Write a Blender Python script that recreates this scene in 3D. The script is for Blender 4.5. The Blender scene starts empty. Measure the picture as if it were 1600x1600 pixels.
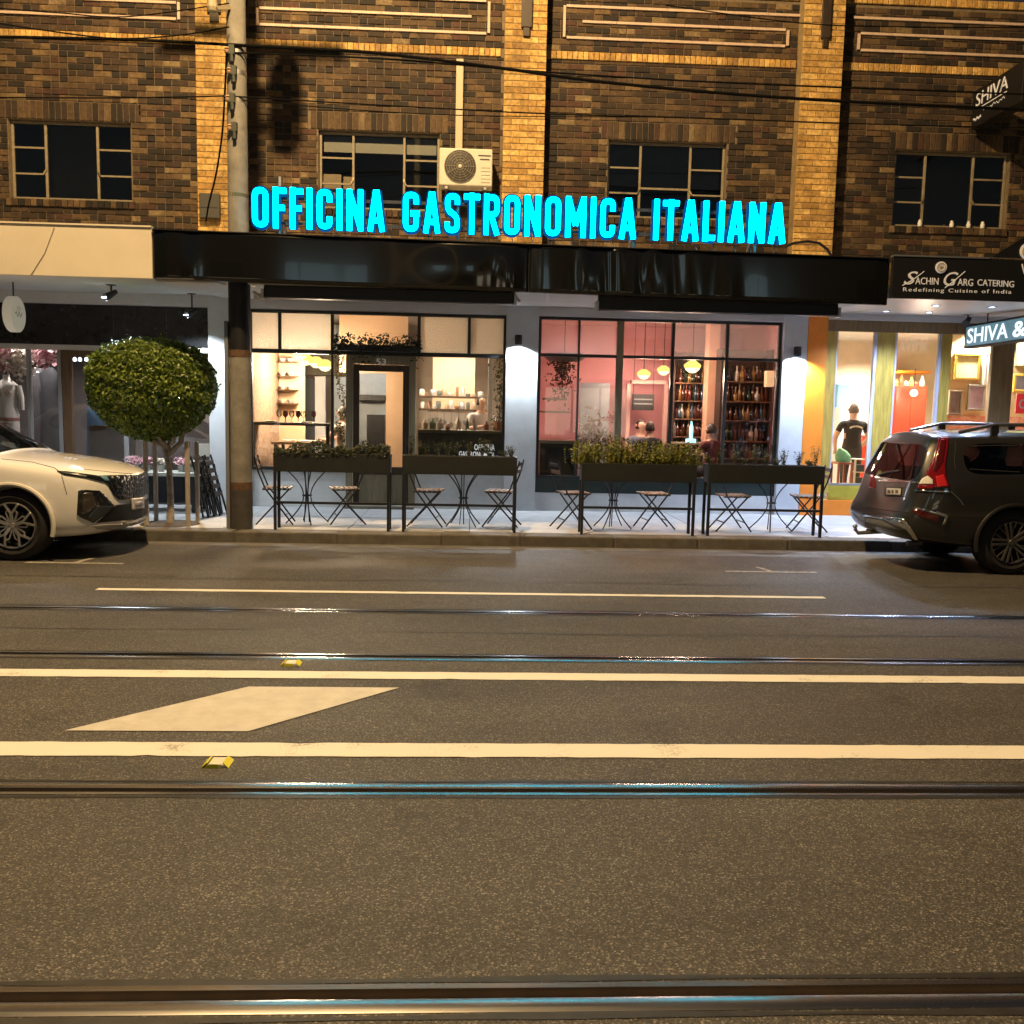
import bpy, bmesh, math, random
from mathutils import Vector, Matrix
from mathutils.bvhtree import BVHTree
random.seed(11)
sc = bpy.context.scene
COL = sc.collection
# ---------------------------------------------------------------- camera
F_PX, PITCH, ROLL, YAW, CAM_H = 1421.0, 0.1063, 0.0210, 0.0469, 1.5628
_F = Vector((math.sin(YAW)*math.cos(PITCH), math.cos(YAW)*math.cos(PITCH), -math.sin(PITCH)))
_Rt = Vector((math.cos(YAW), -math.sin(YAW), 0)); _D = _F.cross(_Rt)
_r = _Rt*math.cos(ROLL) - _D*math.sin(ROLL); _d = _Rt*math.sin(ROLL) + _D*math.cos(ROLL)
CAM = Vector((0, 0, CAM_H))
cd = bpy.data.cameras.new('camera'); cam = bpy.data.objects.new('camera', cd); COL.objects.link(cam)
cd.sensor_width = 36; cd.lens = 36*F_PX/1600; cd.clip_end = 2000; cd.clip_start = 0.05
_u = -_d; _b = -_F
cam.matrix_world = Matrix(((_r.x, _u.x, _b.x, 0), (_r.y, _u.y, _b.y, 0), (_r.z, _u.z, _b.z, CAM_H), (0, 0, 0, 1)))
sc.camera = cam
# ---------------------------------------------------------------- night sky
w = bpy.data.worlds.new('World'); sc.world = w; w.use_nodes = True
nt = w.node_tree; nt.nodes.clear()
sky = nt.nodes.new('ShaderNodeTexSky'); sky.sky_type = 'NISHITA'; sky.sun_disc = False
sky.sun_elevation = math.radians(-2.6); sky.sun_rotation = math.radians(200)
bg = nt.nodes.new('ShaderNodeBackground'); bg.inputs['Strength'].default_value = 0.15
wo = nt.nodes.new('ShaderNodeOutputWorld')
nt.links.new(sky.outputs[0], bg.inputs['Color']); nt.links.new(bg.outputs[0], wo.inputs[0])
sc.view_settings.view_transform = 'Standard'; sc.view_settings.look = 'None'
sc.view_settings.exposure = 0.65; sc.view_settings.gamma = 1.0; sc.view_settings.use_curve_mapping = False
sc.render.engine = 'CYCLES'
cy = sc.cycles
cy.max_bounces = 6; cy.diffuse_bounces = 3; cy.glossy_bounces = 3; cy.transmission_bounces = 6; cy.transparent_max_bounces = 12
cy.sample_clamp_indirect = 4.0; cy.caustics_reflective = False; cy.caustics_refractive = False
cy.use_denoising = True
# light levels (W) of the lamps built further down
STREET_W, SCONCE_W, PEND_W = 5000.0, 66.0, 70.0

# ---------------------------------------------------------------- helpers
def ray(px, py):
    return _F + _r*((px-800)/F_PX) + _d*((py-800)/F_PX)
def at(px, py, Y):
    v = ray(px, py); return CAM + v*(Y/v.y)
def gz(px, py, Z=0.0):
    v = ray(px, py); return CAM + v*((Z-CAM_H)/v.z)
def xof(px, py, Y): return at(px, py, Y).x
def zof(px, py, Y): return at(px, py, Y).z

MATS = {}
def mat(name, col=(.5, .5, .5), rough=.6, metal=0.0, var=0.0, vscale=6.0, bump=0.0, bscale=60.0, emit=None, estr=0.0,
        spec=.5, col2=None, coat=0.0, obj_random=0.0, stretch=None):
    if name in MATS: return MATS[name]
    m = bpy.data.materials.new(name); m.use_nodes = True
    t = m.node_tree; b = t.nodes['Principled BSDF']
    b.inputs['Base Color'].default_value = (*col, 1); b.inputs['Roughness'].default_value = rough
    b.inputs['Metallic'].default_value = metal; b.inputs['Specular IOR Level'].default_value = spec
    b.inputs['Coat Weight'].default_value = coat
    N = lambda k: t.nodes.new(k)
    tc = N('ShaderNodeTexCoord'); src = tc.outputs['Object']
    if stretch:
        mp = N('ShaderNodeMapping'); mp.inputs['Scale'].default_value = stretch
        t.links.new(src, mp.inputs[0]); src = mp.outputs[0]
    if var or col2:
        n = N('ShaderNodeTexNoise'); n.inputs['Scale'].default_value = vscale; n.inputs['Detail'].default_value = 6
        n.inputs['Roughness'].default_value = .65
        t.links.new(src, n.inputs['Vector'])
        r = N('ShaderNodeValToRGB'); e = r.color_ramp.elements
        c2 = col2 or tuple(max(0, c*(1-var)) for c in col); c1 = col if col2 else tuple(min(1, c*(1+var)) for c in col)
        e[0].position = .33; e[0].color = (*c2, 1); e[1].position = .67; e[1].color = (*c1, 1)
        t.links.new(n.outputs['Fac'], r.inputs[0])
        out = r.outputs[0]
        if obj_random:
            oi = N('ShaderNodeObjectInfo'); hs = N('ShaderNodeHueSaturation')
            mr = N('ShaderNodeMapRange'); mr.inputs['To Min'].default_value = 1-obj_random; mr.inputs['To Max'].default_value = 1+obj_random
            t.links.new(oi.outputs['Random'], mr.inputs['Value']); t.links.new(mr.outputs[0], hs.inputs['Value'])
            t.links.new(out, hs.inputs['Color']); out = hs.outputs[0]
        t.links.new(out, b.inputs['Base Color'])
        rr = N('ShaderNodeMapRange'); rr.inputs['To Min'].default_value = max(.02, rough-.08); rr.inputs['To Max'].default_value = min(1, rough+.08)
        t.links.new(n.outputs['Fac'], rr.inputs['Value']); t.links.new(rr.outputs[0], b.inputs['Roughness'])
    if bump:
        n2 = N('ShaderNodeTexNoise'); n2.inputs['Scale'].default_value = bscale; n2.inputs['Detail'].default_value = 4
        t.links.new(src, n2.inputs['Vector'])
        bp = N('ShaderNodeBump'); bp.inputs['Strength'].default_value = bump; bp.inputs['Distance'].default_value = .01
        t.links.new(n2.outputs['Fac'], bp.inputs['Height']); t.links.new(bp.outputs[0], b.inputs['Normal'])
    if emit:
        b.inputs['Emission Color'].default_value = (*emit, 1); b.inputs['Emission Strength'].default_value = estr
    MATS[name] = m; return m

def glass_mat(name, tint=(.97, .98, .98), refl=1.0, rough=0.0):
    if name in MATS: return MATS[name]
    m = bpy.data.materials.new(name); m.use_nodes = True; t = m.node_tree; t.nodes.clear()
    tr = t.nodes.new('ShaderNodeBsdfTransparent'); tr.inputs[0].default_value = (*tint, 1)
    gl = t.nodes.new('ShaderNodeBsdfGlossy'); gl.inputs['Roughness'].default_value = rough; gl.inputs['Color'].default_value = (refl, refl, refl, 1)
    fr = t.nodes.new('ShaderNodeFresnel'); fr.inputs[0].default_value = 1.5
    mx = t.nodes.new('ShaderNodeMixShader'); o = t.nodes.new('ShaderNodeOutputMaterial')
    t.links.new(fr.outputs[0], mx.inputs[0]); t.links.new(tr.outputs[0], mx.inputs[1]); t.links.new(gl.outputs[0], mx.inputs[2])
    t.links.new(mx.outputs[0], o.inputs[0]); MATS[name] = m; return m

def frosted_mat(name, col=(.9, .9, .88), clear=.25):
    """obscure glass: translucent, with a fine pebbled bump"""
    if name in MATS: return MATS[name]
    m = bpy.data.materials.new(name); m.use_nodes = True; t = m.node_tree; t.nodes.clear()
    N = lambda k: t.nodes.new(k)
    tl = N('ShaderNodeBsdfTranslucent'); tl.inputs[0].default_value = (*col, 1)
    tr = N('ShaderNodeBsdfTransparent'); gl = N('ShaderNodeBsdfGlossy'); gl.inputs['Roughness'].default_value = .25
    a = N('ShaderNodeMixShader'); a.inputs[0].default_value = clear
    b = N('ShaderNodeMixShader'); b.inputs[0].default_value = .06
    tc = N('ShaderNodeTexCoord'); n = N('ShaderNodeTexVoronoi'); n.inputs['Scale'].default_value = 55
    bp = N('ShaderNodeBump'); bp.inputs['Strength'].default_value = .8; bp.inputs['Distance'].default_value = .01
    t.links.new(tc.outputs['Object'], n.inputs['Vector']); t.links.new(n.outputs['Distance'], bp.inputs['Height'])
    t.links.new(bp.outputs[0], tl.inputs['Normal']); t.links.new(bp.outputs[0], gl.inputs['Normal'])
    o = N('ShaderNodeOutputMaterial')
    t.links.new(tl.outputs[0], a.inputs[1]); t.links.new(tr.outputs[0], a.inputs[2])
    t.links.new(a.outputs[0], b.inputs[1]); t.links.new(gl.outputs[0], b.inputs[2]); t.links.new(b.outputs[0], o.inputs[0])
    MATS[name] = m; return m

def emit_mat(name, col, s):
    if name in MATS: return MATS[name]
    m = bpy.data.materials.new(name); m.use_nodes = True; t = m.node_tree; t.nodes.clear()
    e = t.nodes.new('ShaderNodeEmission'); e.inputs[0].default_value = (*col, 1); e.inputs[1].default_value = s
    o = t.nodes.new('ShaderNodeOutputMaterial'); t.links.new(e.outputs[0], o.inputs[0]); MATS[name] = m; return m

def tag(o, label=None, cat=None, group=None, kind=None):
    if label: o['label'] = label
    if cat: o['category'] = cat
    if group: o['group'] = group
    if kind: o['kind'] = kind
    return o
def empty(name, loc=(0, 0, 0), rz=0.0, **k):
    o = bpy.data.objects.new(name, None); COL.objects.link(o); o.location = loc; o.rotation_euler = (0, 0, rz)
    o.empty_display_size = .1
    return tag(o, **k)
def link(name, me, parent=None, world=True):
    o = bpy.data.objects.new(name, me); COL.objects.link(o)
    if parent is not None:
        o.parent = parent
        if world and parent.type == 'EMPTY' and parent.parent is None:
            o.matrix_parent_inverse = (Matrix.Translation(parent.location) @ parent.rotation_euler.to_matrix().to_4x4()).inverted()
    return o
def copy_tree(o, parent=None):
    c = o.copy(); COL.objects.link(c)
    if parent is not None: c.parent = parent
    for ch in o.children: copy_tree(ch, c)
    return c

class MB:
    def __init__(s): s.v = []; s.f = []; s.mi = []; s.cur = 0
    def add(s, vs, fs):
        o = len(s.v); s.v += [tuple(p) for p in vs]; s.f += [tuple(i+o for i in f) for f in fs]; s.mi += [s.cur]*len(fs); return s
    def box(s, a, b):
        x0, x1 = sorted((a[0], b[0])); y0, y1 = sorted((a[1], b[1])); z0, z1 = sorted((a[2], b[2]))
        return s.add([(x0,y0,z0),(x1,y0,z0),(x1,y1,z0),(x0,y1,z0),(x0,y0,z1),(x1,y0,z1),(x1,y1,z1),(x0,y1,z1)],
                     [(0,3,2,1),(4,5,6,7),(0,1,5,4),(1,2,6,5),(2,3,7,6),(3,0,4,7)])
    def hexa(s, b4, t4):   # two quads (bottom ccw from above, top)
        return s.add(list(b4)+list(t4), [(0,3,2,1),(4,5,6,7),(0,1,5,4),(1,2,6,5),(2,3,7,6),(3,0,4,7)])
    def bar(s, p, q, w, h=None, up=(0, 0, 1)):
        p = Vector(p); q = Vector(q); h = h or w; d = (q-p).normalized(); u = Vector(up)
        if abs(d.dot(u)) > .95: u = Vector((0, 1, 0))
        a = d.cross(u).normalized()*(w/2); b = a.cross(d).normalized()*(h/2)
        return s.hexa([p-a-b, p+a-b, q+a-b, q-a-b], [p-a+b, p+a+b, q+a+b, q-a+b])
    def tube(s, pts, r, n=8, cap=True, closed=False):
        pts = [Vector(p) for p in pts]; rs = r if isinstance(r, (list, tuple)) else [r]*len(pts); o = len(s.v); up = None; m = len(pts)
        for i, p in enumerate(pts):
            a = pts[i-1] if (i or closed) else p; c = pts[(i+1) % m] if (i < m-1 or closed) else p
            d = (c-a).normalized()
            if up is None:
                up = Vector((0, 0, 1)) if abs(d.z) < .9 else Vector((0, 1, 0))
            x = d.cross(up).normalized(); up = x.cross(d).normalized()
            for k in range(n):
                t = 2*math.pi*k/n; s.v.append(tuple(p + x*math.cos(t)*rs[i] + up*math.sin(t)*rs[i]))
        for i in range(m if closed else m-1):
            for k in range(n):
                a = o+i*n+k; b = o+i*n+(k+1) % n; j = (i+1) % m; c = o+j*n+(k+1) % n; d = o+j*n+k
                s.f.append((a, b, c, d)); s.mi.append(s.cur)
        if cap and not closed:
            s.f.append(tuple(o+k for k in reversed(range(n)))); s.f.append(tuple(o+(m-1)*n+k for k in range(n))); s.mi += [s.cur]*2
        return s
    def lathe(s, prof, c=(0, 0, 0), n=16, axis='z', cap=True):
        o = len(s.v); m = len(prof); c = Vector(c)
        for (r, h) in prof:
            for k in range(n):
                t = 2*math.pi*k/n; q = (r*math.cos(t), r*math.sin(t))
                v = {'z': (q[0], q[1], h), 'y': (q[0], h, q[1]), 'x': (h, q[0], q[1])}[axis]
                s.v.append(tuple(c+Vector(v)))
        for i in range(m-1):
            for k in range(n):
                s.f.append((o+i*n+k, o+i*n+(k+1) % n, o+(i+1)*n+(k+1) % n, o+(i+1)*n+k)); s.mi.append(s.cur)
        if cap and prof[0][0] > 1e-6: s.f.append(tuple(o+k for k in reversed(range(n)))); s.mi.append(s.cur)
        if cap and prof[-1][0] > 1e-6: s.f.append(tuple(o+(m-1)*n+k for k in range(n))); s.mi.append(s.cur)
        return s
    def prism(s, poly, d0, d1, axis='y'):
        n = len(poly)
        f = {'y': lambda p, d: (p[0], d, p[1]), 'x': lambda p, d: (d, p[0], p[1]), 'z': lambda p, d: (p[0], p[1], d)}[axis]
        vs = [f(p, d0) for p in poly] + [f(p, d1) for p in poly]
        fs = [tuple(range(n)), tuple(reversed(range(n, 2*n)))] + [(i, i+n, (i+1) % n+n, (i+1) % n) for i in range(n)]
        return s.add(vs, fs)
    def mesh(s, name='mesh'):
        me = bpy.data.meshes.new(name); me.from_pydata(s.v, [], s.f)
        if any(s.mi): me.polygons.foreach_set('material_index', s.mi)
        bm = bmesh.new(); bm.from_mesh(me); bmesh.ops.recalc_face_normals(bm, faces=bm.faces); bm.to_mesh(me); bm.free()
        me.update(); return me
    def build(s, name, m=None, parent=None, smooth=False, bevel=0.0, world=True, seg=2):
        me = s.mesh(name)
        for k in (m if isinstance(m, (list, tuple)) else [m]):
            if k is not None: me.materials.append(k)
        o = link(name, me, parent, world)
        if smooth:
            me.polygons.foreach_set('use_smooth', [True]*len(me.polygons))
            if smooth != 'all':
                try: me.set_sharp_from_angle(angle=math.radians(40))
                except Exception: pass
        if bevel:
            b = o.modifiers.new('bevel', 'BEVEL'); b.width = bevel; b.segments = seg; b.limit_method = 'ANGLE'; b.angle_limit = math.radians(40)
        return o
def text_obj(s, name, m, parent, origin, xdir, updir, height, width=None, extrude=.004, shear=0.0, bold=0.0, align='LEFT', spacing=1.0):
    """real raised lettering: flat text extruded, capital height `height`, fitted to `width`"""
    cu = bpy.data.curves.new(name, 'FONT'); cu.body = s; cu.size = 1; cu.extrude = .5; cu.shear = shear; cu.offset = bold; cu.space_character = spacing
    cu.resolution_u = 3
    t = bpy.data.objects.new('tmp_text', cu); COL.objects.link(t); bpy.context.view_layer.update()
    dg = bpy.context.evaluated_depsgraph_get(); me = bpy.data.meshes.new_from_object(t.evaluated_get(dg))
    bpy.data.objects.remove(t); bpy.data.curves.remove(cu)
    xs = [v.co.x for v in me.vertices]; x0, x1 = min(xs), max(xs); ys = [v.co.y for v in me.vertices]; y1 = max(ys)
    sy = height/.70; sx = (width/(x1-x0)) if width else sy
    X = Vector(xdir).normalized(); U = Vector(updir).normalized(); Nn = X.cross(U); O = Vector(origin)
    for v in me.vertices:
        c = v.co.copy(); v.co = O + X*((c.x-x0)*sx) + U*(c.y*sy) + Nn*(c.z*extrude*2)
    me.materials.append(m); me.name = name
    o = link(name, me, parent); o['kind'] = 'stuff'; return o

# ---------------------------------------------------------------- common materials
M_white = mat('white_paint', (.72, .73, .74), .55, var=.06, vscale=3)
M_black = mat('black_metal', (.012, .012, .014), .45, var=.3, vscale=20)
M_blackgloss = mat('black_gloss', (.006, .007, .009), .18)
M_rubber = mat('rubber', (.012, .012, .012), .8, var=.3, vscale=30)
M_conc = mat('concrete', (.36, .34, .31), .85, var=.22, vscale=9, bump=.25, bscale=80)
M_soffit = mat('soffit_paint', (.62, .61, .6), .7, var=.06, vscale=2)
M_cream = mat('cream_paint', (.68, .62, .51), .5, var=.06, vscale=1.5)
M_alu = mat('aluminium', (.5, .5, .5), .4, metal=.9)
G_clear = glass_mat('clear_glass')
# ================================================================ ROAD
RA, RB, RC, RD = 2.264, 3.70, 5.70, 7.136      # the four tram rails (track centre lines of the heads)
KERB_Y, WALL_Y, FP_Z = 10.82, 13.71, 0.12
XL, XR = -46.0, 46.0

def asphalt():
    m = bpy.data.materials.new('asphalt'); m.use_nodes = True; t = m.node_tree; b = t.nodes['Principled BSDF']; N = lambda k: t.nodes.new(k)
    tc = N('ShaderNodeTexCoord')
    v = N('ShaderNodeTexVoronoi'); v.inputs['Scale'].default_value = 185; t.links.new(tc.outputs['Object'], v.inputs['Vector'])
    cr = N('ShaderNodeValToRGB'); e = cr.color_ramp.elements
    e[0].position = 0; e[0].color = (.034, .032, .031, 1); e[1].position = 1; e[1].color = (.30, .275, .245, 1)
    for p, c in ((.45, (.055, .052, .049, 1)), (.72, (.080, .076, .071, 1)), (.9, (.14, .132, .12, 1))):
        k = e.new(p); k.color = c
    sx = N('ShaderNodeSeparateColor'); t.links.new(v.outputs['Color'], sx.inputs[0]); t.links.new(sx.outputs[0], cr.inputs[0])
    n = N('ShaderNodeTexNoise'); n.inputs['Scale'].default_value = .55; n.inputs['Detail'].default_value = 7; n.inputs['Roughness'].default_value = .7
    mp = N('ShaderNodeMapping'); mp.inputs['Scale'].default_value = (.35, 1.5, 1); t.links.new(tc.outputs['Object'], mp.inputs[0]); t.links.new(mp.outputs[0], n.inputs['Vector'])
    mr = N('ShaderNodeMapRange'); mr.inputs['From Min'].default_value = .3; mr.inputs['From Max'].default_value = .7
    mr.inputs['To Min'].default_value = .62; mr.inputs['To Max'].default_value = 1.25; t.links.new(n.outputs['Fac'], mr.inputs['Value'])
    mu = N('ShaderNodeMix'); mu.data_type = 'RGBA'; mu.blend_type = 'MULTIPLY'; mu.inputs[0].default_value = 1
    n4 = N('ShaderNodeTexNoise'); n4.inputs['Scale'].default_value = 1.7; n4.inputs['Detail'].default_value = 8; n4.inputs['Roughness'].default_value = .75; t.links.new(tc.outputs['Object'], n4.inputs['Vector'])
    m4 = N('ShaderNodeMapRange'); m4.inputs['From Min'].default_value = .30; m4.inputs['From Max'].default_value = .44; m4.inputs['To Min'].default_value = .55; m4.inputs['To Max'].default_value = 1.0; t.links.new(n4.outputs['Fac'], m4.inputs['Value'])
    q4 = N('ShaderNodeMath'); q4.operation = 'MULTIPLY'; t.links.new(mr.outputs[0], q4.inputs[0]); t.links.new(m4.outputs[0], q4.inputs[1])
    t.links.new(cr.outputs[0], mu.inputs[6]); t.links.new(q4.outputs[0], mu.inputs[7]); t.links.new(mu.outputs[2], b.inputs['Base Color'])
    v2 = N('ShaderNodeTexNoise'); v2.inputs['Scale'].default_value = 120; v2.inputs['Detail'].default_value = 3; t.links.new(tc.outputs['Object'], v2.inputs['Vector'])
    bp = N('ShaderNodeBump'); bp.inputs['Strength'].default_value = .55; bp.inputs['Distance'].default_value = .008
    t.links.new(v2.outputs['Fac'], bp.inputs['Height']); t.links.new(bp.outputs[0], b.inputs['Normal'])
    b.inputs['Roughness'].default_value = .62; b.inputs['Specular IOR Level'].default_value = .4
    MATS['asphalt'] = m; return m
M_asph = asphalt()
def paint_mat():
    m = bpy.data.materials.new('road_paint'); m.use_nodes = True; t = m.node_tree; b = t.nodes['Principled BSDF']; N = lambda k: t.nodes.new(k)
    tc = N('ShaderNodeTexCoord'); n = N('ShaderNodeTexNoise'); n.inputs['Scale'].default_value = 70; n.inputs['Detail'].default_value = 5; n.inputs['Roughness'].default_value = .8
    t.links.new(tc.outputs['Object'], n.inputs['Vector'])
    n3 = N('ShaderNodeTexNoise'); n3.inputs['Scale'].default_value = 3.5; n3.inputs['Detail'].default_value = 4; t.links.new(tc.outputs['Object'], n3.inputs['Vector'])
    ad = N('ShaderNodeMath'); ad.operation = 'ADD'; t.links.new(n.outputs['Fac'], ad.inputs[0]); t.links.new(n3.outputs['Fac'], ad.inputs[1])
    r = N('ShaderNodeValToRGB'); e = r.color_ramp.elements
    e[0].position = .335; e[0].color = (.26, .25, .23, 1); e[1].position = .425; e[1].color = (.76, .74, .68, 1)
    hf = N('ShaderNodeMath'); hf.operation = 'MULTIPLY'; hf.inputs[1].default_value = .5; t.links.new(ad.outputs[0], hf.inputs[0])
    t.links.new(hf.outputs[0], r.inputs[0]); t.links.new(r.outputs[0], b.inputs['Base Color'])
    b.inputs['Roughness'].default_value = .6; MATS['road_paint'] = m; return m
M_paint = paint_mat()
M_paint_old = mat('worn_road_paint', (.50, .48, .44), .7, col2=(.14, .135, .12), vscale=24)

HEADW, GROOVE, LIP = .058, .042, .022
def rail_span(y, inner):   # inner = +1: groove on the far side of the head
    h0, h1 = y-HEADW/2, y+HEADW/2
    return (h0, h1+GROOVE+LIP) if inner > 0 else (h0-GROOVE-LIP, h1)
rails = [(RA, 1, 'nearest'), (RB, -1, 'second'), (RC, 1, 'third'), (RD, -1, 'farthest')]
ys = [-9.0]
for (y, inn, _) in rails: ys += list(rail_span(y, inn))
ys.append(KERB_Y-.30)
rd = MB()
for i in range(0, len(ys), 2):
    n = 24
    for k in range(n):   # strips between the rails, subdivided along the street
        a = XL+(XR-XL)*k/n; b = XL+(XR-XL)*(k+1)/n
        rd.add([(a, ys[i], 0), (b, ys[i], 0), (b, ys[i+1], 0), (a, ys[i+1], 0)], [(0, 1, 2, 3)])
road = tag(rd.build('road', M_asph), kind='structure')
gu = MB(); gu.box((XL, KERB_Y-.30, -.12), (XR, KERB_Y-.002, -.008))
tag(gu.build('gutter', mat('gutter_bluestone', (.13, .125, .12), .7, var=.3, vscale=5, bump=.3, bscale=40)), kind='structure')

# polished running surface, rusty grooves
def steel():
    m = bpy.data.materials.new('rail_steel'); m.use_nodes = True; t = m.node_tree; b = t.nodes['Principled BSDF']; N = lambda k: t.nodes.new(k)
    tc = N('ShaderNodeTexCoord'); mp = N('ShaderNodeMapping'); mp.inputs['Scale'].default_value = (1.3, 70, 1)
    n = N('ShaderNodeTexNoise'); n.inputs['Scale'].default_value = 1; n.inputs['Detail'].default_value = 5
    t.links.new(tc.outputs['Object'], mp.inputs[0]); t.links.new(mp.outputs[0], n.inputs['Vector'])
    r = N('ShaderNodeMapRange'); r.inputs['To Min'].default_value = .15; r.inputs['To Max'].default_value = .30
    t.links.new(n.outputs['Fac'], r.inputs['Value']); t.links.new(r.outputs[0], b.inputs['Roughness'])
    b.inputs['Metallic'].default_value = 1; b.inputs['Base Color'].default_value = (.52, .51, .5, 1); MATS['rail_steel'] = m; return m
M_steel = steel(); M_groove = mat('rusty_groove', (.035, .022, .014), .9, var=.4, vscale=12)
for (y, inn, w_) in rails:
    t = empty('tram_rail', (0, y, 0), label={'nearest': 'polished grooved tram rail crossing the very bottom of the picture', 'second': 'polished tram rail with blue reflection just below the lower solid white line', 'third': 'thin polished tram rail just above the upper solid white line', 'farthest': 'thin polished tram rail just below the long thin lane line'}[w_], cat='tram rail', group='tram rails set in the road')
    h0, h1 = y-HEADW/2, y+HEADW/2
    a = MB(); a.prism([(h0, -.12), (h1, -.12)]+[(y-HEADW/2*u, .005-.0030*u*u) for u in [-1+k/6 for k in range(13)]], XL, XR, 'x'); a.build('rail_head', M_steel, t)
    g0, g1 = (h1, h1+GROOVE) if inn > 0 else (h0-GROOVE, h0)
    MB().box((XL, g0, -.12), (XR, g1, -.034)).build('groove', M_groove, t)
    l0, l1 = (g1, g1+LIP) if inn > 0 else (g0-LIP, g0)
    MB().box((XL, l0, -.12), (XR, l1, .003)).build('guard_lip', M_steel, t)

def marking(name, pts, m, lab, z=.004):
    b = MB(); b.add([(p[0], p[1], z) for p in pts], [tuple(range(len(pts)))]); o = b.build(name, m, road); o['label'] = lab; return o
def painted_line(name, y0, y1, x0, x1, lab, jit=.002):    # slightly ragged edges
    random.seed(int(y0*1000)); n = int((x1-x0)/.07); b = MB(); A = []; B = []
    for i in range(n+1):
        x = x0+(x1-x0)*i/n; A.append((x, y0+random.gauss(0, jit)-(.012 if random.random() < -.02 else 0)+(.02*random.random() if random.random() < .025 else 0), .004)); B.append((x, y1+random.gauss(0, jit)-(.02*random.random() if random.random() < .025 else 0), .004))
    b.add(A+B, [(i, i+1, n+2+i, n+1+i) for i in range(n)]); o = b.build(name, M_paint, road); o['label'] = lab
painted_line('white_line', 5.244, 5.391, -20, 20, 'upper solid white line along the tram tracks')
painted_line('white_line', 4.021, 4.192, -20, 20, 'lower solid white line along the tram tracks')
M_dia = mat('diamond_paint', (.62, .60, .55), .65, col2=(.50, .48, .44), vscale=9, bump=.2, bscale=120)
marking('painted_diamond', [(-1.936, 4.345), (-1.061, 4.345), (-.384, 5.073), (-1.234, 5.073)], M_dia, 'large white painted diamond between the solid lines')
painted_line('lane_line', 7.80, 7.885, -3.186, 3.173, 'thin white lane line', .002)
for (x, y, sg) in ((-3.93, 9.16, -1), (3.13, 9.17, 1)):
    marking('parking_tick', [(x-.48, y-.04), (x+.48, y-.04), (x+.48, y+.03), (x-.48, y+.03)], M_paint_old, 'worn white parking bay line')
    marking('parking_tick', [(x-.03, y+.034), (x+.03, y+.034), (x+.03-.05*sg, y+.30), (x-.03-.05*sg, y+.30)], M_paint_old, 'worn white parking bay tick')
# resurfacing seams, tar lines and patches
M_tar = mat('bitumen_seam', (.022, .021, .02), .45, var=.3, vscale=14)
M_patch = mat('asphalt_patch', (.068, .064, .060), .75, var=.25, vscale=90, bump=.4, bscale=140)
M_patch2 = mat('worn_lane_asphalt', (.080, .075, .068), .7, var=.25, vscale=110, bump=.4, bscale=140)
random.seed(31)
def wobbly(y, w_, x0=-16, x1=16, amp=.012, step=.25):
    n = int((x1-x0)/step); a = []; b = []; o = random.uniform(0, 9)
    for i in range(n+1):
        x = x0+(x1-x0)*i/n; d = amp*(math.sin(x*1.3+o)+.6*math.sin(x*3.7+2*o)); t = w_*(1+.35*math.sin(x*5.1+o)+random.uniform(-.2, .2)); a.append((x, y+d-t/2)); b.append((x, y+d+t/2))
    return a, b
def seam(y, w_, m, z, name='tar_seam', lab='dark tar seam along the road', **k):
    a, b = wobbly(y, w_, **k); me = MB(); n = len(a); me.add([(p[0], p[1], z) for p in a]+[(p[0], p[1], z) for p in b], [(i, i+1, n+i+1, n+i) for i in range(n-1)]); o = me.build(name, m, road); o['label'] = lab
for (y, inn, _) in rails:
    s0, s1 = rail_span(y, inn); seam(s0-.018, .022, M_tar, .002, amp=.003); seam(s1+.018, .022, M_tar, .002, amp=.003)
seam(8.42, .018, M_tar, .002, amp=.02); seam(6.42, .012, M_tar, .002, amp=.02); 
for (x0, x1, y0, y1) in ((-3.6, -2.9, 2.5, 3.2),):
    MB().add([(x0, y0+.03, .0022), (x1-.05, y0, .0022), (x1, y1-.04, .0022), (x0+.04, y1, .0022)], [(0, 1, 2, 3)]).build('asphalt_patch', M_patch, road)
for k in range(1):      # a hairline crack
    x = 1.2; y = 6.35; pts = [(x, y)]
    for i in range(14): x += random.uniform(.05, .16); y += random.uniform(-.035, .035); pts.append((x, y))
    c = MB(); n = len(pts); c.add([(p[0], p[1]-.003, .0028) for p in pts]+[(p[0], p[1]+.003, .0028) for p in pts], [(i, i+1, n+i+1, n+i) for i in range(n-1)]); c.build('crack', M_tar, road)
# raised yellow reflective markers
for (p, lab) in (((-1.095, 3.934), 'yellow raised road marker below the lower white line'), ((-1.087, 5.55), 'yellow raised road marker above the upper white line')):
    t = empty('road_marker', (p[0], p[1], 0), label=lab, cat='road marker', group='raised road markers')
    b = MB(); b.hexa([(-.050, -.046, 0), (.050, -.046, 0), (.050, .046, 0), (-.050, .046, 0)], [(-.026, -.042, .017), (.026, -.042, .017), (.026, .042, .017), (-.026, .042, .017)])
    b.build('marker_body', mat('marker_white', (.7, .68, .55), .5), t, world=False, bevel=.003)
    b = MB()
    for s in (-1, 1): b.hexa([(s*.056, -.048, .002), (s*.033, -.042, .021), (s*.033, .042, .021), (s*.056, .048, .002)], [(s*.060, -.048, .002), (s*.036, -.042, .023), (s*.036, .042, .023), (s*.060, .048, .002)])
    b.build('reflector', mat('marker_yellow', (.80, .78, .02), .25), t, world=False)
    MB().hexa([(-.046, -.048, .001), (.02, -.048, .001), (.012, -.044, .016), (-.024, -.044, .016)], [(-.046, -.051, .001), (.02, -.051, .001), (.012, -.047, .018), (-.024, -.047, .018)]).build('reflector', MATS['marker_yellow'], t, world=False)

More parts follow.
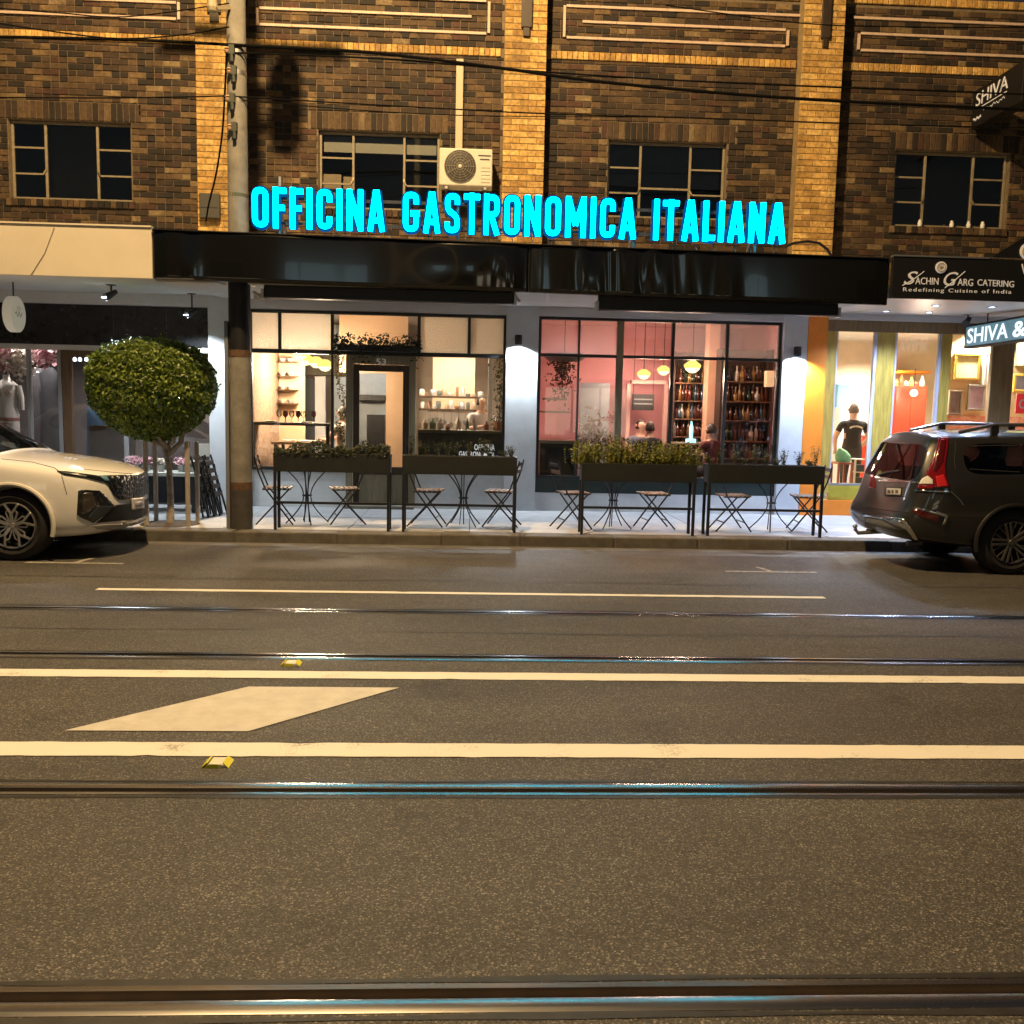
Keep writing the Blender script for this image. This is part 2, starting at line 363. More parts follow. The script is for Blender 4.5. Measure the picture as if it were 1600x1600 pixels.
# ================================================================ KERB AND FOOTPATH
kerb = tag(MB().box((XL, KERB_Y+.012, -.1), (XR, KERB_Y+.30, FP_Z-.012)).build('kerb', mat('kerb_joint', (.10, .095, .085), .9)), kind='structure')
M_kerb = mat('bluestone_kerb', (.105, .095, .08), .75, var=.28, vscale=7, bump=.35, bscale=55, obj_random=.18)
x = -14.0; random.seed(3)
while x < 14:
    L = random.uniform(.85, 1.3); dz = random.uniform(-.004, .004); dy = random.uniform(-.004, .004)
    MB().box((x+.006, KERB_Y+dy, -.09), (x+L-.006, KERB_Y+.302, FP_Z+.002+dz)).build('kerb_stone', M_kerb, kerb, bevel=.016)
    x += L
for s in (-1, 1):
    MB().box((s*14.4, KERB_Y, -.09), (s*46, KERB_Y+.302, FP_Z)).build('kerb_run', M_kerb, kerb, bevel=.016)
fp = tag(MB().box((XL, KERB_Y+.304, -.15), (XR, 13.86, FP_Z-.012)).build('footpath', mat('footpath_joint', (.09, .088, .085), .9)), kind='structure')
M_slab = mat('footpath_slab', (.40, .40, .41), .62, var=.16, vscale=5, bump=.2, bscale=90, obj_random=.07)
ny = 2; y0 = KERB_Y+.308; dy = (13.80-y0)/ny; x = -13.5; k = 0
while x < 13.5:
    for j in range(ny):
        MB().box((x+.005, y0+j*dy+.004, -.02), (x+1.495, y0+(j+1)*dy-.004, FP_Z+random.uniform(-.002, .002))).build('paving_slab', M_slab, fp, bevel=.006)
    x += 1.5
for s in (-1, 1):
    MB().box((s*13.6, y0, -.02), (s*46, 13.8, FP_Z)).build('paving_run', M_slab, fp)

# ================================================================ BRICK TERRACE
bld = empty('brick_terrace', (.7, WALL_Y, 0), label='dark brick two storey shop terrace with pale brick pilasters', cat='building')
BR_H, BR_L, JT = .076, .230, .010
ramp_dark = [(0, (.016, .011, .008)), (.22, (.034, .020, .012)), (.42, (.062, .037, .019)), (.62, (.092, .056, .027)), (.80, (.130, .083, .038)), (.91, (.060, .026, .016)), (.96, (.19, .135, .07))]
ramp_pale = [(0, (.40, .235, .065)), (.25, (.50, .305, .09)), (.5, (.57, .36, .115)), (.75, (.62, .41, .14)), (.93, (.34, .20, .07))]
def brick_mat(name, ramp, single):
    m = bpy.data.materials.new(name); m.use_nodes = True; t = m.node_tree; b = t.nodes['Principled BSDF']; N = lambda k: t.nodes.new(k)
    if single: src = N('ShaderNodeObjectInfo').outputs['Random']
    else:
        a = N('ShaderNodeAttribute'); a.attribute_name = 'rnd'; src = a.outputs['Fac']
    r = N('ShaderNodeValToRGB'); r.color_ramp.interpolation = 'CONSTANT'; e = r.color_ramp.elements
    e[0].position = 0; e[0].color = (*ramp[0][1], 1); e[1].position = ramp[1][0]; e[1].color = (*ramp[1][1], 1)
    for p, c in ramp[2:]:
        k = e.new(p); k.color = (*c, 1)
    t.links.new(src, r.inputs[0])
    g = N('ShaderNodeNewGeometry'); n = N('ShaderNodeTexNoise'); n.inputs['Scale'].default_value = 22; n.inputs['Detail'].default_value = 6; n.inputs['Roughness'].default_value = .7
    t.links.new(g.outputs['Position'], n.inputs['Vector'])
    mr = N('ShaderNodeMapRange'); mr.inputs['From Min'].default_value = .3; mr.inputs['From Max'].default_value = .7; mr.inputs['To Min'].default_value = .45; mr.inputs['To Max'].default_value = 1.5
    t.links.new(n.outputs['Fac'], mr.inputs['Value'])
    mu = N('ShaderNodeMix'); mu.data_type = 'RGBA'; mu.blend_type = 'MULTIPLY'; mu.inputs[0].default_value = 1
    ns = N('ShaderNodeTexNoise'); ns.inputs['Scale'].default_value = 1.0; ns.inputs['Detail'].default_value = 5; mp2 = N('ShaderNodeMapping'); mp2.inputs['Scale'].default_value = (2.2, 2.2, .55)
    t.links.new(g.outputs['Position'], mp2.inputs[0]); t.links.new(mp2.outputs[0], ns.inputs['Vector'])
    mr3 = N('ShaderNodeMapRange'); mr3.inputs['From Min'].default_value = .35; mr3.inputs['From Max'].default_value = .65; mr3.inputs['To Min'].default_value = .66; mr3.inputs['To Max'].default_value = 1.18
    t.links.new(ns.outputs['Fac'], mr3.inputs['Value']); mm = N('ShaderNodeMath'); mm.operation = 'MULTIPLY'; t.links.new(mr.outputs[0], mm.inputs[0]); t.links.new(mr3.outputs[0], mm.inputs[1])
    t.links.new(r.outputs[0], mu.inputs[6]); t.links.new(mm.outputs[0], mu.inputs[7]); t.links.new(mu.outputs[2], b.inputs['Base Color'])
    bp = N('ShaderNodeBump'); bp.inputs['Strength'].default_value = .5; bp.inputs['Distance'].default_value = .006
    t.links.new(n.outputs['Fac'], bp.inputs['Height']); t.links.new(bp.outputs[0], b.inputs['Normal'])
    b.inputs['Roughness'].default_value = .8; MATS[name] = m; return m
MB_D, MB_DS = brick_mat('dark_brick', ramp_dark, False), brick_mat('dark_brick_single', ramp_dark, True)
MB_P, MB_PS = brick_mat('pale_brick', ramp_pale, False), brick_mat('pale_brick_single', ramp_pale, True)
M_mortar = mat('mortar', (.16, .125, .085), .95, var=.25, vscale=14)
M_mortar_p = mat('mortar_pale', (.26, .19, .10), .95, var=.25, vscale=14)

def brick_verts(x0, x1, z0, z1, yf, yb, c=.005):
    vs = [(x0, yb, z0), (x1, yb, z0), (x1, yb, z1), (x0, yb, z1), (x0, yf+c, z0), (x1, yf+c, z0), (x1, yf+c, z1), (x0, yf+c, z1),
          (x0+c, yf, z0+c), (x1-c, yf, z0+c), (x1-c, yf, z1-c), (x0+c, yf, z1-c)]
    fs = [(8, 9, 10, 11), (4, 5, 9, 8), (5, 6, 10, 9), (6, 7, 11, 10), (7, 4, 8, 11), (0, 1, 5, 4), (1, 2, 6, 5), (2, 3, 7, 6), (3, 0, 4, 7)]
    return vs, fs
def brick_mass(name, lst, m, parent):   # many bricks as one mesh, each its own block with its own tone
    v = []; f = []; r = []
    for (x0, x1, z0, z1, yf, yb) in lst:
        a, b = brick_verts(x0, x1, z0, z1, yf, yb); o = len(v); v += a; f += [tuple(i+o for i in q) for q in b]; q = random.random(); r += [q]*len(b)
    me = bpy.data.meshes.new(name); me.from_pydata(v, [], f); at_ = me.attributes.new('rnd', 'FLOAT', 'FACE'); at_.data.foreach_set('value', r)
    me.materials.append(m); o = link(name, me, parent); o['kind'] = 'stuff'; return o
def brick_singles(name, lst, m, parent):
    cache = {}
    for (x0, x1, z0, z1, yf, yb) in lst:
        key = (round(x1-x0, 3), round(z1-z0, 3), round(yb-yf, 3))
        if key not in cache:
            v, f = brick_verts(0, key[0], 0, key[1], 0, key[2]); me = bpy.data.meshes.new(name); me.from_pydata(v, [], f); me.materials.append(m); cache[key] = me
        o = link(name, cache[key], parent); o.location = (x0, yf, z0)

PIL_Y = WALL_Y-.24
pil = []
for (a, b) in ((304, 371), (789.5, 857), (1257.5, 1324)):
    xa = at(a, 20, PIL_Y).x; pil.append((xa, xa+.60))
WIN = [(-6.62, -4.91), (-2.256, -.52), (1.945, 3.69), (6.24, 7.97)]; W_TOP, W_BOT = 5.592, 4.50
Z0, Z1 = 3.36, 7.60
bays = [(-9.6, pil[0][0]), (pil[0][1], pil[1][0]), (pil[1][1], pil[2][0]), (pil[2][1], 10.6)]
BAND0, BAND1 = 6.675, 6.795
bricks = []; soldiers = []; pale_small = []
random.seed(5)
for bi, (bx0, bx1) in enumerate(bays):
    wx0, wx1 = WIN[bi]
    row = 0; z = Z0
    while z < Z1-.05:
        zz0, zz1 = z, z+BR_H
        if not (zz1 > BAND0-.004 and zz0 < BAND1+.004):
            ex = None
            if zz1 > W_BOT-.10 and zz0 < W_TOP+.0: ex = (wx0-.01, wx1+.01)
            if zz1 > W_TOP and zz0 < W_TOP+.25: ex = (wx0-.115, wx1+.115)
            segs = [(bx0, bx1)] if ex is None else [(bx0, ex[0]), (ex[1], bx1)]
            for (s0, s1) in segs:
                xx = math.floor(bx0/.24)*.24 + (.12 if row % 2 else 0) - .24
                while xx < s1:
                    # an occasional pair of headers in place of a stretcher
                    pieces = [(xx, xx+BR_L)] if random.random() > .22 else [(xx, xx+.110), (xx+.120, xx+BR_L)]
                    for (p0, p1) in pieces:
                        q0, q1 = max(p0, s0+.004), min(p1, s1-.004)
                        if q1-q0 > .03:
                            bricks.append((q0, q1, zz0, zz1, WALL_Y-.012+random.choice((-.003, 0, .002)), WALL_Y+.03))
                    xx += .24
        z += .086; row += 1
    xx = bx0+.004          # thin cut course under the string course
    while xx < bx1-.03:
        bricks.append((xx, min(xx+BR_L, bx1-.004), 6.630, 6.670, WALL_Y-.012, WALL_Y+.03)); xx += .24
    # soldier course over the window and the raked sill
    xx = wx0-.11
    while xx < wx1+.10:
        soldiers.append((xx, xx+.076, W_TOP+.006, W_TOP+.248, WALL_Y-.012, WALL_Y+.12)); xx += .086
    xx = wx0-.05
    while xx < wx1+.02:
        soldiers.append((xx, xx+.076, W_BOT-.11, W_BOT-.012, WALL_Y-.045, WALL_Y+.12)); xx += .086
    xx = bx0+.004
    while xx < bx1-.06:      # pale string course
        pale_small.append((xx, min(xx+.070, bx1-.004), BAND0+.006, BAND1-.006, WALL_Y-.030, WALL_Y+.03)); xx += .078
    xx = bx0+.004
    while xx < bx1-.06:      # pale coping course
        pale_small.append((xx, min(xx+.070, bx1-.004), 7.615, 7.72, WALL_Y-.035, WALL_Y+.25)); xx += .078
pbr = []
for (x0, x1) in pil:
    z = Z0; row = 0
    while z < 8.05:
        w_ = x1-x0
        cuts = [0, .24, .48, w_] if row % 2 == 0 else [0, w_-.48, w_-.24, w_]
        for a, b in zip(cuts[:-1], cuts[1:]):
            pbr.append((x0+a+.003, x0+b-.006, z, z+BR_H, PIL_Y-random.choice((0, .002)), PIL_Y+.03))
        z += .086; row += 1
vis = lambda b: -7.2 < b[0] < 8.5 and 3.62 < b[2] < 7.6
mid = lambda b: abs((b[0]+b[1])/2-.7)
full = [b for b in bricks if vis(b) and abs(b[1]-b[0]-BR_L) < .002]
full.sort(key=lambda b: (abs(b[2]-5.2) > 1.5, mid(b))); single = set(full[:300])
brick_singles('brick', [b for b in bricks if b in single], MB_DS, bld)
brick_mass('brick_remainder', [b for b in bricks if b not in single], MB_D, bld)
pv = sorted([b for b in pbr if vis(b)], key=lambda b: (b[1]-b[0] < .2, mid(b))); ps = set(pv[:300])
brick_singles('pale_brick', [b for b in pbr if b in ps], MB_PS, bld)
brick_mass('pale_brick_remainder', [b for b in pbr if b not in ps], MB_P, bld)
brick_mass('soldier_course', soldiers, MB_D, bld)
brick_mass('pale_string_course', pale_small, MB_P, bld)
# masonry behind the bricks, left open at the windows
wl = MB()
for (bx0, bx1), (wx0, wx1) in zip(bays, WIN):
    bx0 -= .05; bx1 += .05
    wl.box((bx0, WALL_Y, Z0-.1), (bx1, WALL_Y+.24, W_BOT-.10)); wl.box((bx0, WALL_Y, W_TOP+.0), (bx1, WALL_Y+.24, 7.62))
    wl.box((bx0, WALL_Y, W_BOT-.098), (wx0-.004, WALL_Y+.24, W_TOP-.002)); wl.box((wx1+.004, WALL_Y, W_BOT-.098), (bx1, WALL_Y+.24, W_TOP-.002))
wl.build('mortar_wall', M_mortar, bld)
for (x0, x1) in pil: MB().box((x0+.006, PIL_Y+.008, Z0-.1), (x1-.006, WALL_Y+.24, 8.05)).build('pilaster_core', M_mortar_p, bld)
# dark recessed-looking drop ornaments on the pilasters
for (x0, x1), (pa, pb_, py) in zip(pil, ((324, 345, 34), (815, 832, 57), (1285, 1299, 74))):
    a = at(pa, 10, PIL_Y-.02).x; b = at(pb_, 10, PIL_Y-.02).x; zb = at((pa+pb_)/2, py, PIL_Y-.02).z
    o = MB(); o.box((a, PIL_Y-.045, zb+.12), (b, PIL_Y-.006, 8.1)); o.box((a+.03, PIL_Y-.038, zb), (b-.03, PIL_Y-.006, zb+.118))
    o.build('pilaster_drop', mat('dark_glazed_brick', (.035, .024, .018), .5, var=.3), bld, bevel=.005)
# thin moulded key pattern (pale tiles) below the parapet
M_key = mat('pale_tile', (.55, .42, .33), .6, var=.12, vscale=12)
def key_line(p, q):
    a = at(*p, WALL_Y-.03); b = at(*q, WALL_Y-.03)
    if abs(p[0]-q[0]) > abs(p[1]-q[1]):
        z = (a.z+b.z)/2; n = max(1, round((b.x-a.x)/.46)); L = (b.x-a.x)/n
        for i in range(n):
            MB().box((a.x+i*L+.003, WALL_Y-.036, z-.017), (a.x+(i+1)*L-.003, WALL_Y-.004, z+.017)).build('key_tile', M_key, bld)
    else:
        xx = (a.x+b.x)/2; MB().box((xx-.018, WALL_Y-.037, min(a.z, b.z)-.013), (xx+.018, WALL_Y-.004, max(a.z, b.z)+.013)).build('key_tile', M_key, bld)
for p, q in (((-90, 13), (275, 31)), ((279, 5), (279, 29)), ((130, -2), (275, 4)),
             ((405, 38), (760, 52)), ((402, 14), (402, 37)), ((405, 12), (737, 26)), ((764, 4), (764, 50)), ((560, -8), (760, 2)),
             ((885, 58), (1227, 72)), ((882, 10), (882, 56)), ((885, 8), (1252, 25)), ((1231, 49), (1231, 70)), ((910, 33), (1228, 47)),
             ((1345, 78), (1690, 92)), ((1342, 54), (1342, 76)), ((1345, 52), (1690, 66)), ((1334, 27), (1690, 42))):
    key_line(p, q)

# upper windows: cream steel frames, three lights
M_frame = mat('cream_window_steel', (.25, .215, .15), .6, var=.2, vscale=15)
M_dark = mat('dark_room', (.16, .17, .18), .9)
G_up = glass_mat('upper_glass', (.88, .9, .9))
M_blind = mat('roller_blind', (.20, .19, .17), .8, var=.06)
for bi, (x0, x1) in enumerate(WIN):
    z0, z1 = W_BOT, W_TOP-.006; yf = WALL_Y+.075; W_ = x1-x0
    m1, m2 = x0+W_*(.28), x0+W_*.705
    fr = MB(); T = .034
    for xa in (x0, m1-T/2, m2-T/2, x1-T): fr.box((xa, yf, z0), (xa+T, yf+.05, z1))
    for za in (z0, z1-T):
        for (a, b) in ((x0+T, m1-T/2), (m1+T/2, m2-T/2), (m2+T/2, x1-T)): fr.box((a, yf+.002, za), (b, yf+.048, za+T))
    if bi == 2: fr.box((m1+T/2, yf+.004, z0+.42), (m2-T/2, yf+.046, z0+.45))
    wo_ = fr.build('window', M_frame, bld, bevel=.004)
    for (a, b) in ((x0+T, m1-T/2), (m2+T/2, x1-T)):
        for k in (1, 2):
            zc = z0+(z1-z0)*k/3; MB().box((a, yf+.012, zc-.012), (b, yf+.040, zc+.012)).build('glazing_bar', M_frame, wo_)
    for (a, b) in ((x0+T, m1-T/2), (m1+T/2, m2-T/2), (m2+T/2, x1-T)):
        MB().box((a+.001, yf+.022, z0+T+.001), (b-.001, yf+.028, z1-T-.001)).build('pane', G_up, wo_)
    for xa in (m1, m2):
        MB().bar((xa+.0, yf-.012, z0+.42), (xa+.035*(1 if xa == m2 else -1), yf-.018, z0+.36), .016).box((xa-.012, yf-.012, z0+.40), (xa+.012, yf+.001, z0+.45)).build('catch', mat('brass_catch', (.55, .45, .25), .4, metal=.8), wo_)
    if bi == 1: MB().box((x0+.05, yf+.09, z1-.26), (x1-.05, yf+.10, z1-.04)).build('roller_blind', mat('pale_blind', (.42, .40, .36), .8), wo_)
    if bi == 2: MB().box((x0+.05, yf+.09, z0+.46), (x1-.05, yf+.10, z1-.03)).build('roller_blind', M_blind, wo_)
    if bi == 0: MB().box((m1+.03, yf+.12, z0+.02), (m2-.03, yf+.13, z1-.03)).build('curtain', mat('dark_curtain', (.10, .095, .08), .9), wo_)
    rm = MB(); rm.box((x0-.1, yf+1.2, z0-.3), (x1+.1, yf+1.25, z1+.2)); rm.box((x0-.1, yf+.17, z0-.3), (x1+.1, yf+1.2, z0-.25)); rm.box((x0-.15, yf+.17, z0-.3), (x0-.1, yf+1.25, z1+.2)); rm.box((x1+.1, yf+.17, z0-.3), (x1+.15, yf+1.25, z1+.2)); rm.box((x0-.1, yf+.17, z1+.15), (x1+.1, yf+1.2, z1+.2))
    rm.build('dark_room', M_dark, wo_)
# cardboard cartons and clutter on the sills
c = at(532, 285, WALL_Y+.25)
for (dx, dz, sx, sz, nm) in ((-.11, 0, .26, .20, 'pale carton lying in the upper window over the restaurant, left of two'), (.13, -.04, .16, .22, 'pale carton in the upper window, right of two')):
    b = MB().box((c.x+dx-sx/2, WALL_Y+.19, W_BOT-.24), (c.x+dx+sx/2, WALL_Y+.36, c.z+dz+sz/2)).build('carton', mat('carton', (.5, .38, .26), .8, var=.1), None, bevel=.006)
    tag(b, nm, 'carton')
for i, (px, py) in enumerate(((1437, 337), (1487, 335), (1513, 340), (1535, 338))):
    p = at(px, py, WALL_Y+.02)
    b = MB().lathe([(.0, 0), (.028, .004), (.033, .05), (.02, .09), (.022, .10)], (p.x, WALL_Y+.0, W_BOT-.008), 10).build('sill_ornament', M_white, None, smooth=True)
    tag(b, ['small white ornament on the right upper window sill, leftmost', 'small white ornament on the right upper window sill, second', 'small white ornament on the right upper window sill, third', 'small white ornament on the right upper window sill, last'][i], 'ornament', 'ornaments on the window sill')
# ================================================================ STREET LAMP (hung over the tracks, above the frame)
LAMP = Vector((-1.95, 6.5, 11.3))
sl = empty('street_lamp', (LAMP.x, -4.2, 0), label='sodium street lamp hung on a span wire above the tram tracks', cat='street lamp')
MB().tube([(LAMP.x, -4.2, -.3), (LAMP.x, -4.2, 12.4)], [.16, .10], 14).build('post', M_conc, sl, smooth=True)
MB().tube([(LAMP.x, -4.2, 12.2), (LAMP.x, 2.2, 11.75), (LAMP.x, 6.5, 11.63), (-2.1, 9, 11.7), (-2.77, 11.1, 11.85)], .008, 6).build('span_wire', M_black, sl)
MB().lathe([(.0, .34), (.05, .33), (.06, .25), (.13, .2), (.24, .08), (.27, 0), (.255, 0), (.22, .07), (.0, .16)], LAMP, 20).build('hood', mat('lamp_hood', (.3, .3, .3), .5), sl, smooth=True)
ld = bpy.data.lights.new('street_lamp_light', 'POINT'); ld.energy = STREET_W; ld.color = (1.0, .66, .30); ld.shadow_soft_size = .13
lo = bpy.data.objects.new('street_lamp_light', ld); COL.objects.link(lo); lo.parent = sl; lo.matrix_parent_inverse = Matrix.Translation(-sl.location); lo.location = LAMP + Vector((0, 0, -.14))

# ================================================================ CANOPY, FASCIAS
FY = 10.76
M_fascia = mat('black_sheet_metal', (.003, .0035, .004), .14, metal=0.0, spec=.6, coat=.4)
xa, xm, xb = at(239, 400, FY).x, at(826, 430, FY).x, at(1388, 440, FY).x
def ftop(x): return 3.560+(3.478-3.560)*(x-xa)/(xb-xa)
def fbot(x): return 3.020+(2.948-3.020)*(x-xa)/(xb-xa)
canopy = empty('restaurant_canopy', (xm, FY, 3), label='long glossy black canopy with rippled metal fascia under the blue sign', cat='canopy')
def ripple(x, t, panel):   # buckled sheet: vertical pillows and a few creases
    k = math.sin(math.pi*t)
    e = lambda c, w_: math.exp(-((x-c)/w_)**2)
    if panel == 0:
        d = .006*math.sin(2.1*x+.6)+.004*math.sin(5.3*x+1.1)
        d += .030*e(-.1, .42)*k + .035*e(.42, .12)*math.sin(2.6*t+.8) - .03*e(.22, .12)*(1-t) + .018*e(-3.2, .09)*math.sin(3*t+1)
    else:
        d = .010*math.sin(7.6*x)*e(1.8, .9) + .014*math.sin(15*x+1.3*t)*e(1.9, .8) + .016*e(2.0, .05)*k + .02*e(3.0, .10)*(1-t) - .012*e(2.85, .09)*t + .006*math.sin(31*x)*e(1.7, .6)
        d += .012*e(1.35, .1)*math.sin(4*t)
    return -.02 - d*.8
for pi_, (p0, p1) in enumerate(((xa, xm-.006), (xm+.006, xb))):
    nx, nz = 170, 12; b = MB(); vs = []; fs = []
    for i in range(nx+1):
        for j in range(nz+1):
            xx = p0+(p1-p0)*i/nx; t = j/nz
            edge = min(1, min(i, nx-i)/6.0)
            vs.append((xx, FY + ripple(xx, t, pi_)*edge, fbot(xx)+(ftop(xx)-fbot(xx))*t))
    for i in range(nx):
        for j in range(nz):
            a = i*(nz+1)+j; fs.append((a, a+nz+1, a+nz+2, a+1))
    o = b.add(vs, fs).build('fascia_sheet', M_fascia, canopy, smooth='all')
    s = o.modifiers.new('solid', 'SOLIDIFY'); s.thickness = .004; s.offset = 1
b = MB(); b.hexa([(xa, FY+.008, fbot(xa)+.002), (xb, FY+.008, fbot(xb)+.002), (xb, FY+.06, fbot(xb)+.002), (xa, FY+.06, fbot(xa)+.002)], [(xa, FY+.008, ftop(xa)-.002), (xb, FY+.008, ftop(xb)-.002), (xb, FY+.06, ftop(xb)-.002), (xa, FY+.06, ftop(xa)-.002)])
b.build('fascia_frame', M_black, canopy)
b = MB()   # folded top edge
b.hexa([(xa, FY-.035, ftop(xa)+.002), (xb, FY-.035, ftop(xb)+.002), (xb, FY+.1, ftop(xb)+.002), (xa, FY+.1, ftop(xa)+.002)], [(xa, FY-.035, ftop(xa)+.012), (xb, FY-.035, ftop(xb)+.012), (xb, FY+.1, ftop(xb)+.012), (xa, FY+.1, ftop(xa)+.012)])
b.build('top_flashing', M_black, canopy)
# canopy deck, cut round the power pole
PX, PY = -2.765, 11.12
def deck(b, x0, x1, z0f, z0b, thick=.16, y0=FY+.064, y1=WALL_Y-.004):
    b.hexa([(x0, y0, z0f), (x1, y0, z0f), (x1, y1, z0b), (x0, y1, z0b)], [(x0, y0, z0f+thick), (x1, y0, z0f+thick), (x1, y1, z0b+thick), (x0, y1, z0b+thick)])
SF, SB = 3.00, 3.17
sl_ = lambda y: SF+(SB-SF)*(y-FY)/(WALL_Y-FY)
b = MB(); deck(b, xa, PX-.17, SF, SB); deck(b, PX+.17, xb, SF, SB); deck(b, PX-.168, PX+.168, sl_(PY+.17), SB, y0=PY+.17)
b.build('soffit', M_soffit, canopy)
for (pa, pb_, ya, yb) in ((414, 803, 465, 477), (934, 1306, 487, 493)):      # awning cassettes under the fascia
    yy = FY+.16; x0, x1 = at(pa, ya, yy).x, at(pb_, yb, yy).x; z0 = (at(pa, ya, yy).z+at(pb_, yb, yy).z)/2
    c = MB().box((x0, yy-.07, z0), (x1, yy+.06, 2.998)).build('awning_cassette', M_black, canopy, bevel=.015)
    for s, xx in ((-1, x0), (1, x1)):
        MB().box((xx, yy-.08, z0-.012), (xx+s*.03, yy+.07, z0+.10)).build('end_bracket', M_alu, c)
for px in (403, 800):   # pale folded brackets at the ends
    p = at(px, 462, FY+.3); MB().box((p.x-.05, p.y, p.z-.04), (p.x+.05, p.y+.12, p.z+.03)).bar((p.x-.03, p.y-.1, p.z+.03), (p.x+.09, p.y+.0, p.z-.06), .03).build('bracket', M_soffit, canopy)
# left shop canopy: cream fascia
lc = empty('cream_canopy', (-6, FY, 3), label='cream painted shop canopy fascia at the left edge', cat='canopy')
MB().box((-11, FY-.01, 3.02), (xa-.008, FY+.03, 3.585)).build('fascia_board', M_cream, lc, bevel=.004)
MB().box((-11, FY-.025, 3.587), (xa-.008, FY+.06, 3.605)).build('top_capping', M_cream, lc)
b = MB(); deck(b, -11, xa-.008, SF+.03, SB+.03, y0=FY+.034); b.build('soffit', M_soffit, lc)
for x in (-4.6, -6.6): MB().box((x-.006, FY+.3, SF+.02), (x+.006, WALL_Y-.1, SF+.024)).build('batten', M_soffit, lc)
MB().tube([at(85, 355, FY-.02), at(70, 395, FY-.02), at(48, 430, FY-.02)], .004, 5).build('stain_wire', mat('grey_wire', (.3, .28, .25), .7), lc)
# right shop canopy: black fascia with white lettering
rc = empty('catering_canopy', (7, FY, 3), label='black canopy fascia with white lettering over the bright right hand shop', cat='canopy')
rx0 = xb+.035; rzb, rzt = at(1395, 466, FY).z, at(1395, 401, FY).z
MB().box((rx0, FY-.02, rzb), (11, FY+.03, rzt)).build('fascia_board', mat('matt_black_board', (.005, .005, .006), .5), rc, bevel=.004)
MB().box((rx0, FY-.03, rzt+.002), (at(1545, 400, FY).x, FY+.05, rzt+.02)).build('top_capping', M_alu, rc)
b = MB(); deck(b, rx0, 11, rzb+.0, SB+.02, y0=FY+.034, thick=.14); b.build('soffit', mat('white_soffit', (.78, .77, .78), .35, var=.03), rc)
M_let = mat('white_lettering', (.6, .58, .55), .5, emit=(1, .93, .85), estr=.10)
def fit(s, name, p, q, hpx, m, par, Y, **k):   # text from pixel p to pixel q on the plane y = Y
    a = at(*p, Y); b = at(*q, Y); h = at(p[0], p[1]-hpx, Y).z-a.z
    return text_obj(s, name, m, par, a, (b.x-a.x, 0, b.z-a.z), (0, 0, 1), h, width=(b-a).length, **k)
fit('S', 'lettering', (1412, 444), (1433, 445), 21, M_let, rc, FY-.022, shear=.35)
fit('ACHIN', 'lettering', (1430, 444), (1466, 445), 11, M_let, rc, FY-.022)
fit('G', 'lettering', (1474, 446), (1496, 447), 22, M_let, rc, FY-.022, shear=.35)
fit('ARG', 'lettering', (1496, 446), (1520, 447), 11, M_let, rc, FY-.022)
fit('CATERING', 'lettering', (1527, 446), (1584, 449), 10, M_let, rc, FY-.022)
fit('Redefining Cuisine of India', 'lettering', (1411, 455), (1580, 459), 6, M_let, rc, FY-.022, spacing=1.25)
# swashes under the two capitals
for (a, b_, c_) in (((1410, 446), (1424, 440), (1444, 424)), ((1476, 450), (1490, 440), (1508, 424))):
    pts = []
    for i in range(9):
        t = i/8; q0 = [(1-t)**2*a[k]+2*t*(1-t)*b_[k]+t*t*c_[k] for k in (0, 1)]; pts.append(at(q0[0], q0[1], FY-.024))
    MB().tube(pts, .005, 5).build('swash', M_let, rc)
def medal(px, py, r, Y, par):
    p = at(px, py, Y)
    MB().lathe([(0, -.012), (r, -.012), (r, 0)], p, 24, 'y').build('round_emblem', M_let, par)
    MB().tube([p+Vector((math.cos(i/16*6.283)*r*.72, -.016, math.sin(i/16*6.283)*r*.72)) for i in range(16)], r*.07, 5, closed=True).build('emblem_ring', mat('gold_print', (.45, .33, .12), .5), par)
    for i in range(4):
        t = i*.785; MB().bar(p+Vector((math.cos(t)*r*.5, -.015, math.sin(t)*r*.5)), p-Vector((math.cos(t)*r*.5, .015, math.sin(t)*r*.5)), r*.09).build('emblem_mark', MATS['gold_print'], par)
medal(1470, 418, .068, FY-.02, rc)
# raised part of the fascia at the very right with a round emblem
p0 = at(1548, 400, FY); b = MB(); b.prism([(p0.x, rzt+.022), (11, rzt+.022), (11, rzt+.55), (p0.x+.5, rzt+.34)], FY-.018, FY+.03); b.build('raised_panel', MATS['matt_black_board'], rc)
medal(1606, 393, .10, FY-.02, rc)
fit('W', 'lettering', (1595, 428), (1612, 428), 16, M_let, rc, FY-.022)

# ================================================================ ILLUMINATED SIGN
sign = empty('illuminated_sign', (.55, 10.95, 3.6), label='glowing turquoise letter sign standing on top of the black canopy', cat='sign')
S_Y = 10.95
E_face = emit_mat('turquoise_acrylic', (.0, .70, .95), 6.0)
E_halo = emit_mat('painted_halo_blue', (.0, .06, .20), 1.0)  # even blue emission painting the bloom around the letters
def rpath(pts, r, closed=False, n=4):   # path with rounded corners
    out = []; m = len(pts)
    for i, p in enumerate(pts):
        if not closed and i in (0, m-1): out.append(p); continue
        a = pts[i-1]; c = pts[(i+1) % m]
        def tow(q):
            d = math.hypot(q[0]-p[0], q[1]-p[1]) or 1e-6; k = min(r, d*.48)/d; return (p[0]+(q[0]-p[0])*k, p[1]+(q[1]-p[1])*k)
        s, e = tow(a), tow(c)
        for k in range(n+1):
            t = k/n; out.append(tuple((1-t)**2*s[j]+2*t*(1-t)*p[j]+t*t*e[j] for j in (0, 1)))
    return out
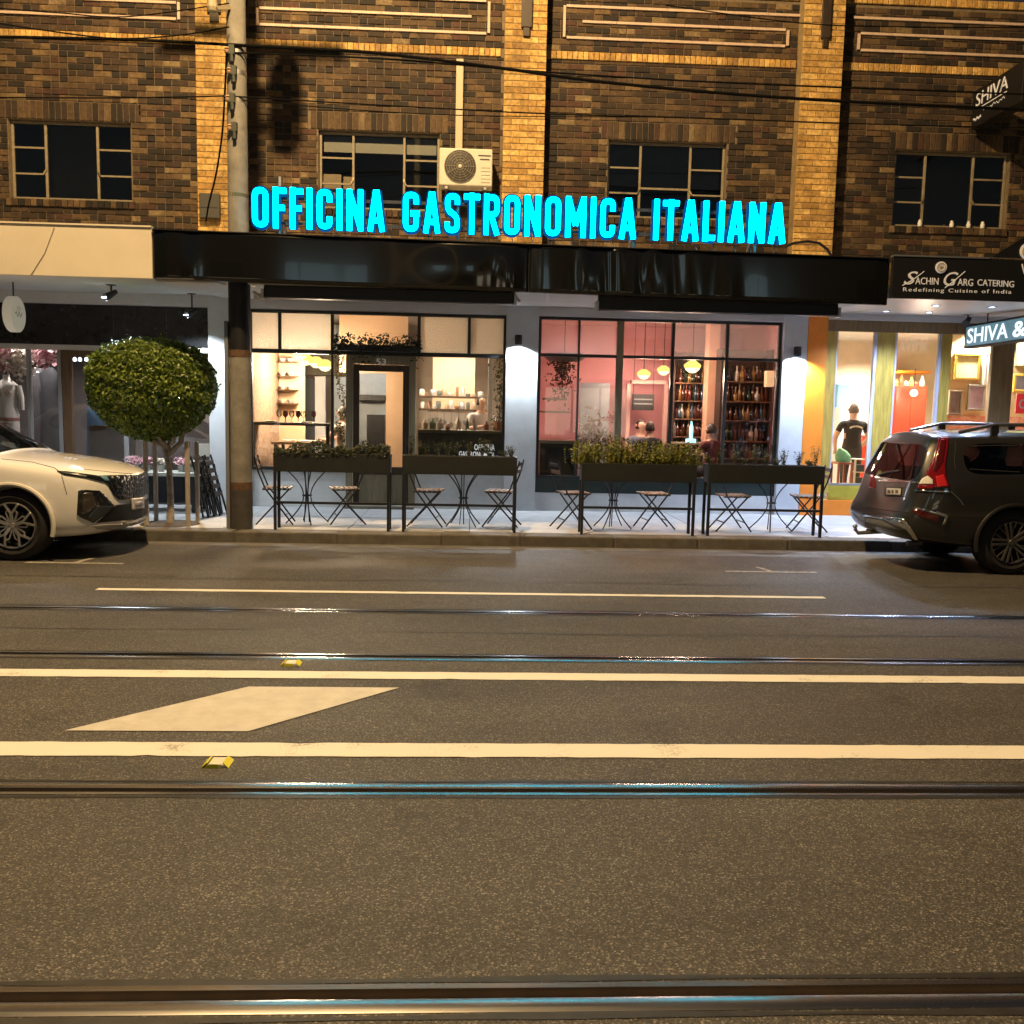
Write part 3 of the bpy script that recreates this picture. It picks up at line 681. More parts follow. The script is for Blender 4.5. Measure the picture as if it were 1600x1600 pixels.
def stroke(b, pts, t, closed, tr, y0, y1):
    m = len(pts); L = []; Rr = []
    for i, p in enumerate(pts):
        a = pts[i-1] if (i or closed) else p; c = pts[(i+1) % m] if (i < m-1 or closed) else p
        def nrm(u, v):
            d = math.hypot(v[0]-u[0], v[1]-u[1]) or 1; return (-(v[1]-u[1])/d, (v[0]-u[0])/d)
        n1 = nrm(a, p) if a != p else nrm(p, c); n2 = nrm(p, c) if c != p else n1
        nx, ny_ = n1[0]+n2[0], n1[1]+n2[1]; q = nx*nx+ny_*ny_; k = 2/q if q > .3 else 1
        nx *= k; ny_ *= k
        L.append((p[0]+nx*t/2, p[1]+ny_*t/2)); Rr.append((p[0]-nx*t/2, p[1]-ny_*t/2))
    vs = []
    for i in range(m):
        for q in (L[i], Rr[i]):
            for y in (y0, y1):
                w3 = tr(q); vs.append((w3[0], y, w3[1]))
    fs = []
    for i in range(m if closed else m-1):
        a = i*4; c = ((i+1) % m)*4
        fs += [(a, a+2, c+2, c), (a+1, c+1, c+3, a+3), (a, c, c+1, a+1), (a+2, a+3, c+3, c+2)]
    if not closed: fs += [(0, 1, 3, 2), ((m-1)*4, (m-1)*4+2, (m-1)*4+3, (m-1)*4+1)]
    b.add(vs, fs)
T = .172; h_ = T/2
def glyph(ch):
    W = dict(O=.45, F=.35, I=T, C=.43, N=.46, A=.47, G=.45, S=.43, T=.42, R=.45, M=.58, L=.34)[ch]
    l, r, b, t = h_, W-h_, h_, 1-h_
    g = {
     'O': [(rpath([(l, b), (r, b), (r, t), (l, t)], .15, True), True)],
     'I': [([(l, 0), (l, 1)], False)],
     'L': [([(l, 0), (l, 1)], False), ([(l, b), (W, b)], False)],
     'F': [([(l, 0), (l, 1)], False), ([(l, t), (W, t)], False), ([(l, .5), (W-.04, .5)], False)],
     'T': [([(W/2, 0), (W/2, 1)], False), ([(0, t), (W, t)], False)],
     'C': [(rpath([(r, .68), (r, t), (l, t), (l, b), (r, b), (r, .32)], .15), False)],
     'G': [(rpath([(r, .70), (r, t), (l, t), (l, b), (r, b), (r, .52)], .15), False), ([(r+h_, .46), (W*.48, .46)], False)],
     'S': [(rpath([(r, .72), (r, t), (l, t), (l, .56), (r, .43), (r, b), (l, b), (l, .28)], .15), False)],
     'A': [([(h_*.9, 0), (W/2-.01, 1)], False), ([(W-h_*.9, 0), (W/2+.01, 1)], False), ([(W*.25, .27), (W*.75, .27)], False)],
     'N': [([(l, 0), (l, 1)], False), ([(r, 0), (r, 1)], False), ([(l-.01, 1-.02), (r+.01, .02)], False)],
     'M': [([(l, 0), (l, 1)], False), ([(r, 0), (r, 1)], False), ([(l, .98), (W/2, .30)], False), ([(r, .98), (W/2, .30)], False)],
     'R': [([(l, 0), (l, 1)], False), (rpath([(l, t), (r, t), (r, .5), (l, .5)], .14), False), ([(W*.46, .5), (r+.01, 0)], False)],
    }[ch]
    return W, g
words = 'OFFICINA GASTRONOMICA ITALIANA'
sx0, sx1 = at(394, 330, S_Y).x, at(1227, 350, S_Y).x; szb, szh = 3.652, .462
adv = .085; wgap = .44
tot = sum((glyph(c)[0]+adv) if c != ' ' else wgap-adv for c in words)-adv
hs = (sx1-sx0)/tot
cx = sx0
for ch in words:
    if ch == ' ': cx += (wgap-adv)*hs; continue
    W_, g = glyph(ch)
    tr = lambda q, cx=cx: (cx+q[0]*hs, szb+q[1]*szh)
    b = MB(); 
    for i, (pts, cl) in enumerate(g): stroke(b, pts, T*.72, cl, tr, S_Y-.05-.0012*i, S_Y-.012)
    o = b.build('letter', E_face, sign)
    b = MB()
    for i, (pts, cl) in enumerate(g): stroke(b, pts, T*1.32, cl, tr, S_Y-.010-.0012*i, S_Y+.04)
    b.build('painted_halo', E_halo, o)  # wider backing behind the letter, a painted halo and no real fitting
    cx += (W_+adv)*hs
M_rail = mat('sign_rail', (.06, .06, .065), .5, metal=.5)
MB().box((sx0+.1, S_Y+.045, szb+.06), (sx1-.1, S_Y+.075, szb+.09)).build('sign_rail', M_rail, sign)
MB().box((sx0+.1, S_Y+.045, szb+.34), (sx1-.1, S_Y+.075, szb+.37)).build('sign_rail', M_rail, sign)
M_strut = mat('galvanised', (.45, .46, .47), .45, metal=.7)
for px in (438, 715, 990, 1180):
    xx = at(px, 370, S_Y+.09).x
    b = MB(); b.box((xx-.014, S_Y+.078, 3.2), (xx+.014, S_Y+.11, 4.26 if px == 438 else 4.0)); b.bar((xx, S_Y+.11, 3.95), (xx, S_Y+.75, 3.2), .02); b.build('strut', M_strut, sign)
lw = MB()
for k in range(26):     # small stays and leads between letters and canopy
    xx = sx0+(sx1-sx0)*(k+.5)/26; lw.tube([(xx, S_Y+.05, szb+.07), (xx+random.uniform(-.03, .03), S_Y+.04, szb-.03), (xx+random.uniform(-.05, .05), S_Y-.05, ftop(xx)+.013)], .005, 5)
lw.build('lead_wires', M_black, sign)
# clutter on the canopy roof: cable loops at the pilaster
for nm, pts, r in (('black cable looping over the canopy by the right pilaster', [(1225, 386), (1240, 380), (1262, 377), (1280, 380), (1293, 390), (1300, 402)], .018),
                   ('black cable lying along the canopy edge by the middle pilaster', [(770, 368), (800, 360), (830, 352), (850, 366), (880, 372)], .012)):
    o = MB().tube([at(*p, S_Y+.6) for p in pts], r, 7).build('roof_cable', M_black, None, smooth=True); tag(o, nm, 'cable')

# ================================================================ POWER POLE AND CABLES
pole = empty('power_pole', (PX, PY, FP_Z), label='round concrete power pole with dark base, left of the restaurant', cat='pole')
MB().tube([(PX, PY, -.4), (PX, PY, 3.0), (PX-.006, PY, 8.2), (PX-.01, PY, 12.0)], [.128, .122, .098, .09], 24).build('shaft', mat('pole_concrete', (.22, .21, .19), .8, var=.25, vscale=5, bump=.3, bscale=60), pole, smooth=True)
M_blacktar = mat('tarred_paint', (.065, .06, .055), .55, var=.3, vscale=8)
MB().tube([(PX, PY, FP_Z), (PX, PY, .60)], .131, 24).build('tarred_base', M_blacktar, pole, smooth=True)
M_rust = mat('rust_band', (.11, .06, .035), .8, var=.35, vscale=18)
MB().tube([(PX, PY, .60), (PX, PY, .69)], .1305, 24).build('rust_band', M_rust, pole, smooth=True)
MB().tube([(PX, PY, 2.18), (PX, PY, 2.26)], .1272, 24).build('rust_band', M_rust, pole, smooth=True)
MB().tube([(PX, PY, 2.26), (PX, PY, 3.35)], .127, 24).build('tarred_sleeve', mat('black_sleeve', (.008, .008, .010), .5), pole, smooth=True)
c = MB(); c.box((PX-.17, PY-.06, .12), (PX-.125, PY+.02, 2.6)); c.build('conduit', mat('grey_conduit', (.16, .17, .2), .5), pole, bevel=.008)
M_ins = mat('porcelain', (.45, .30, .2), .3, var=.2)
for (py, dx) in ((80, .0), (112, .02), (155, .0), (200, .02)):
    p = at(362, py, PY-.1)
    MB().tube([(PX, PY, p.z-.02), (PX, PY, p.z+.03)], .112, 20).build('strap', M_alu, pole, smooth=True)
    MB().box((PX-.05+dx, PY-.17, p.z-.05), (PX+.01+dx, PY-.09, p.z+.05)).tube([(PX-.02+dx, PY-.15, p.z-.05), (PX-.02+dx, PY-.15, p.z-.13)], .022, 8).build('cable_bracket', mat('bracket_iron', (.05, .06, .05), .6), pole)
    MB().lathe([(0, 0), (.028, 0), (.034, .02), (.022, .03), (.034, .045), (.022, .06), (0, .065)], (PX-.075+dx, PY-.13, p.z-.03), 10).build('insulator', M_ins, pole, smooth=True)
MB().tube([(PX, PY, 4.02), (PX, PY, 4.06)], .118, 20).build('strap', mat('mossy', (.09, .1, .06), .8), pole, smooth=True)
can = MB().lathe([(0, 0), (.14, .01), (.155, .05), (.155, .62), (.13, .68), (0, .70)], (PX+.32, PY-.02, 7.45), 20).build('transformer_can', mat('can_grey', (.2, .2, .2), .5), pole, smooth=True)
MB().bar((PX-.75, PY-.14, 8.35), (PX+.85, PY-.14, 8.35), .09).bar((PX, PY, 7.9), (PX+.2, PY-.02, 7.9), .07).bar((PX, PY, 7.6), (PX+.2, PY-.02, 7.6), .07).build('crossarm', mat('crossarm_timber', (.2, .15, .1), .8), pole)
MB().lathe([(0, 0), (.05, 0), (.06, .04), (.05, .12), (0, .13)], at(332, 18, PY-.35), 10).bar(at(332, 12, PY-.35), (PX, PY, at(360, 12, PY).z), .035).build('lamp_fitting', mat('pole_fitting', (.35, .3, .2), .5), pole)
def cable(pts, r, label, Ys):
    n = len(pts); P = [at(p[0], p[1], Ys[0]+(Ys[1]-Ys[0])*i/(n-1)) for i, p in enumerate(pts)]
    # smooth through the points
    out = []
    for i in range(n-1):
        p0 = P[max(0, i-1)]; p1 = P[i]; p2 = P[i+1]; p3 = P[min(n-1, i+2)]
        for k in range(6):
            t = k/6; out.append(.5*((2*p1)+(p2-p0)*t+(2*p0-5*p1+4*p2-p3)*t*t+(3*p1-p0-3*p2+p3)*t**3))
    out.append(P[-1])
    tag(MB().tube(out, r, 7).build('overhead_cable', mat('cable_sheath', (.004, .004, .004), .9, spec=.1), None, smooth=True), label, 'cable', 'overhead cables')
cable([(358, 70), (480, 76), (600, 84), (780, 106), (960, 130), (1260, 155), (1620, 172)], .019, 'thick black overhead cable crossing just below the pale string course', (PY-.12, 11.6))
cable([(358, 82), (600, 92), (860, 113), (1150, 130), (1620, 148)], .010, 'thin overhead cable just under the thick cable at right of the pole', (PY-.12, 11.9))
cable([(358, 70), (250, 64), (120, 60), (-40, 57)], .017, 'thick black overhead cable left of the pole at string course height', (PY-.12, 10.9))
cable([(358, 42), (280, 55), (180, 60), (60, 46), (-40, 30)], .008, 'thin cable drooping left from the pole across the string course', (PY-.15, 10.7))
cable([(358, 5), (200, 26), (90, 20), (-40, 10)], .007, 'thin cable at the top left over the key pattern', (PY-.15, 10.7))
cable([(358, 150), (520, 160), (700, 170), (860, 178), (1100, 185), (1400, 195), (1620, 200)], .008, 'thin overhead cable crossing the wall above the upper windows', (PY-.12, 12.2))
cable([(358, 150), (180, 153), (-40, 152)], .008, 'thin overhead cable above the far left upper window', (PY-.12, 11))
cable([(358, 155), (560, 172), (715, 180), (860, 182), (1040, 183)], .006, 'faint cable running beside the middle window heads', (PY-.12, 13.2))
cable([(1040, 8), (1250, 36), (1420, 42), (1620, 43)], .007, 'thin cable at the top right crossing the pilaster', (11.4, 12.4))
cable([(354, 82), (351, 150), (347, 210), (338, 270), (326, 320), (322, 345)], .012, 'black service cable hanging from the pole to the wall box', (PY-.12, 13.3))
b = empty('meter_box', (-3.7, 13.4, 4.2), label='small dark service box at the foot of the left pilaster', cat='service box')
q = at(328, 322, PIL_Y-.06); MB().box((q.x-.14, PIL_Y-.10, q.z-.17), (q.x+.14, PIL_Y-.006, q.z+.17)).build('box', mat('box_grey', (.06, .06, .055), .6), b, bevel=.01)
MB().box((q.x-.12, PIL_Y-.108, q.z-.03), (q.x+.12, PIL_Y-.101, q.z+.15)).build('lid', MATS['box_grey'], b, bevel=.003)
# ---- air conditioner and its duct
ac = empty('air_conditioner', (-.13, 13.3, 4.9), label='cream outdoor air conditioner unit on the wall beside the upper window', cat='air conditioner')
AY = 13.30; a0, a1 = at(686, 289, AY), at(770, 233, AY)
M_acw = mat('ac_cream', (.66, .62, .52), .5, var=.04)
MB().box((a0.x, AY, a0.z), (a1.x, AY+.30, a1.z)).build('casing', M_acw, ac, bevel=.02, seg=3)
fc = at(719, 260, AY); R_ = .225
MB().lathe([(R_, -.004), (R_-.012, -.012), (0, -.002)][::-1], (fc.x, AY, fc.z), 32, 'y').build('fan_recess', mat('fan_dark', (.05, .045, .04), .6), ac, smooth=True)
g = MB()
for rr in (.05, .085, .12, .155, .19, .22): g.tube([(fc.x+math.cos(i/28*6.2832)*rr, AY-.016, fc.z+math.sin(i/28*6.2832)*rr) for i in range(28)], .0035, 5, closed=True)
for i in range(12): t = i/12*6.2832; g.bar((fc.x+math.cos(t)*.03, AY-.018, fc.z+math.sin(t)*.03), (fc.x+math.cos(t)*.225, AY-.018, fc.z+math.sin(t)*.225), .005)
g.build('fan_grille', mat('grille_grey', (.25, .23, .19), .6), ac)
MB().lathe([(0, -.028), (.022, -.024), (.03, -.014)], (fc.x, AY, fc.z), 14, 'y').build('fan_boss', mat('boss_pale', (.6, .57, .5), .4), ac, smooth=True)
v = MB()
for k in range(5): v.box((a1.x-.16, AY-.004, a0.z+.05+k*.05), (a1.x-.03, AY-.0005, a0.z+.056+k*.05))
v.build('vent_slots', MATS['grille_grey'], ac)
for k, (pa, pb_) in enumerate(((747, 767), (750, 765))):
    q0, q1 = at(pa, 243+k*6, AY), at(pb_, 243+k*6, AY); MB().box((q0.x, AY-.004, q0.z-.009), (q1.x, AY-.001, q0.z+.009)).build('printed_mark', mat('ac_print', (.06, .06, .07), .6), ac)
for s in (a0.x+.08, a1.x-.12): MB().box((s, AY+.02, a0.z-.04), (s+.04, WALL_Y-.012, a0.z-.002)).build('bracket', M_alu, ac)
d0 = at(713, 100, WALL_Y-.06).x; MB().box((d0, WALL_Y-.075, a1.z-.02), (d0+.105, WALL_Y-.014, at(718, 92, WALL_Y-.06).z)).build('pipe_duct', mat('duct_cream', (.52, .45, .32), .6), ac, bevel=.01)

# ---- projecting sign high on the right
ps_ = empty('projecting_sign', (8.0, 12, 6), label='black box sign with white lettering projecting from the wall, top right', cat='sign')
xs, sy0, sy1, sz0, sz1 = 7.28, 12.36, 13.60, 5.875, 6.41
MB().box((xs, sy0, sz0), (xs+.20, sy1, sz1)).build('sign_box', MATS['matt_black_board'], ps_, bevel=.01)
MB().box((xs+.06, sy1, sz0+.06), (xs+.14, WALL_Y-.013, sz1-.06)).build('wall_mount', M_black, ps_)
SD = (0, -1, 0)
text_obj('SHIVA', 'lettering', M_let, ps_, (xs-.004, 13.50, 6.165), SD, (0, 0, 1), .185, width=.80, extrude=.003)
MB().box((xs-.006, 12.72, 6.118), (xs-.001, 13.40, 6.13)).build('rule', M_let, ps_)
for (y0_, z0_, L_) in ((13.28, 6.055, .52), (13.54, 5.99, .20)):     # small handwritten line, unreadable in the photograph
    pts = [(xs-.006, y0_-L_*k/22, z0_+.018*math.sin(k*1.9)+.01*math.sin(k*.7)) for k in range(23)]; MB().tube(pts, .0045, 5).build('script_line', M_let, ps_)
# ================================================================ GROUND FLOOR
GY = 13.82                      # glazing plane
fx = lambda px, py=600: at(px, py, GY).x
HEAD = 3.035
M_pier = mat('pier_white', (.60, .62, .64), .6, var=.08, vscale=3)
M_orange = mat('orange_paint', (.85, .25, .02), .5, var=.08, vscale=3)
M_dkframe = mat('charcoal_frame', (.018, .021, .022), .4)
M_olive = mat('olive_timber', (.22, .14, .06), .45, var=.25, vscale=4, stretch=(6, 6, .6))
P1 = (at(326, 600, WALL_Y).x, at(388, 600, WALL_Y).x); P2 = (at(789, 640, WALL_Y).x, at(839, 640, WALL_Y).x); P3 = (at(1219, 640, WALL_Y).x, at(1256, 640, WALL_Y).x, at(1287, 640, WALL_Y).x)
def pier(x0, x1, m):
    o = MB().box((x0, WALL_Y, FP_Z), (x1, WALL_Y+.32, 3.36)).build('pier', m, bld, bevel=.006)
    MB().box((x0-.008, WALL_Y-.012, FP_Z), (x1+.008, WALL_Y-.001, FP_Z+.12)).build('plinth', m, o)
pier(*P1, M_pier); pier(*P2, M_pier); pier(P3[0], P3[1], M_pier); pier(P3[1]+.004, P3[2], M_orange)
MB().box((-11, WALL_Y+.01, HEAD+.006), (P3[1], WALL_Y+.235, 3.262)).build('bulkhead', M_soffit, bld)
MB().box((P3[1]+.004, WALL_Y+.01, 3.10), (11, WALL_Y+.235, 3.262)).build('bulkhead', M_soffit, bld)
# pier wall lights (up and down)
def sconce(px, py, lab):
    p = at(px, py, WALL_Y-.07)
    t = empty('wall_light', (p.x, WALL_Y, p.z), label=lab, cat='wall light', group='wall lights on the white piers')
    MB().lathe([(0, .07), (.05, .07), (.055, .06), (.055, -.06), (.048, -.07), (.045, -.05), (0, -.05)], (p.x, WALL_Y-.08, p.z), 18).build('body', M_black, t, smooth=True)
    MB().box((p.x-.03, WALL_Y-.03, p.z-.04), (p.x+.03, WALL_Y-.001, p.z+.04)).build('back_plate', M_black, t)
    MB().lathe([(0, -.052), (.044, -.0525), (.044, -.054), (0, -.056)], (p.x, WALL_Y-.08, p.z), 16).build('lens', emit_mat('sconce_lens', (.8, .92, 1), 10), t)
    L = bpy.data.lights.new('wall_light_lamp', 'SPOT'); L.energy = SCONCE_W*3; L.color = (.82, .92, 1.0); L.spot_size = math.radians(150); L.spot_blend = .55; L.shadow_soft_size = .035
    o = bpy.data.objects.new('wall_light_lamp', L); COL.objects.link(o); o.parent = t; o.matrix_parent_inverse = Matrix.Translation(-t.location); o.location = (p.x, WALL_Y-.10, p.z-.075)
sconce(810, 531, 'black wall light on the white pier between the two restaurant windows')
sconce(1246, 549, 'black wall light on the white pier beside the orange pier')

class Front:
    def __init__(s, name, loc, lab, m):
        s.t = empty(name, loc, label=lab, cat='shopfront'); s.m = m
    def post(s, x0, x1, z0, z1, y0=GY-.03, y1=GY+.05, m=None, name='mullion'):
        return MB().box((x0, y0, z0), (x1, y1, z1)).build(name, m or s.m, s.t, bevel=.004)
    def rail(s, x0, x1, z0, z1, y0=GY-.028, y1=GY+.048, m=None, name='transom_bar'):
        return MB().box((x0, y0, z0), (x1, y1, z1)).build(name, m or s.m, s.t, bevel=.004)
    def pane(s, x0, x1, z0, z1, m=None):
        return MB().box((x0+.001, GY+.006, z0+.001), (x1-.001, GY+.012, z1-.001)).build('pane', m or G_clear, s.t)
# ---------------- restaurant, left front
A = Front('restaurant_shopfront', (-1.4, GY, FP_Z), 'black framed restaurant shopfront with central door and frosted top lights', M_dkframe)
ax = [P1[1]+.002, fx(438), fx(519.5), fx(654), fx(732), P2[0]-.002]
ztr = at(450, 549, GY).z; zt0, zt1 = ztr-.03, ztr+.03
G_frost = frosted_mat('frosted_glass', (.92, .9, .85), .12)
hw = .022
A.rail(ax[0], ax[-1], HEAD-.045, HEAD, name='head_bar'); A.rail(ax[0], ax[-1], zt0, zt1)
ed = [ax[0]] + ax[1:-1] + [ax[-1]]
for i in range(5):
    a = ed[i]+(hw if i else .035); b = ed[i+1]-(hw if i < 4 else .035)
    A.pane(a, b, zt1, HEAD-.045, G_clear if i == 2 else G_frost)
for x in ax[1:-1]: A.post(x-hw, x+hw, zt1, HEAD-.045)
zs = .72      # window sill height
A.post(ax[0], ax[0]+.035, zs, HEAD-.045); A.post(ax[-1]-.035, ax[-1], zs, HEAD-.045)
dx0, dx1 = fx(541), fx(650)     # door case
A.post(ax[2]-.018, ax[2]+.018, zs, zt0)
A.pane(ax[0]+.035, ax[2]-.018, zs, zt0); A.pane(ax[2]+.018, dx0, zs, zt0); A.pane(dx1, ax[-1]-.035, zs, zt0)
M_riser = mat('stall_riser_grey', (.66, .66, .65), .6, var=.1, vscale=4)
A.rail(ax[0], dx0, zs-.05, zs, name='sill', y0=GY-.07); A.rail(dx1, ax[-1], zs-.05, zs, name='sill', y0=GY-.07)
A.rail(ax[0], dx0, FP_Z, zs-.052, m=M_riser, name='stall_riser'); A.rail(dx1, ax[-1], FP_Z, zs-.052, m=M_riser, name='stall_riser')
M_doorc = mat('door_case_olive', (.20, .165, .10), .5, var=.25, vscale=5, stretch=(5, 5, .5))
A.post(dx0, dx0+.10, FP_Z, zt0, m=M_doorc, name='door_post', y0=GY-.05); A.post(dx1-.10, dx1, FP_Z, zt0, m=M_doorc, name='door_post', y0=GY-.05)
A.rail(dx0+.10, dx1-.10, zt0-.13, zt0-.002, m=M_doorc, name='door_head')
M_wood = mat('dark_timber', (.045, .028, .018), .45, var=.3, vscale=6, stretch=(6, 6, .5))
d0, d1, dz1 = dx0+.105, dx1-.105, zt0-.135
dr = MB(); dr.box((d0, GY+.0, FP_Z+.02), (d0+.09, GY+.045, dz1)); dr.box((d1-.09, GY, FP_Z+.02), (d1, GY+.045, dz1)); dr.box((d0+.09, GY+.002, dz1-.10), (d1-.09, GY+.043, dz1)); dr.box((d0+.09, GY+.002, FP_Z+.02), (d1-.09, GY+.043, FP_Z+.62))
door = dr.build('door', M_wood, A.t, bevel=.005)
MB().box((d0+.091, GY+.02, FP_Z+.621), (d1-.091, GY+.026, dz1-.101)).build('door_pane', G_clear, door)
MB().tube([(d1-.045, GY-.05, .95), (d1-.045, GY-.05, 1.25)], .012, 8).bar((d1-.045, GY-.05, .97), (d1-.045, GY+.0, .97), .014).bar((d1-.045, GY-.05, 1.23), (d1-.045, GY+.0, 1.23), .014).build('handle', M_black, door)
A.rail(d0+.09, d1-.09, FP_Z+.06, FP_Z+.5, y0=GY-.006, y1=GY-.0005, m=M_doorc, name='kick_panel')
MB().box((dx0, GY-.24, FP_Z), (dx1, GY-.052, FP_Z+.05)).build('door_step', mat('step_stone', (.2, .18, .13), .7, var=.2), A.t, bevel=.01)
fit('53', 'house_number', (588, 569), (603, 569.5), 9, M_let, A.t, GY-.032)
M_vinyl = mat('white_vinyl', (.8, .79, .76), .6, emit=(1, .97, .9), estr=.12)
fit('OFFICINA', 'window_lettering', (741, 703), (773, 703.8), 9, M_vinyl, A.t, GY+.003, extrude=.001, bold=.02)
fit('GASTRONOMICA', 'window_lettering', (717, 713), (773, 714.5), 8, M_vinyl, A.t, GY+.003, extrude=.001, bold=.02)
# ---------------- restaurant, right front
B = Front('bar_shopfront', (2.8, GY, FP_Z), 'black framed bar window with pink glowing room behind, right of the pier', M_dkframe)
bx = [P2[1]+.002, fx(903), fx(967), fx(1049), fx(1133), P3[0]-.002]
zb = at(1000, 558, GY).z; zbs = .66
B.rail(bx[0], bx[-1], HEAD-.04, HEAD, name='head_bar')
tw = [.02, .014, .05, .024, .024, .02]
B.post(bx[0], bx[0]+.045, zbs, HEAD-.04); B.post(bx[-1]-.045, bx[-1], zbs, HEAD-.04)
for i in (1, 2, 3, 4): B.post(bx[i]-tw[i], bx[i]+tw[i], zbs, HEAD-.04, m=M_doorc if i == 2 else None)
for i in range(5):
    a = bx[i]+(tw[i] if i else .045); b = bx[i+1]-(tw[i+1] if i < 4 else .045)
    B.rail(a, b, zb-.022, zb+.022); B.pane(a, b, zb+.022, HEAD-.04, frosted_mat('pale_frosted', (.8, .78, .78), .86) if i in (0, 1, 3, 4) else G_clear); B.pane(a, b, zbs, zb-.022)
B.rail(bx[0], bx[-1], zbs-.05, zbs, name='sill', y0=GY-.06)
B.rail(bx[0], bx[-1], .40, zbs-.052, m=mat('bottle_green_panel', (.018, .035, .032), .35), name='kick_panel')
B.rail(bx[0], bx[-1], FP_Z, .398, m=M_riser, name='stall_riser', y0=GY-.04)
# ---------------- catering shop, right
C = Front('catering_shopfront', (7.2, GY, FP_Z), 'gold brown timber shopfront of the bright right hand shop', M_olive)
M_gold = mat('gold_timber', (.50, .35, .07), .4, var=.3, vscale=4, stretch=(6, 6, .5))
zc = 2.93
cx_ = [(P3[2]+.002, fx(1303)), (fx(1366), fx(1394)), (fx(1466), fx(1482)), (fx(1546), fx(1580)), (fx(1660), fx(1690))]
for i, (a, b) in enumerate(cx_): C.post(a, b, FP_Z if i else FP_Z+.34, zc, m=(M_gold if i in (0, 1, 2) else M_olive), name='post')
C.rail(P3[2]+.002, 9.6, zc+.002, 3.10, name='header', m=M_olive)
for (a, b) in zip(cx_[:-1], cx_[1:]):
    C.pane(a[1], b[0], .62, zc)
    C.rail(a[1], b[0], .585, .62, name='sill', m=M_alu)
    C.rail(a[1], b[0], .36, .583, name='kick_panel', m=mat('mustard_panel', (.42, .33, .03), .5, var=.15))
C.rail(P3[2]+.002, 9.6, FP_Z, .355, name='plinth', m=M_orange, y0=GY-.06)
for (a, b) in ((cx_[0][1], cx_[0][1]+.02), (cx_[1][0]-.045, cx_[1][0]-.002), (cx_[1][1]+.002, cx_[1][1]+.03), (cx_[2][0]-.04, cx_[2][0]-.002)):
    C.post(a, b, .622, zc-.002, m=mat('lavender_edge', (.55, .56, .68), .4), name='glazing_bead')
# ---------------- clothing shop, left
Ls = Front('boutique_shopfront', (-6, GY, FP_Z), 'dark boutique shopfront with black top panels at the left edge', M_dkframe)
lx0, lx1 = -10.4, P1[0]-.002
zl1 = at(200, 541, GY).z; zl2 = at(200, 549, GY).z
for (a, b) in ((-10.4, fx(22)), (fx(22)+.006, fx(180)), (fx(180)+.006, fx(262)), (fx(262)+.006, lx1)):
    MB().box((a, GY-.02, zl1), (b, GY+.03, HEAD)).build('top_panel', mat('black_panel', (.010, .011, .013), .28, var=.2), Ls.t, bevel=.003)
Ls.rail(lx0, lx1, zl2, zl1-.002, m=mat('roller_track', (.5, .46, .42), .5), name='track')
M_grey = mat('grey_mullion', (.25, .24, .24), .4)
M_brown = mat('brown_door_timber', (.11, .06, .03), .45, var=.25, vscale=5, stretch=(6, 6, .5))
for (a, b, m, nm) in ((44, 49, M_grey, 'mullion'), (92, 98, M_grey, 'mullion'), (99, 113, M_brown, 'door_stile'), (193, 200, M_grey, 'mullion')): Ls.post(fx(a, 620), fx(b, 620), FP_Z+.3, zl2-.002, m=m, name=nm)
for (a, b) in ((-60, 44), (49, 92), (113, 193), (200, 326)):
    a_, b_ = fx(a, 620), (fx(b, 620) if b < 326 else lx1); Ls.pane(a_, b_, FP_Z+.45, zl2-.002); Ls.rail(a_, b_, FP_Z, FP_Z+.448, name='stall_riser', m=mat('boutique_riser', (.05, .05, .05), .6))
Ls.rail(fx(113, 620), fx(193, 620), zl2-.10, zl2-.003, y0=GY-.012, y1=GY+.004, m=M_brown, name='door_head')
pd = MB().box((fx(138, 690), GY+.03, .5), (fx(210, 690), GY+.06, at(170, 665, GY).z)).build('timber_panel', mat('tan_panel', (.17, .10, .055), .5, var=.2, vscale=5), Ls.t, bevel=.004)

# ================================================================ ROOMS BEHIND THE GLASS
def room(name, x0, x1, y1, zc, mw, mc, mf, lab, ml=None, mr=None, y0=GY+.07):
    t = empty(name, ((x0+x1)/2, y0, FP_Z)); tag(t, kind='structure')
    MB().box((x0, y0, FP_Z-.1), (x1, y1, FP_Z+.02)).build('floor', mf, t)
    MB().box((x0, y0, zc), (x1, y1, zc+.08)).build('ceiling', mc, t)
    MB().box((x0, y1, FP_Z), (x1, y1+.1, zc)).build('back_wall', mw, t)
    MB().box((x0-.1, y0, FP_Z), (x0, y1+.1, zc)).build('side_wall', ml or mw, t); MB().box((x1, y0, FP_Z), (x1+.1, y1+.1, zc)).build('side_wall', mr or mw, t)
    return t
M_plaster = mat('warm_plaster', (.56, .48, .40), .8, var=.08, vscale=3)
M_peach = mat('peach_plaster', (.70, .47, .30), .7, var=.06, vscale=3)
M_pink = mat('pink_plaster', (.60, .29, .29), .75, var=.07, vscale=2)
M_floor = mat('timber_floor', (.12, .08, .05), .5, var=.25, vscale=4)
rA = room('dining_room', P1[1]-.02, P2[0]+.2, 18.6, 3.3, M_plaster, M_plaster, M_floor, '', ml=mat('old_brick_wall', (.30, .20, .14), .85, var=.35, vscale=14))
rB = room('bar_room', P2[1]-.14, P3[2]-.16, 17.6, 3.3, M_pink, mat('pink_ceiling', (.72, .38, .34), .75), M_floor, '')
M_cw = mat('cream_wall', (.78, .68, .52), .7, var=.08, vscale=2)
rC = room('catering_room', P3[2]-.05, 10.2, 17.4, 3.12, M_cw, mat('white_ceiling', (.8, .77, .7), .7), mat('pale_tiles', (.55, .5, .42), .4, var=.1), '')
rD = room('boutique_room', -10.4, P1[0]+.1, 16.6, 3.3, mat('boutique_dark', (.07, .06, .058), .8), mat('boutique_ceiling', (.1, .1, .1), .8), M_floor, '')
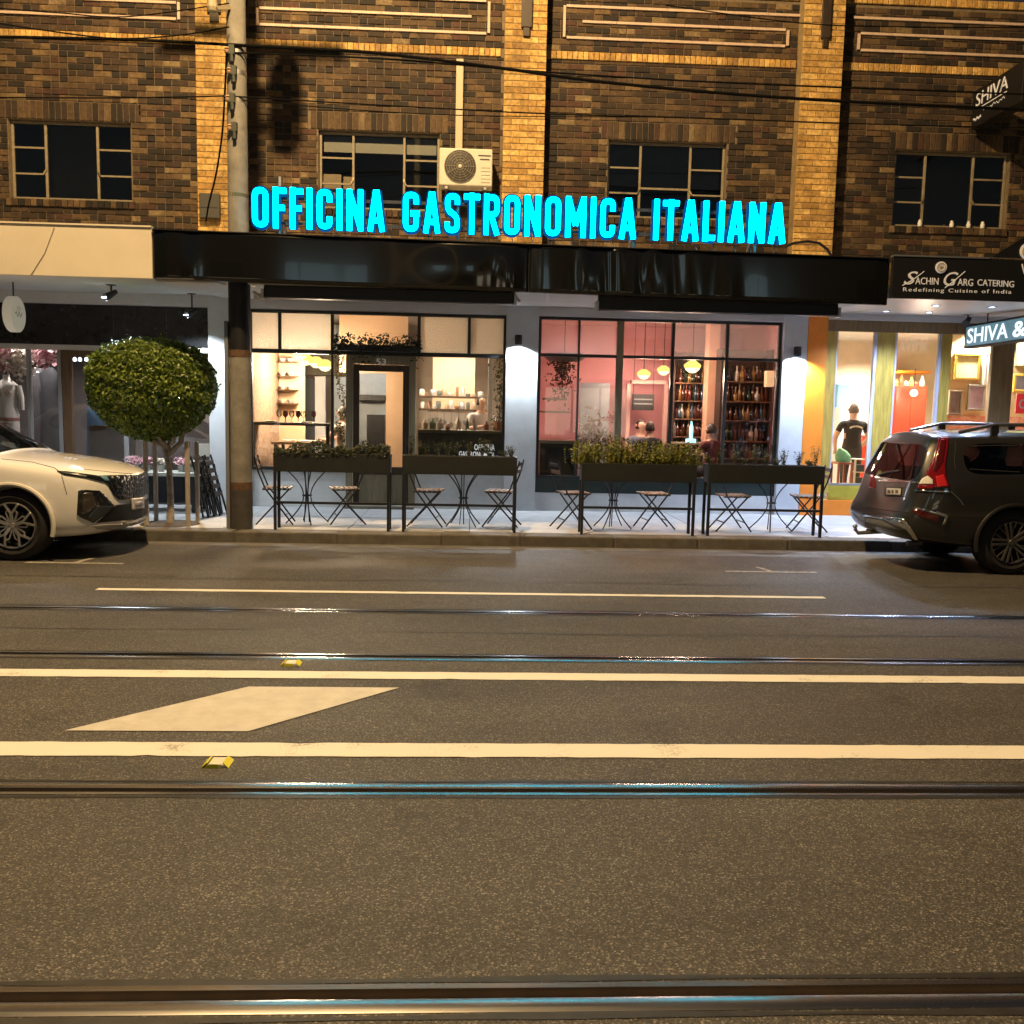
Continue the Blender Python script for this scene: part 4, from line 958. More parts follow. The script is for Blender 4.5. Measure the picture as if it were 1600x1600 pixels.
# lamps
def point(par, loc, W, col, r=.06):
    L = bpy.data.lights.new('lamp_light', 'POINT'); L.energy = W; L.color = col; L.shadow_soft_size = r
    o = bpy.data.objects.new('lamp_light', L); COL.objects.link(o); o.parent = par
    o.matrix_parent_inverse = Matrix.Translation(-par.location); o.location = loc; return o
E_yel = emit_mat('yellow_shade_glow', (1.0, .74, .18), 1.0)
E_yel2 = emit_mat('cream_shade_glow', (1.0, .86, .42), 1.6)
def pendant(px, py, Y, r, lab, grp, W, ceil=3.3, col=(1, .76, .50)):
    p = at(px, py, Y); t = empty('pendant_lamp', (p.x, p.y, p.z), label=lab, cat='pendant lamp', group=grp)
    b = MB(); b.lathe([(0, r*.62), (r*.35, r*.62), (r*.95, r*.18), (r, 0), (r*.9, -r*.2), (r*.86, -r*.22)], p, 10, cap=False).build('shade', E_yel, t)
    MB().lathe([(r*.86, -r*.23), (r*.75, -r*.42), (r*.4, -r*.72), (0, -r*.8)], p, 10, cap=False).build('lower_shade', E_yel2, t)
    MB().tube([p+Vector((0, 0, r*.62)), (p.x, p.y, ceil)], .006, 6).build('cord', M_black, t)
    point(t, (p.x, p.y, p.z-r*1.0), W, col, r*.6)
for i, (px, py, Y, lab) in enumerate(((468, 553, 14.9, 'yellow glowing pendant nearest the top of the left restaurant window'), (478, 561, 15.2, 'yellow glowing pendant, second in the left window cluster'), (494, 565, 15.0, 'yellow glowing pendant, third in the left window cluster'), (508, 570, 14.6, 'lowest and whitest pendant in the left window cluster'))):
    pendant(px, py, Y, .13, lab, 'pendants in the left dining room', PEND_W*.85)
for i, (px, py, Y, lab) in enumerate(((1006, 584, 15.3, 'yellow faceted pendant in front of the pink doorway of the bar'), (1037, 578, 15.9, 'yellow faceted pendant partly behind the black mullion of the bar'), (1082, 572, 14.9, 'largest yellow faceted pendant, in front of the bottle shelves'))):
    pendant(px, py, Y, .12 if i < 2 else .145, lab, 'pendants in the bar', PEND_W*.6, col=(1, .66, .48))
def globe(px, py, Y, r, lab, W, col, m):
    p = at(px, py, Y); t = empty('globe_lamp', tuple(p), label=lab, cat='lamp')
    MB().lathe([(0, -r), (r*.6, -r*.8), (r*.95, -r*.3), (r, 0), (r*.95, r*.3), (r*.6, r*.8), (0, r)], p, 14).build('globe', m, t, smooth=True)
    MB().tube([p+Vector((0, 0, r)), p+Vector((0, .0, r+.35))], .008, 6).build('stem', M_black, t)
    point(t, (p.x, p.y-r*1.3, p.z), W, col, r)
globe(400, 578, 15.1, .07, 'round glowing wall lamp at the left end of the restaurant window', 14, (1, .62, .3), E_yel2)
globe(420, 598, 15.6, .04, 'small bright spot lamp on the brick wall in the restaurant', 6, (1, .7, .4), E_yel2)
globe(1428, 614, 15.3, .06, 'small glowing bulb in front of the red cabinet', 26, (1, .86, .62), emit_mat('bulb_white', (1, .92, .75), 6))
# ceiling downlights in the catering shop and its soffit
def downlight(px, py, Y, z, lab, W, col, spot=True, r=.035):
    p = at(px, py, Y); t = empty('downlight', (p.x, Y, z), label=lab, cat='downlight', group='recessed downlights')
    MB().lathe([(r*1.6, -.002), (r*1.6, -.010), (r*1.1, -.010), (r*1.1, -.002)], (p.x, Y, z), 16).build('trim_ring', M_white, t)
    MB().lathe([(0, -.006), (r*1.08, -.006), (r*1.08, -.003)], (p.x, Y, z), 16).build('lens', emit_mat('downlight_'+lab[:5], col, 9), t)
    L = bpy.data.lights.new('downlight_lamp', 'SPOT'); L.energy = W; L.color = col; L.spot_size = math.radians(140); L.spot_blend = .6; L.shadow_soft_size = .04
    o = bpy.data.objects.new('downlight_lamp', L); COL.objects.link(o); o.parent = t; o.matrix_parent_inverse = Matrix.Translation(-t.location); o.location = (p.x, Y, z-.03)
for (px, Y, lab) in ((1385, 12.9, 'white soffit downlight above the gap left of the dark car, rear row'), (1452, 12.9, 'white soffit downlight above the dark car, rear row'), (1462, 11.6, 'white soffit downlight under the black lettering fascia'), (1550, 11.6, 'white soffit downlight near the right edge')):
    z = rzb+(SB+.02-rzb)*(Y-FY)/(WALL_Y-FY); downlight(px, 480, Y, z-.002, lab, 110, (.52, .66, 1.0))
for (px, Y, lab) in ((1335, 15.0, 'ceiling downlight over the man in the catering shop'), (1435, 15.2, 'ceiling downlight over the red cabinet'), (1530, 14.9, 'ceiling downlight over the picture wall'), (1620, 14.9, 'ceiling downlight at the right edge of the catering shop'), (1380, 16.4, 'ceiling downlight at the back of the catering shop')):
    downlight(px, 500, Y, 3.118, lab, 270, (1.0, .88, .68))
# track spots of the boutique and kitchen lamps of the restaurant
downlight(60, 520, 14.5, 3.298, 'boutique downlight over the mannequin', 150, (1, .9, .86)); downlight(-10, 520, 14.5, 3.298, 'boutique downlight over the flowers', 110, (1, .9, .86)); downlight(290, 520, 14.4, 3.298, 'boutique downlight over the flower table', 170, (1, .9, .86))
downlight(720, 520, 15.6, 3.298, 'kitchen downlight over the peach wall', 230, (1, .84, .64)); downlight(590, 520, 17.4, 3.298, 'downlight in the back kitchen behind the door', 40, (.8, .9, 1))
downlight(900, 520, 14.9, 3.298, 'bar downlight over the pink kitchen wall', 85, (1, .76, .72)); downlight(980, 520, 16.6, 3.298, 'bar downlight over the pink doorway', 60, (1, .66, .55)); downlight(1165, 520, 15.0, 3.298, 'bar downlight over the right bottle shelves', 14, (1, .72, .5))
downlight(440, 520, 15.3, 3.298, 'dining room downlight over the brick wall', 60, (1, .66, .38))
for (px, py, Y, lab) in ((174, 458, 12.0, 'black track spotlight under the cream canopy'), (300, 486, 13.3, 'small white spotlight under the cream canopy beside the pole'), (1512, 500, 13.3, 'black security camera lamp under the right canopy')):
    p = at(px, py, Y); t = empty('spotlight', tuple(p), label=lab, cat='spotlight'); zt = sl_(Y)+.03
    MB().tube([(p.x, Y, zt), (p.x, Y, p.z+.03)], .012, 8).build('stem', M_black, t)
    MB().tube([(p.x+.05, Y+.04, p.z+.03), (p.x-.03, Y-.02, p.z-.04), (p.x-.06, Y-.05, p.z-.06)], [.03, .045, .05], 12).build('head', M_black, t, smooth=True)
    MB().box((p.x-.05, Y-.04, zt-.012), (p.x+.05, Y+.04, zt)).build('ceiling_plate', M_black, t)
    if Y < 13.0 or px == 300:
        MB().lathe([(0, -.004), (.042, 0), (.042, .004), (0, .004)], (p.x-.062, Y-.052, p.z-.066), 14).build('lens', emit_mat('spot_lens', (.85, .93, 1), 8), t)
        S_ = bpy.data.lights.new('spotlight_lamp', 'SPOT'); S_.energy = 210 if px == 300 else 110; S_.color = (.82, .92, 1); S_.spot_size = math.radians(140); S_.spot_blend = .6; S_.shadow_soft_size = .04
        q = bpy.data.objects.new('spotlight_lamp', S_); COL.objects.link(q); q.parent = t; q.matrix_parent_inverse = Matrix.Translation(-t.location); q.location = (p.x-.07, Y-.06, p.z-.085)
# ================================================================ FOLIAGE
def leaf_mat(name, c1, c2, rough=.45):
    m = bpy.data.materials.new(name); m.use_nodes = True; t = m.node_tree; b = t.nodes['Principled BSDF']; N = lambda k: t.nodes.new(k)
    a = N('ShaderNodeAttribute'); a.attribute_name = 'rnd'; r = N('ShaderNodeValToRGB'); e = r.color_ramp.elements
    e[0].color = (*c1, 1); e[1].color = (*c2, 1); t.links.new(a.outputs['Fac'], r.inputs[0]); t.links.new(r.outputs[0], b.inputs['Base Color'])
    b.inputs['Roughness'].default_value = rough; b.inputs['Specular IOR Level'].default_value = .5
    tl = N('ShaderNodeBsdfTranslucent'); t.links.new(r.outputs[0], tl.inputs[0]); mx = N('ShaderNodeMixShader'); mx.inputs[0].default_value = .25
    t.links.new(b.outputs[0], mx.inputs[1]); t.links.new(tl.outputs[0], mx.inputs[2]); t.links.new(mx.outputs[0], t.nodes['Material Output'].inputs[0]); MATS[name] = m; return m
def leaves(name, pts, size, m, parent, world=True, up=.35, slim=.5):
    """pts: (position, outward normal). each leaf = a folded diamond of four triangles"""
    v = []; f = []; r = []
    for (p, n) in pts:
        p = Vector(p); n = (Vector(n)+Vector((random.gauss(0, .6), random.gauss(0, .6), random.gauss(0, .6)+up))).normalized()
        a = n.orthogonal().normalized(); a = Matrix.Rotation(random.uniform(0, 6.283), 3, n) @ a; b = n.cross(a)
        s = size*random.uniform(.65, 1.25); o = len(v); w_ = s*slim
        v += [p-a*s*.5, p+b*w_*.5+n*s*.10, p+a*s*.5, p-b*w_*.5+n*s*.10, p+n*s*.02]
        f += [(o, o+4, o+1), (o+1, o+4, o+2), (o+2, o+4, o+3), (o+3, o+4, o)]; q = random.random(); r += [q]*4
    me = bpy.data.meshes.new(name); me.from_pydata([tuple(x) for x in v], [], f); at_ = me.attributes.new('rnd', 'FLOAT', 'FACE'); at_.data.foreach_set('value', r); me.materials.append(m)
    o = link(name, me, parent, world); o['kind'] = 'stuff'; return o
L_tree = leaf_mat('topiary_leaf', (.022, .052, .006), (.20, .27, .03), .42)
L_hedge = leaf_mat('hedge_leaf', (.015, .022, .008), (.06, .065, .02))
L_yellow = leaf_mat('yellow_green_leaf', (.08, .10, .016), (.34, .33, .055))
L_dark = leaf_mat('dark_leaf', (.008, .018, .010), (.03, .05, .02))
L_ivy = leaf_mat('ivy_leaf', (.02, .03, .01), (.09, .09, .03))
# ---- topiary street tree
random.seed(21)
TC = at(238, 603, 11.45); TX, TYY = at(266, 815, 11.45).x, 11.45
tree = empty('street_tree', (TX, TYY, FP_Z), label='round clipped topiary street tree on a short stem beside the white car', cat='tree')
RX, RY, RZ = .735, .73, .575
pts = []
for i in range(25000):
    th = random.uniform(0, 6.283); u = random.uniform(-1, 1); s = math.sqrt(1-u*u)
    d = Vector((math.cos(th)*s, math.sin(th)*s, u)); k = random.uniform(.80, 1.0)**.6
    lump = 1+.02*math.sin(5*th+3*u)+.018*math.sin(9*u*2+th*4)+random.gauss(0, .007)
    e = 2.35   # squarish clipped crown
    q = (abs(d.x)**e+abs(d.y)**e+abs(d.z)**e)**(-1/e)
    zz = d.z*q
    wid = 1.0 if zz > -.25 else 1-.22*((-.25-zz)/.75)**1.4
    p = Vector((TC.x+d.x*q*RX*k*lump*wid, TYY+d.y*q*RY*k*lump*wid, TC.z+zz*RZ*k*lump*(1.0 if zz > 0 else 1.15)))
    pts.append((p, d))
for k in range(90):      # stray shoots that escaped the shears
    p, d = random.choice(pts[:9000]); q = Vector(p)
    for j in range(5): pts.append((q+d*(.015+.014*j)+Vector((random.gauss(0, .006), random.gauss(0, .006), .006*j)), d))
leaves('crown', pts, .052, L_tree, tree, slim=.58)
tr_ = MB(); top = Vector((TC.x+.03, TYY, TC.z-.30))
tr_.tube([(TX, TYY, FP_Z-.05), (TX+.01, TYY, .45), (TX-.005, TYY+.01, .85), top], [.05, .04, .036, .032], 12)
for i in range(7):
    a = i*.9; tr_.tube([Vector((TX, TYY, .98+.02*i)), Vector((TX+math.cos(a)*.16, TYY+math.sin(a)*.15, 1.14)), Vector((TC.x+math.cos(a)*.45, TYY+math.sin(a)*.42, TC.z-.1))], [.028, .02, .008], 7)
tr_.build('trunk', mat('bark', (.33, .29, .24), .9, var=.35, vscale=20, bump=.5, bscale=50), tree, smooth=True)
MB().lathe([(0, .02), (.34, .012), (.36, 0)], (TX, TYY, FP_Z+.001), 20).build('soil_bed', mat('soil', (.06, .045, .03), .95, var=.3, vscale=25), tree)
for (px, lab) in ((229, 'leftmost timber stake around the street tree'), (244, 'second timber stake, left of the tree stem'), (294, 'timber stake just right of the tree stem'), (309, 'rightmost timber stake by the street tree')):
    p = gz(px, 812 if px in (244, 294) else 822, FP_Z); yy = 11.75 if px in (244, 309) else 11.2
    p = at(px, 800, yy); o = MB().box((p.x-.025, yy-.022, FP_Z-.05), (p.x+.025, yy+.022, at(px, 690, yy).z)).build('tree_stake', mat('stake_timber', (.36, .32, .27), .85, var=.25, vscale=9, stretch=(8, 8, 1), obj_random=.1), None, bevel=.008)
    tag(o, lab, 'stake', 'stakes round the street tree')

# ================================================================ PLANTERS, TABLES, CHAIRS
M_plbox = mat('planter_charcoal', (.012, .014, .014), .55, var=.2, vscale=6)
def planter(px0, px1, pyt, pyb, Y, lab, kind, seed):
    random.seed(seed)
    x0, x1 = at(px0, 780, Y).x, at(px1, 780, Y).x; zt = (at(px0, pyt, Y).z+at(px1, pyt, Y).z)/2; zb_ = (at(px0, pyb, Y).z+at(px1, pyb, Y).z)/2
    t = empty('planter_box', ((x0+x1)/2, Y, FP_Z), label=lab, cat='planter', group='planter boxes along the kerb')
    D = .26; b = MB(); th = .018
    b.box((x0, Y, zb_), (x1, Y+th, zt)); b.box((x0, Y+D-th, zb_), (x1, Y+D, zt)); b.box((x0, Y+th, zb_), (x0+th, Y+D-th, zt)); b.box((x1-th, Y+th, zb_), (x1, Y+D-th, zt)); b.box((x0+th, Y+th, zb_), (x1-th, Y+D-th, zb_+th))
    b.build('trough', M_plbox, t, bevel=.004)
    MB().box((x0+th, Y+th, zb_+th), (x1-th, Y+D-th, zt-.03)).build('soil', MATS['soil'], t)
    for (xx, yy) in ((x0+.018, Y+.018), (x1-.018, Y+.018), (x0+.018, Y+D-.018), (x1-.018, Y+D-.018)):
        MB().box((xx-.017, yy-.017, FP_Z), (xx+.017, yy+.017, zb_-.001)).build('leg', M_black, t, bevel=.003)
    for yy in (Y+.018,): MB().box((x0+.036, yy-.012, .44), (x1-.036, yy+.012, .47)).build('cross_rail', M_black, t)
    pts = []
    if kind == 'hedge':
        for i in range(4200):
            xx = random.uniform(x0+.01, x1-.01); h = .10+.04*math.sin(xx*9)+.03*math.sin(xx*23); pts.append(((xx, Y+random.uniform(-.01, D+.01), zt+random.uniform(-.04, h)), (0, -.4, .8)))
        leaves('foliage', pts, .038, L_hedge, t)
    elif kind == 'bushy':
        for c in range(10):
            cxx0 = x0+.05+(x1-x0-.10)*c/9+random.uniform(-.05, .05); hh = random.uniform(.17, .35)
            for s in range(70):
                cxx = cxx0+random.gauss(0, .06); a = random.uniform(0, 6.283); sp = random.uniform(.02, .11); H_ = hh*random.uniform(.35, 1.1)
                for k in range(7):
                    u = (k+1)/7; pts.append(((cxx+math.cos(a)*sp*u, Y+D/2+math.sin(a)*sp*u*.8, zt-.03+H_*u), (math.cos(a), math.sin(a), .4)))
        leaves('foliage', pts, .043, L_yellow, t, slim=.5)
    else:
        for c in range(11):
            cxx = x0+.06+(x1-x0-.12)*c/10+random.uniform(-.04, .04); hh = random.uniform(.10, .27)
            for s in range(24):
                a = random.uniform(0, 6.283); sp = random.uniform(.01, .07); H_ = hh*random.uniform(.6, 1.05)
                for k in range(7):
                    u = (k+1)/7; pts.append(((cxx+math.cos(a)*sp*u, Y+D/2+math.sin(a)*sp*u, zt-.03+H_*u), (math.cos(a), math.sin(a), .6)))
        leaves('foliage', pts, .034, L_ivy, t, slim=.42)
    return (x0+x1)/2
PLY = 11.03
for a in ((427, 609, 709, 738, 'charcoal planter box with low dark hedge, first from the pole', 'hedge', 1), (628, 807, 713, 742, 'charcoal planter box with sparse low growth, second from the pole', 'low', 2), (908, 1087, 725, 753, 'charcoal planter box full of bushy yellow green plants, third from the pole', 'bushy', 3), (1106, 1287, 727, 756, 'charcoal planter box with small upright plants nearest the orange pier', 'low', 4)):
    planter(a[0], a[1], a[2], a[3], PLY, a[4], a[5], a[6])
# bistro table: round top on bowed wire legs
def make_table():
    t = empty('bistro_table', (0, 0, 0)); H = .72
    MB().lathe([(0, H-.012), (.30, H-.012), (.305, H-.004), (.30, H), (0, H)], (0, 0, 0), 28).build('table_top', mat('table_slat', (.05, .045, .04), .5, var=.2), t, world=False, smooth=True)
    for k in range(4):
        a = math.pi/4*0+math.pi/2*k+.0; d = Vector((math.cos(a), math.sin(a), 0)); pts = []
        for i in range(15):
            u = i/14; th = math.pi*(u-.5); r = .045+.235*(1-math.cos(th*.98)); pts.append(d*r+Vector((0, 0, u*(H-.02)+.005)))
        MB().tube(pts, .0085, 6).build('leg', M_black, t, world=False, smooth=True)
    for k in range(2):
        MB().tube([(.045*math.cos(k*1.57+.785), .045*math.sin(k*1.57+.785), .01), (.02*math.cos(k*1.57+.785), .02*math.sin(k*1.57+.785), .36), (.03*math.cos(k*1.57+.785), .03*math.sin(k*1.57+.785), H-.02)], .007, 6).build('stay', M_black, t, world=False)
    MB().tube([(.058*math.cos(i/14*6.283), .058*math.sin(i/14*6.283), .36) for i in range(14)], .009, 6, closed=True).build('collar_ring', M_black, t, world=False, smooth=True)
    return t
def make_chair():   # folding slatted bistro chair, faces +x
    t = empty('folding_chair', (0, 0, 0)); w_ = .19; M_sl = mat('chair_slat', (.13, .075, .045), .55, var=.25, vscale=8)
    for s in (-1, 1):
        MB().tube([(.22, s*w_, .0), (-.12, s*w_, .46), (-.20, s*w_, .66), (-.25, s*w_, .86)], .011, 6).build('back_leg', M_black, t, world=False, smooth=True)
        MB().tube([(-.24, s*(w_-.03), .0), (.17, s*(w_-.03), .45)], .011, 6).build('front_leg', M_black, t, world=False)
    for k in range(6): MB().box((-.155+k*.062, -.20, .452), (-.155+k*.062+.045, .20, .468)).build('seat_slat', M_sl, t, world=False, bevel=.004)
    MB().bar((-.16, -.165, .443), (.19, -.165, .443), .012).bar((-.16, .165, .443), (.19, .165, .443), .012).build('seat_rail', M_black, t, world=False)
    for z, x in ((.72, -.219), (.81, -.240)): MB().hexa([(x-.008, -.195, z-.02), (x+.008, -.195, z-.02), (x+.008, .195, z-.02), (x-.008, .195, z-.02)], [(x-.016, -.195, z+.025), (x-.0, -.195, z+.025), (x-.0, .195, z+.025), (x-.016, .195, z+.025)]).build('back_slat', M_sl if z < .75 else M_black, t, world=False)
    for z, x in ((.12, .13),): MB().tube([(x, -w_, z), (x, w_, z)], .008, 6).build('stretcher', M_black, t, world=False)
    MB().tube([(-.135, -w_+.03, .115), (-.135, w_-.03, .115)], .008, 6).build('stretcher', M_black, t, world=False)
    return t
T0, C0 = make_table(), make_chair(); first = [True, True]
def place(proto, idx, loc, rz, lab, cat, grp):
    o = proto if first[idx] else copy_tree(proto); first[idx] = False
    o.location = loc; o.rotation_euler = (0, 0, rz); tag(o, lab, cat, grp); return o
wt = ['leftmost planter', 'second planter from the pole', 'bushy yellow green planter', 'planter nearest the orange pier']
TBY = 11.75
for i, (tp, cl, cr) in enumerate(((480, 432, 540), (724, 668, 784), (958, 893, 1023), (1205, 1142, 1262))):
    x = at(tp, 790, TBY).x; place(T0, 0, (x, TBY, FP_Z+.002), .3*i+.35, 'round wire legged bistro table behind the '+wt[i], 'table', 'bistro tables on the footpath')
    xl, xr = at(cl, 790, TBY-.05).x, at(cr, 790, TBY+.02).x
    place(C0, 1, (xl, TBY-.05, FP_Z+.002), (.12, -.1, .2, .05)[i], 'folding bistro chair left of the table behind the '+wt[i], 'chair', 'folding bistro chairs')
    place(C0, 1, (xr, TBY+.04, FP_Z+.002), math.pi+(.25, -.2, .1, -.15)[i], 'folding bistro chair right of the table behind the '+wt[i], 'chair', 'folding bistro chairs')

# ---- things beside the left pier: flower table, folded chairs leaning together, board
ft = empty('flower_table', (at(270, 760, 12.9).x, 12.9, FP_Z), label='small table with pots of pink flowers behind the tree stem', cat='flower table')
x0, x1 = at(195, 740, 12.9).x, at(312, 740, 12.9).x; zt = at(250, 737, 12.9).z
MB().box((x0, 12.7, zt-.05), (x1, 13.3, zt)).build('table_top', mat('table_paint', (.42, .43, .38), .6, var=.1), ft, bevel=.006)
for (xx, yy) in ((x0+.04, 12.74), (x1-.04, 12.74), (x0+.04, 13.26), (x1-.04, 13.26)): MB().box((xx-.025, yy-.025, FP_Z), (xx+.025, yy+.025, zt-.051)).build('leg', M_black, ft)
MB().box((x0+.05, 13.1, FP_Z+.1), (x1-.05, 13.12, zt-.06)).build('back_cloth', mat('dark_cloth', (.03, .035, .045), .8), ft)
L_fl = leaf_mat('pink_petal', (.5, .16, .22), (.85, .6, .62), .6); L_flw = leaf_mat('cream_petal', (.6, .5, .4), (.85, .8, .72), .6)
for i, (px, s, mm) in enumerate(((208, .13, L_fl), (228, .11, L_fl), (252, .09, L_flw), (284, .11, L_fl), (300, .06, L_flw))):
    c = at(px, 726, 12.95); t = empty('flower_pot', (c.x, 12.95, zt), label=['pot of pink flowers at the left end of the flower table', 'pot of pink flowers, second on the flower table', 'pot of pale flowers in the middle of the flower table', 'pot of pink flowers right of the tree stem', 'small pot of pale flowers at the right end of the flower table'][i], cat='flower pot', group='flower pots on the table')
    MB().lathe([(0, 0), (s*.4, 0), (s*.55, .09), (s*.5, .09), (0, .08)], (c.x, 12.95, zt+.001), 14).build('pot', mat('pot_white', (.6, .6, .58), .5), t, smooth=True)
    leaves('blooms', [((c.x+random.gauss(0, s*.4), 12.95+random.gauss(0, s*.4), zt+.12+random.uniform(-.02, s*.7)), (0, -.6, .5)) for k in range(170)], .032, mm, t, slim=.8)
    leaves('greenery', [((c.x+random.gauss(0, s*.4), 12.95+random.gauss(0, s*.4), zt+.09+random.uniform(-.02, .04)), (0, 0, 1)) for k in range(60)], .035, L_dark, t)
for i, (px, py) in enumerate(((222, 683), (319, 703))):
    p = at(px, py, 12.9); t = empty('price_card', (p.x, 12.9, zt), label=['small white price card behind the left flower pots', 'white card standing at the right end of the flower table'][i], cat='card')
    h_c = (.05, .09)[i]; MB().box((p.x-h_c*.9, 12.9, p.z-h_c), (p.x+h_c*.9, 12.908, p.z+h_c)).build('card', mat('white_card', (.85, .82, .74), .6), t); MB().box((p.x-.004, 12.909, zt), (p.x+.004, 12.918, p.z)).build('holder', M_alu, t)
for i in range(3):
    px = 312+i*9; b0 = at(px+14, 818, 12.2+i*.12); t = empty('folded_chair', (b0.x, 12.2+i*.12, FP_Z), label=['folded dark chair leaning by the left pier, nearest the tree', 'folded dark chair leaning by the left pier, middle of three', 'folded dark chair leaning by the left pier, nearest the pole'][i], cat='chair', group='folded chairs by the left pier')
    yb = 12.2+i*.12; tx = b0.x-.22
    for s in (0, .36):
        MB().bar((b0.x, yb+s, FP_Z), (tx, yb+s, .93), .022).build('frame_bar', M_black, t); MB().bar((b0.x-.07, yb+s, FP_Z), (tx+.05, yb+s, .80), .02).build('frame_bar', M_black, t)
    for k in range(5): u = .35+.13*k; MB().box((b0.x+(tx-b0.x)*u-.015, yb, FP_Z+(.93-FP_Z)*u-.03), (b0.x+(tx-b0.x)*u+.015, yb+.36, FP_Z+(.93-FP_Z)*u+.03)).build('slat', mat('slat_dark', (.03, .022, .018), .6), t)
# ---- oval hanging light-box of the boutique
p = at(22, 491, 12.0); hs_ = empty('hanging_sign', (p.x, 12.0, p.z), label='round pale lightbox sign hanging under the cream canopy', cat='sign')
b = MB().lathe([(0, -.055), (.215, -.055), (.225, -.045), (.225, .045), (.215, .055), (0, .055)], (0, 0, 0), 32, 'x').build('drum', mat('lightbox_cream', (.55, .52, .44), .5, emit=(1, .9, .7), estr=.10), hs_, smooth=True, world=False)
b.rotation_euler = (0, 0, .06)
pts = [(.058, -.10+.2*k/16, .03*math.sin(k*.9)) for k in range(17)]; c = MB().tube(pts, .004, 5).tube([(.058, .08*math.cos(k/12*6.283)*.5, .07+.03*math.sin(k/12*6.283)) for k in range(13)], .003, 5).build('script_emblem', mat('grey_print', (.3, .28, .24), .6), b, world=False)
MB().tube([(0, 0, .22), (0, 0, sl_(12.0)+.03-p.z)], .01, 6).build('hanger', M_black, hs_, world=False)
# ---- mannequin and flowers in the boutique window
mp_ = at(12, 640, 14.35); mn = empty('mannequin', (mp_.x, 14.35, FP_Z), label='white headless mannequin in pale lingerie in the boutique window', cat='mannequin')
z0 = at(12, 640, 14.35).z
def ring_loft(b, rings, n=18):
    o = len(b.v)
    for (cx0, cy0, z, rx, ry) in rings:
        for k in range(n): t = 2*math.pi*k/n; b.v.append((cx0+rx*math.cos(t), cy0+ry*math.sin(t), z))
    for i in range(len(rings)-1):
        for k in range(n): b.f.append((o+i*n+k, o+i*n+(k+1) % n, o+(i+1)*n+(k+1) % n, o+(i+1)*n+k)); b.mi.append(b.cur)
    b.f.append(tuple(o+k for k in reversed(range(n)))); b.f.append(tuple(o+(len(rings)-1)*n+k for k in range(n))); b.mi += [b.cur]*2
M_man = mat('mannequin_white', (.72, .68, .62), .4)
X, Yq = mp_.x, 14.35
b = MB(); ring_loft(b, [(X, Yq, z0-.20, .155, .12), (X, Yq, z0-.08, .165, .125), (X, Yq, z0+.06, .115, .09), (X, Yq, z0+.18, .135, .105), (X, Yq-.015, z0+.27, .15, .12), (X, Yq, z0+.38, .165, .09), (X, Yq, z0+.43, .10, .06), (X, Yq, z0+.47, .05, .05), (X, Yq, z0+.53, .045, .045)])
for s in (-1, 1): ring_loft(b, [(X+s*.085, Yq, FP_Z+.3, .045, .05), (X+s*.085, Yq, .62, .055, .06), (X+s*.08, Yq, z0-.30, .085, .09), (X+s*.075, Yq, z0-.15, .085, .1)], 14); ring_loft(b, [(X+s*.22, Yq, z0-.0, .03, .03), (X+s*.21, Yq, z0+.2, .04, .04), (X+s*.165, Yq, z0+.37, .05, .05)], 12)
b.build('body', M_man, mn, smooth=True)
b = MB(); ring_loft(b, [(X, Yq, z0-.215, .12, .10), (X, Yq, z0-.17, .164, .126), (X, Yq, z0-.12, .168, .129)]); b.build('briefs', mat('blush_lace', (.45, .22, .2), .6, var=.3, vscale=40), mn, smooth=True)
b = MB()
for s in (-1, 1): b.lathe([(0, -.05), (.045, -.04), (.062, 0), (.05, .035), (0, .05)], (X+s*.068, Yq-.10, z0+.25), 14, 'y'); b.bar((X+s*.07, Yq-.11, z0+.29), (X+s*.09, Yq-.03, z0+.42), .012)
b.build('bra', mat('ivory_lace', (.6, .5, .42), .6, var=.25, vscale=40), mn, smooth=True)
MB().lathe([(0, 0), (.2, 0), (.2, .02), (.03, .04), (.03, .2), (0, .2)], (X, Yq, FP_Z+.02), 18).build('stand', M_alu, mn)
for i, (px, py, mm, n, s, lab) in enumerate(((5, 553, L_fl, 420, .13, 'pink paper flowers hanging at the far left of the boutique window'), (28, 560, L_flw, 520, .15, 'cream paper flowers hanging in the boutique window'), (70, 553, L_fl, 300, .11, 'dusky pink flowers hanging behind the boutique mullion'))):
    c = at(px, py, 14.2); t = empty('hanging_flowers', tuple(c), label=lab, cat='flowers', group='hanging flowers in the boutique')
    leaves('petals', [(c+Vector((random.gauss(0, s*.7), random.gauss(0, s*.5), random.gauss(0, s*.75))), (0, -.8, .1)) for k in range(n)], .075, mm, t, slim=.85)
    MB().tube([c, (c.x, c.y, 3.3)], .006, 5).build('hanger', M_black, t)
for i, (px, Y, m, lab) in enumerate(((60, 15.2, (.05, .045, .05), 'dark dress hanging behind the mannequin'), (78, 15.0, (.03, .03, .035), 'black gown hanging in the boutique beside the door'), (150, 15.4, (.02, .05, .09), 'blue black coat seen through the boutique door'))):
    c = at(px, 610, Y); t = empty('hanging_garment', (c.x, Y, 1), label=lab, cat='garment', group='garments in the boutique')
    b = MB(); ring_loft(b, [(c.x, Y, FP_Z+.45, .19, .09), (c.x, Y, c.z-.3, .15, .08), (c.x, Y, c.z, .12, .07), (c.x, Y, c.z+.25, .17, .07), (c.x, Y, c.z+.36, .06, .04)]); b.build('cloth', mat('garment%d' % i, m, .7, var=.3, vscale=8), t, smooth=True)
    MB().tube([(c.x, Y, c.z+.36), (c.x, Y, c.z+.5), (c.x, Y, 3.3)], .005, 5).build('hanger', M_alu, t)
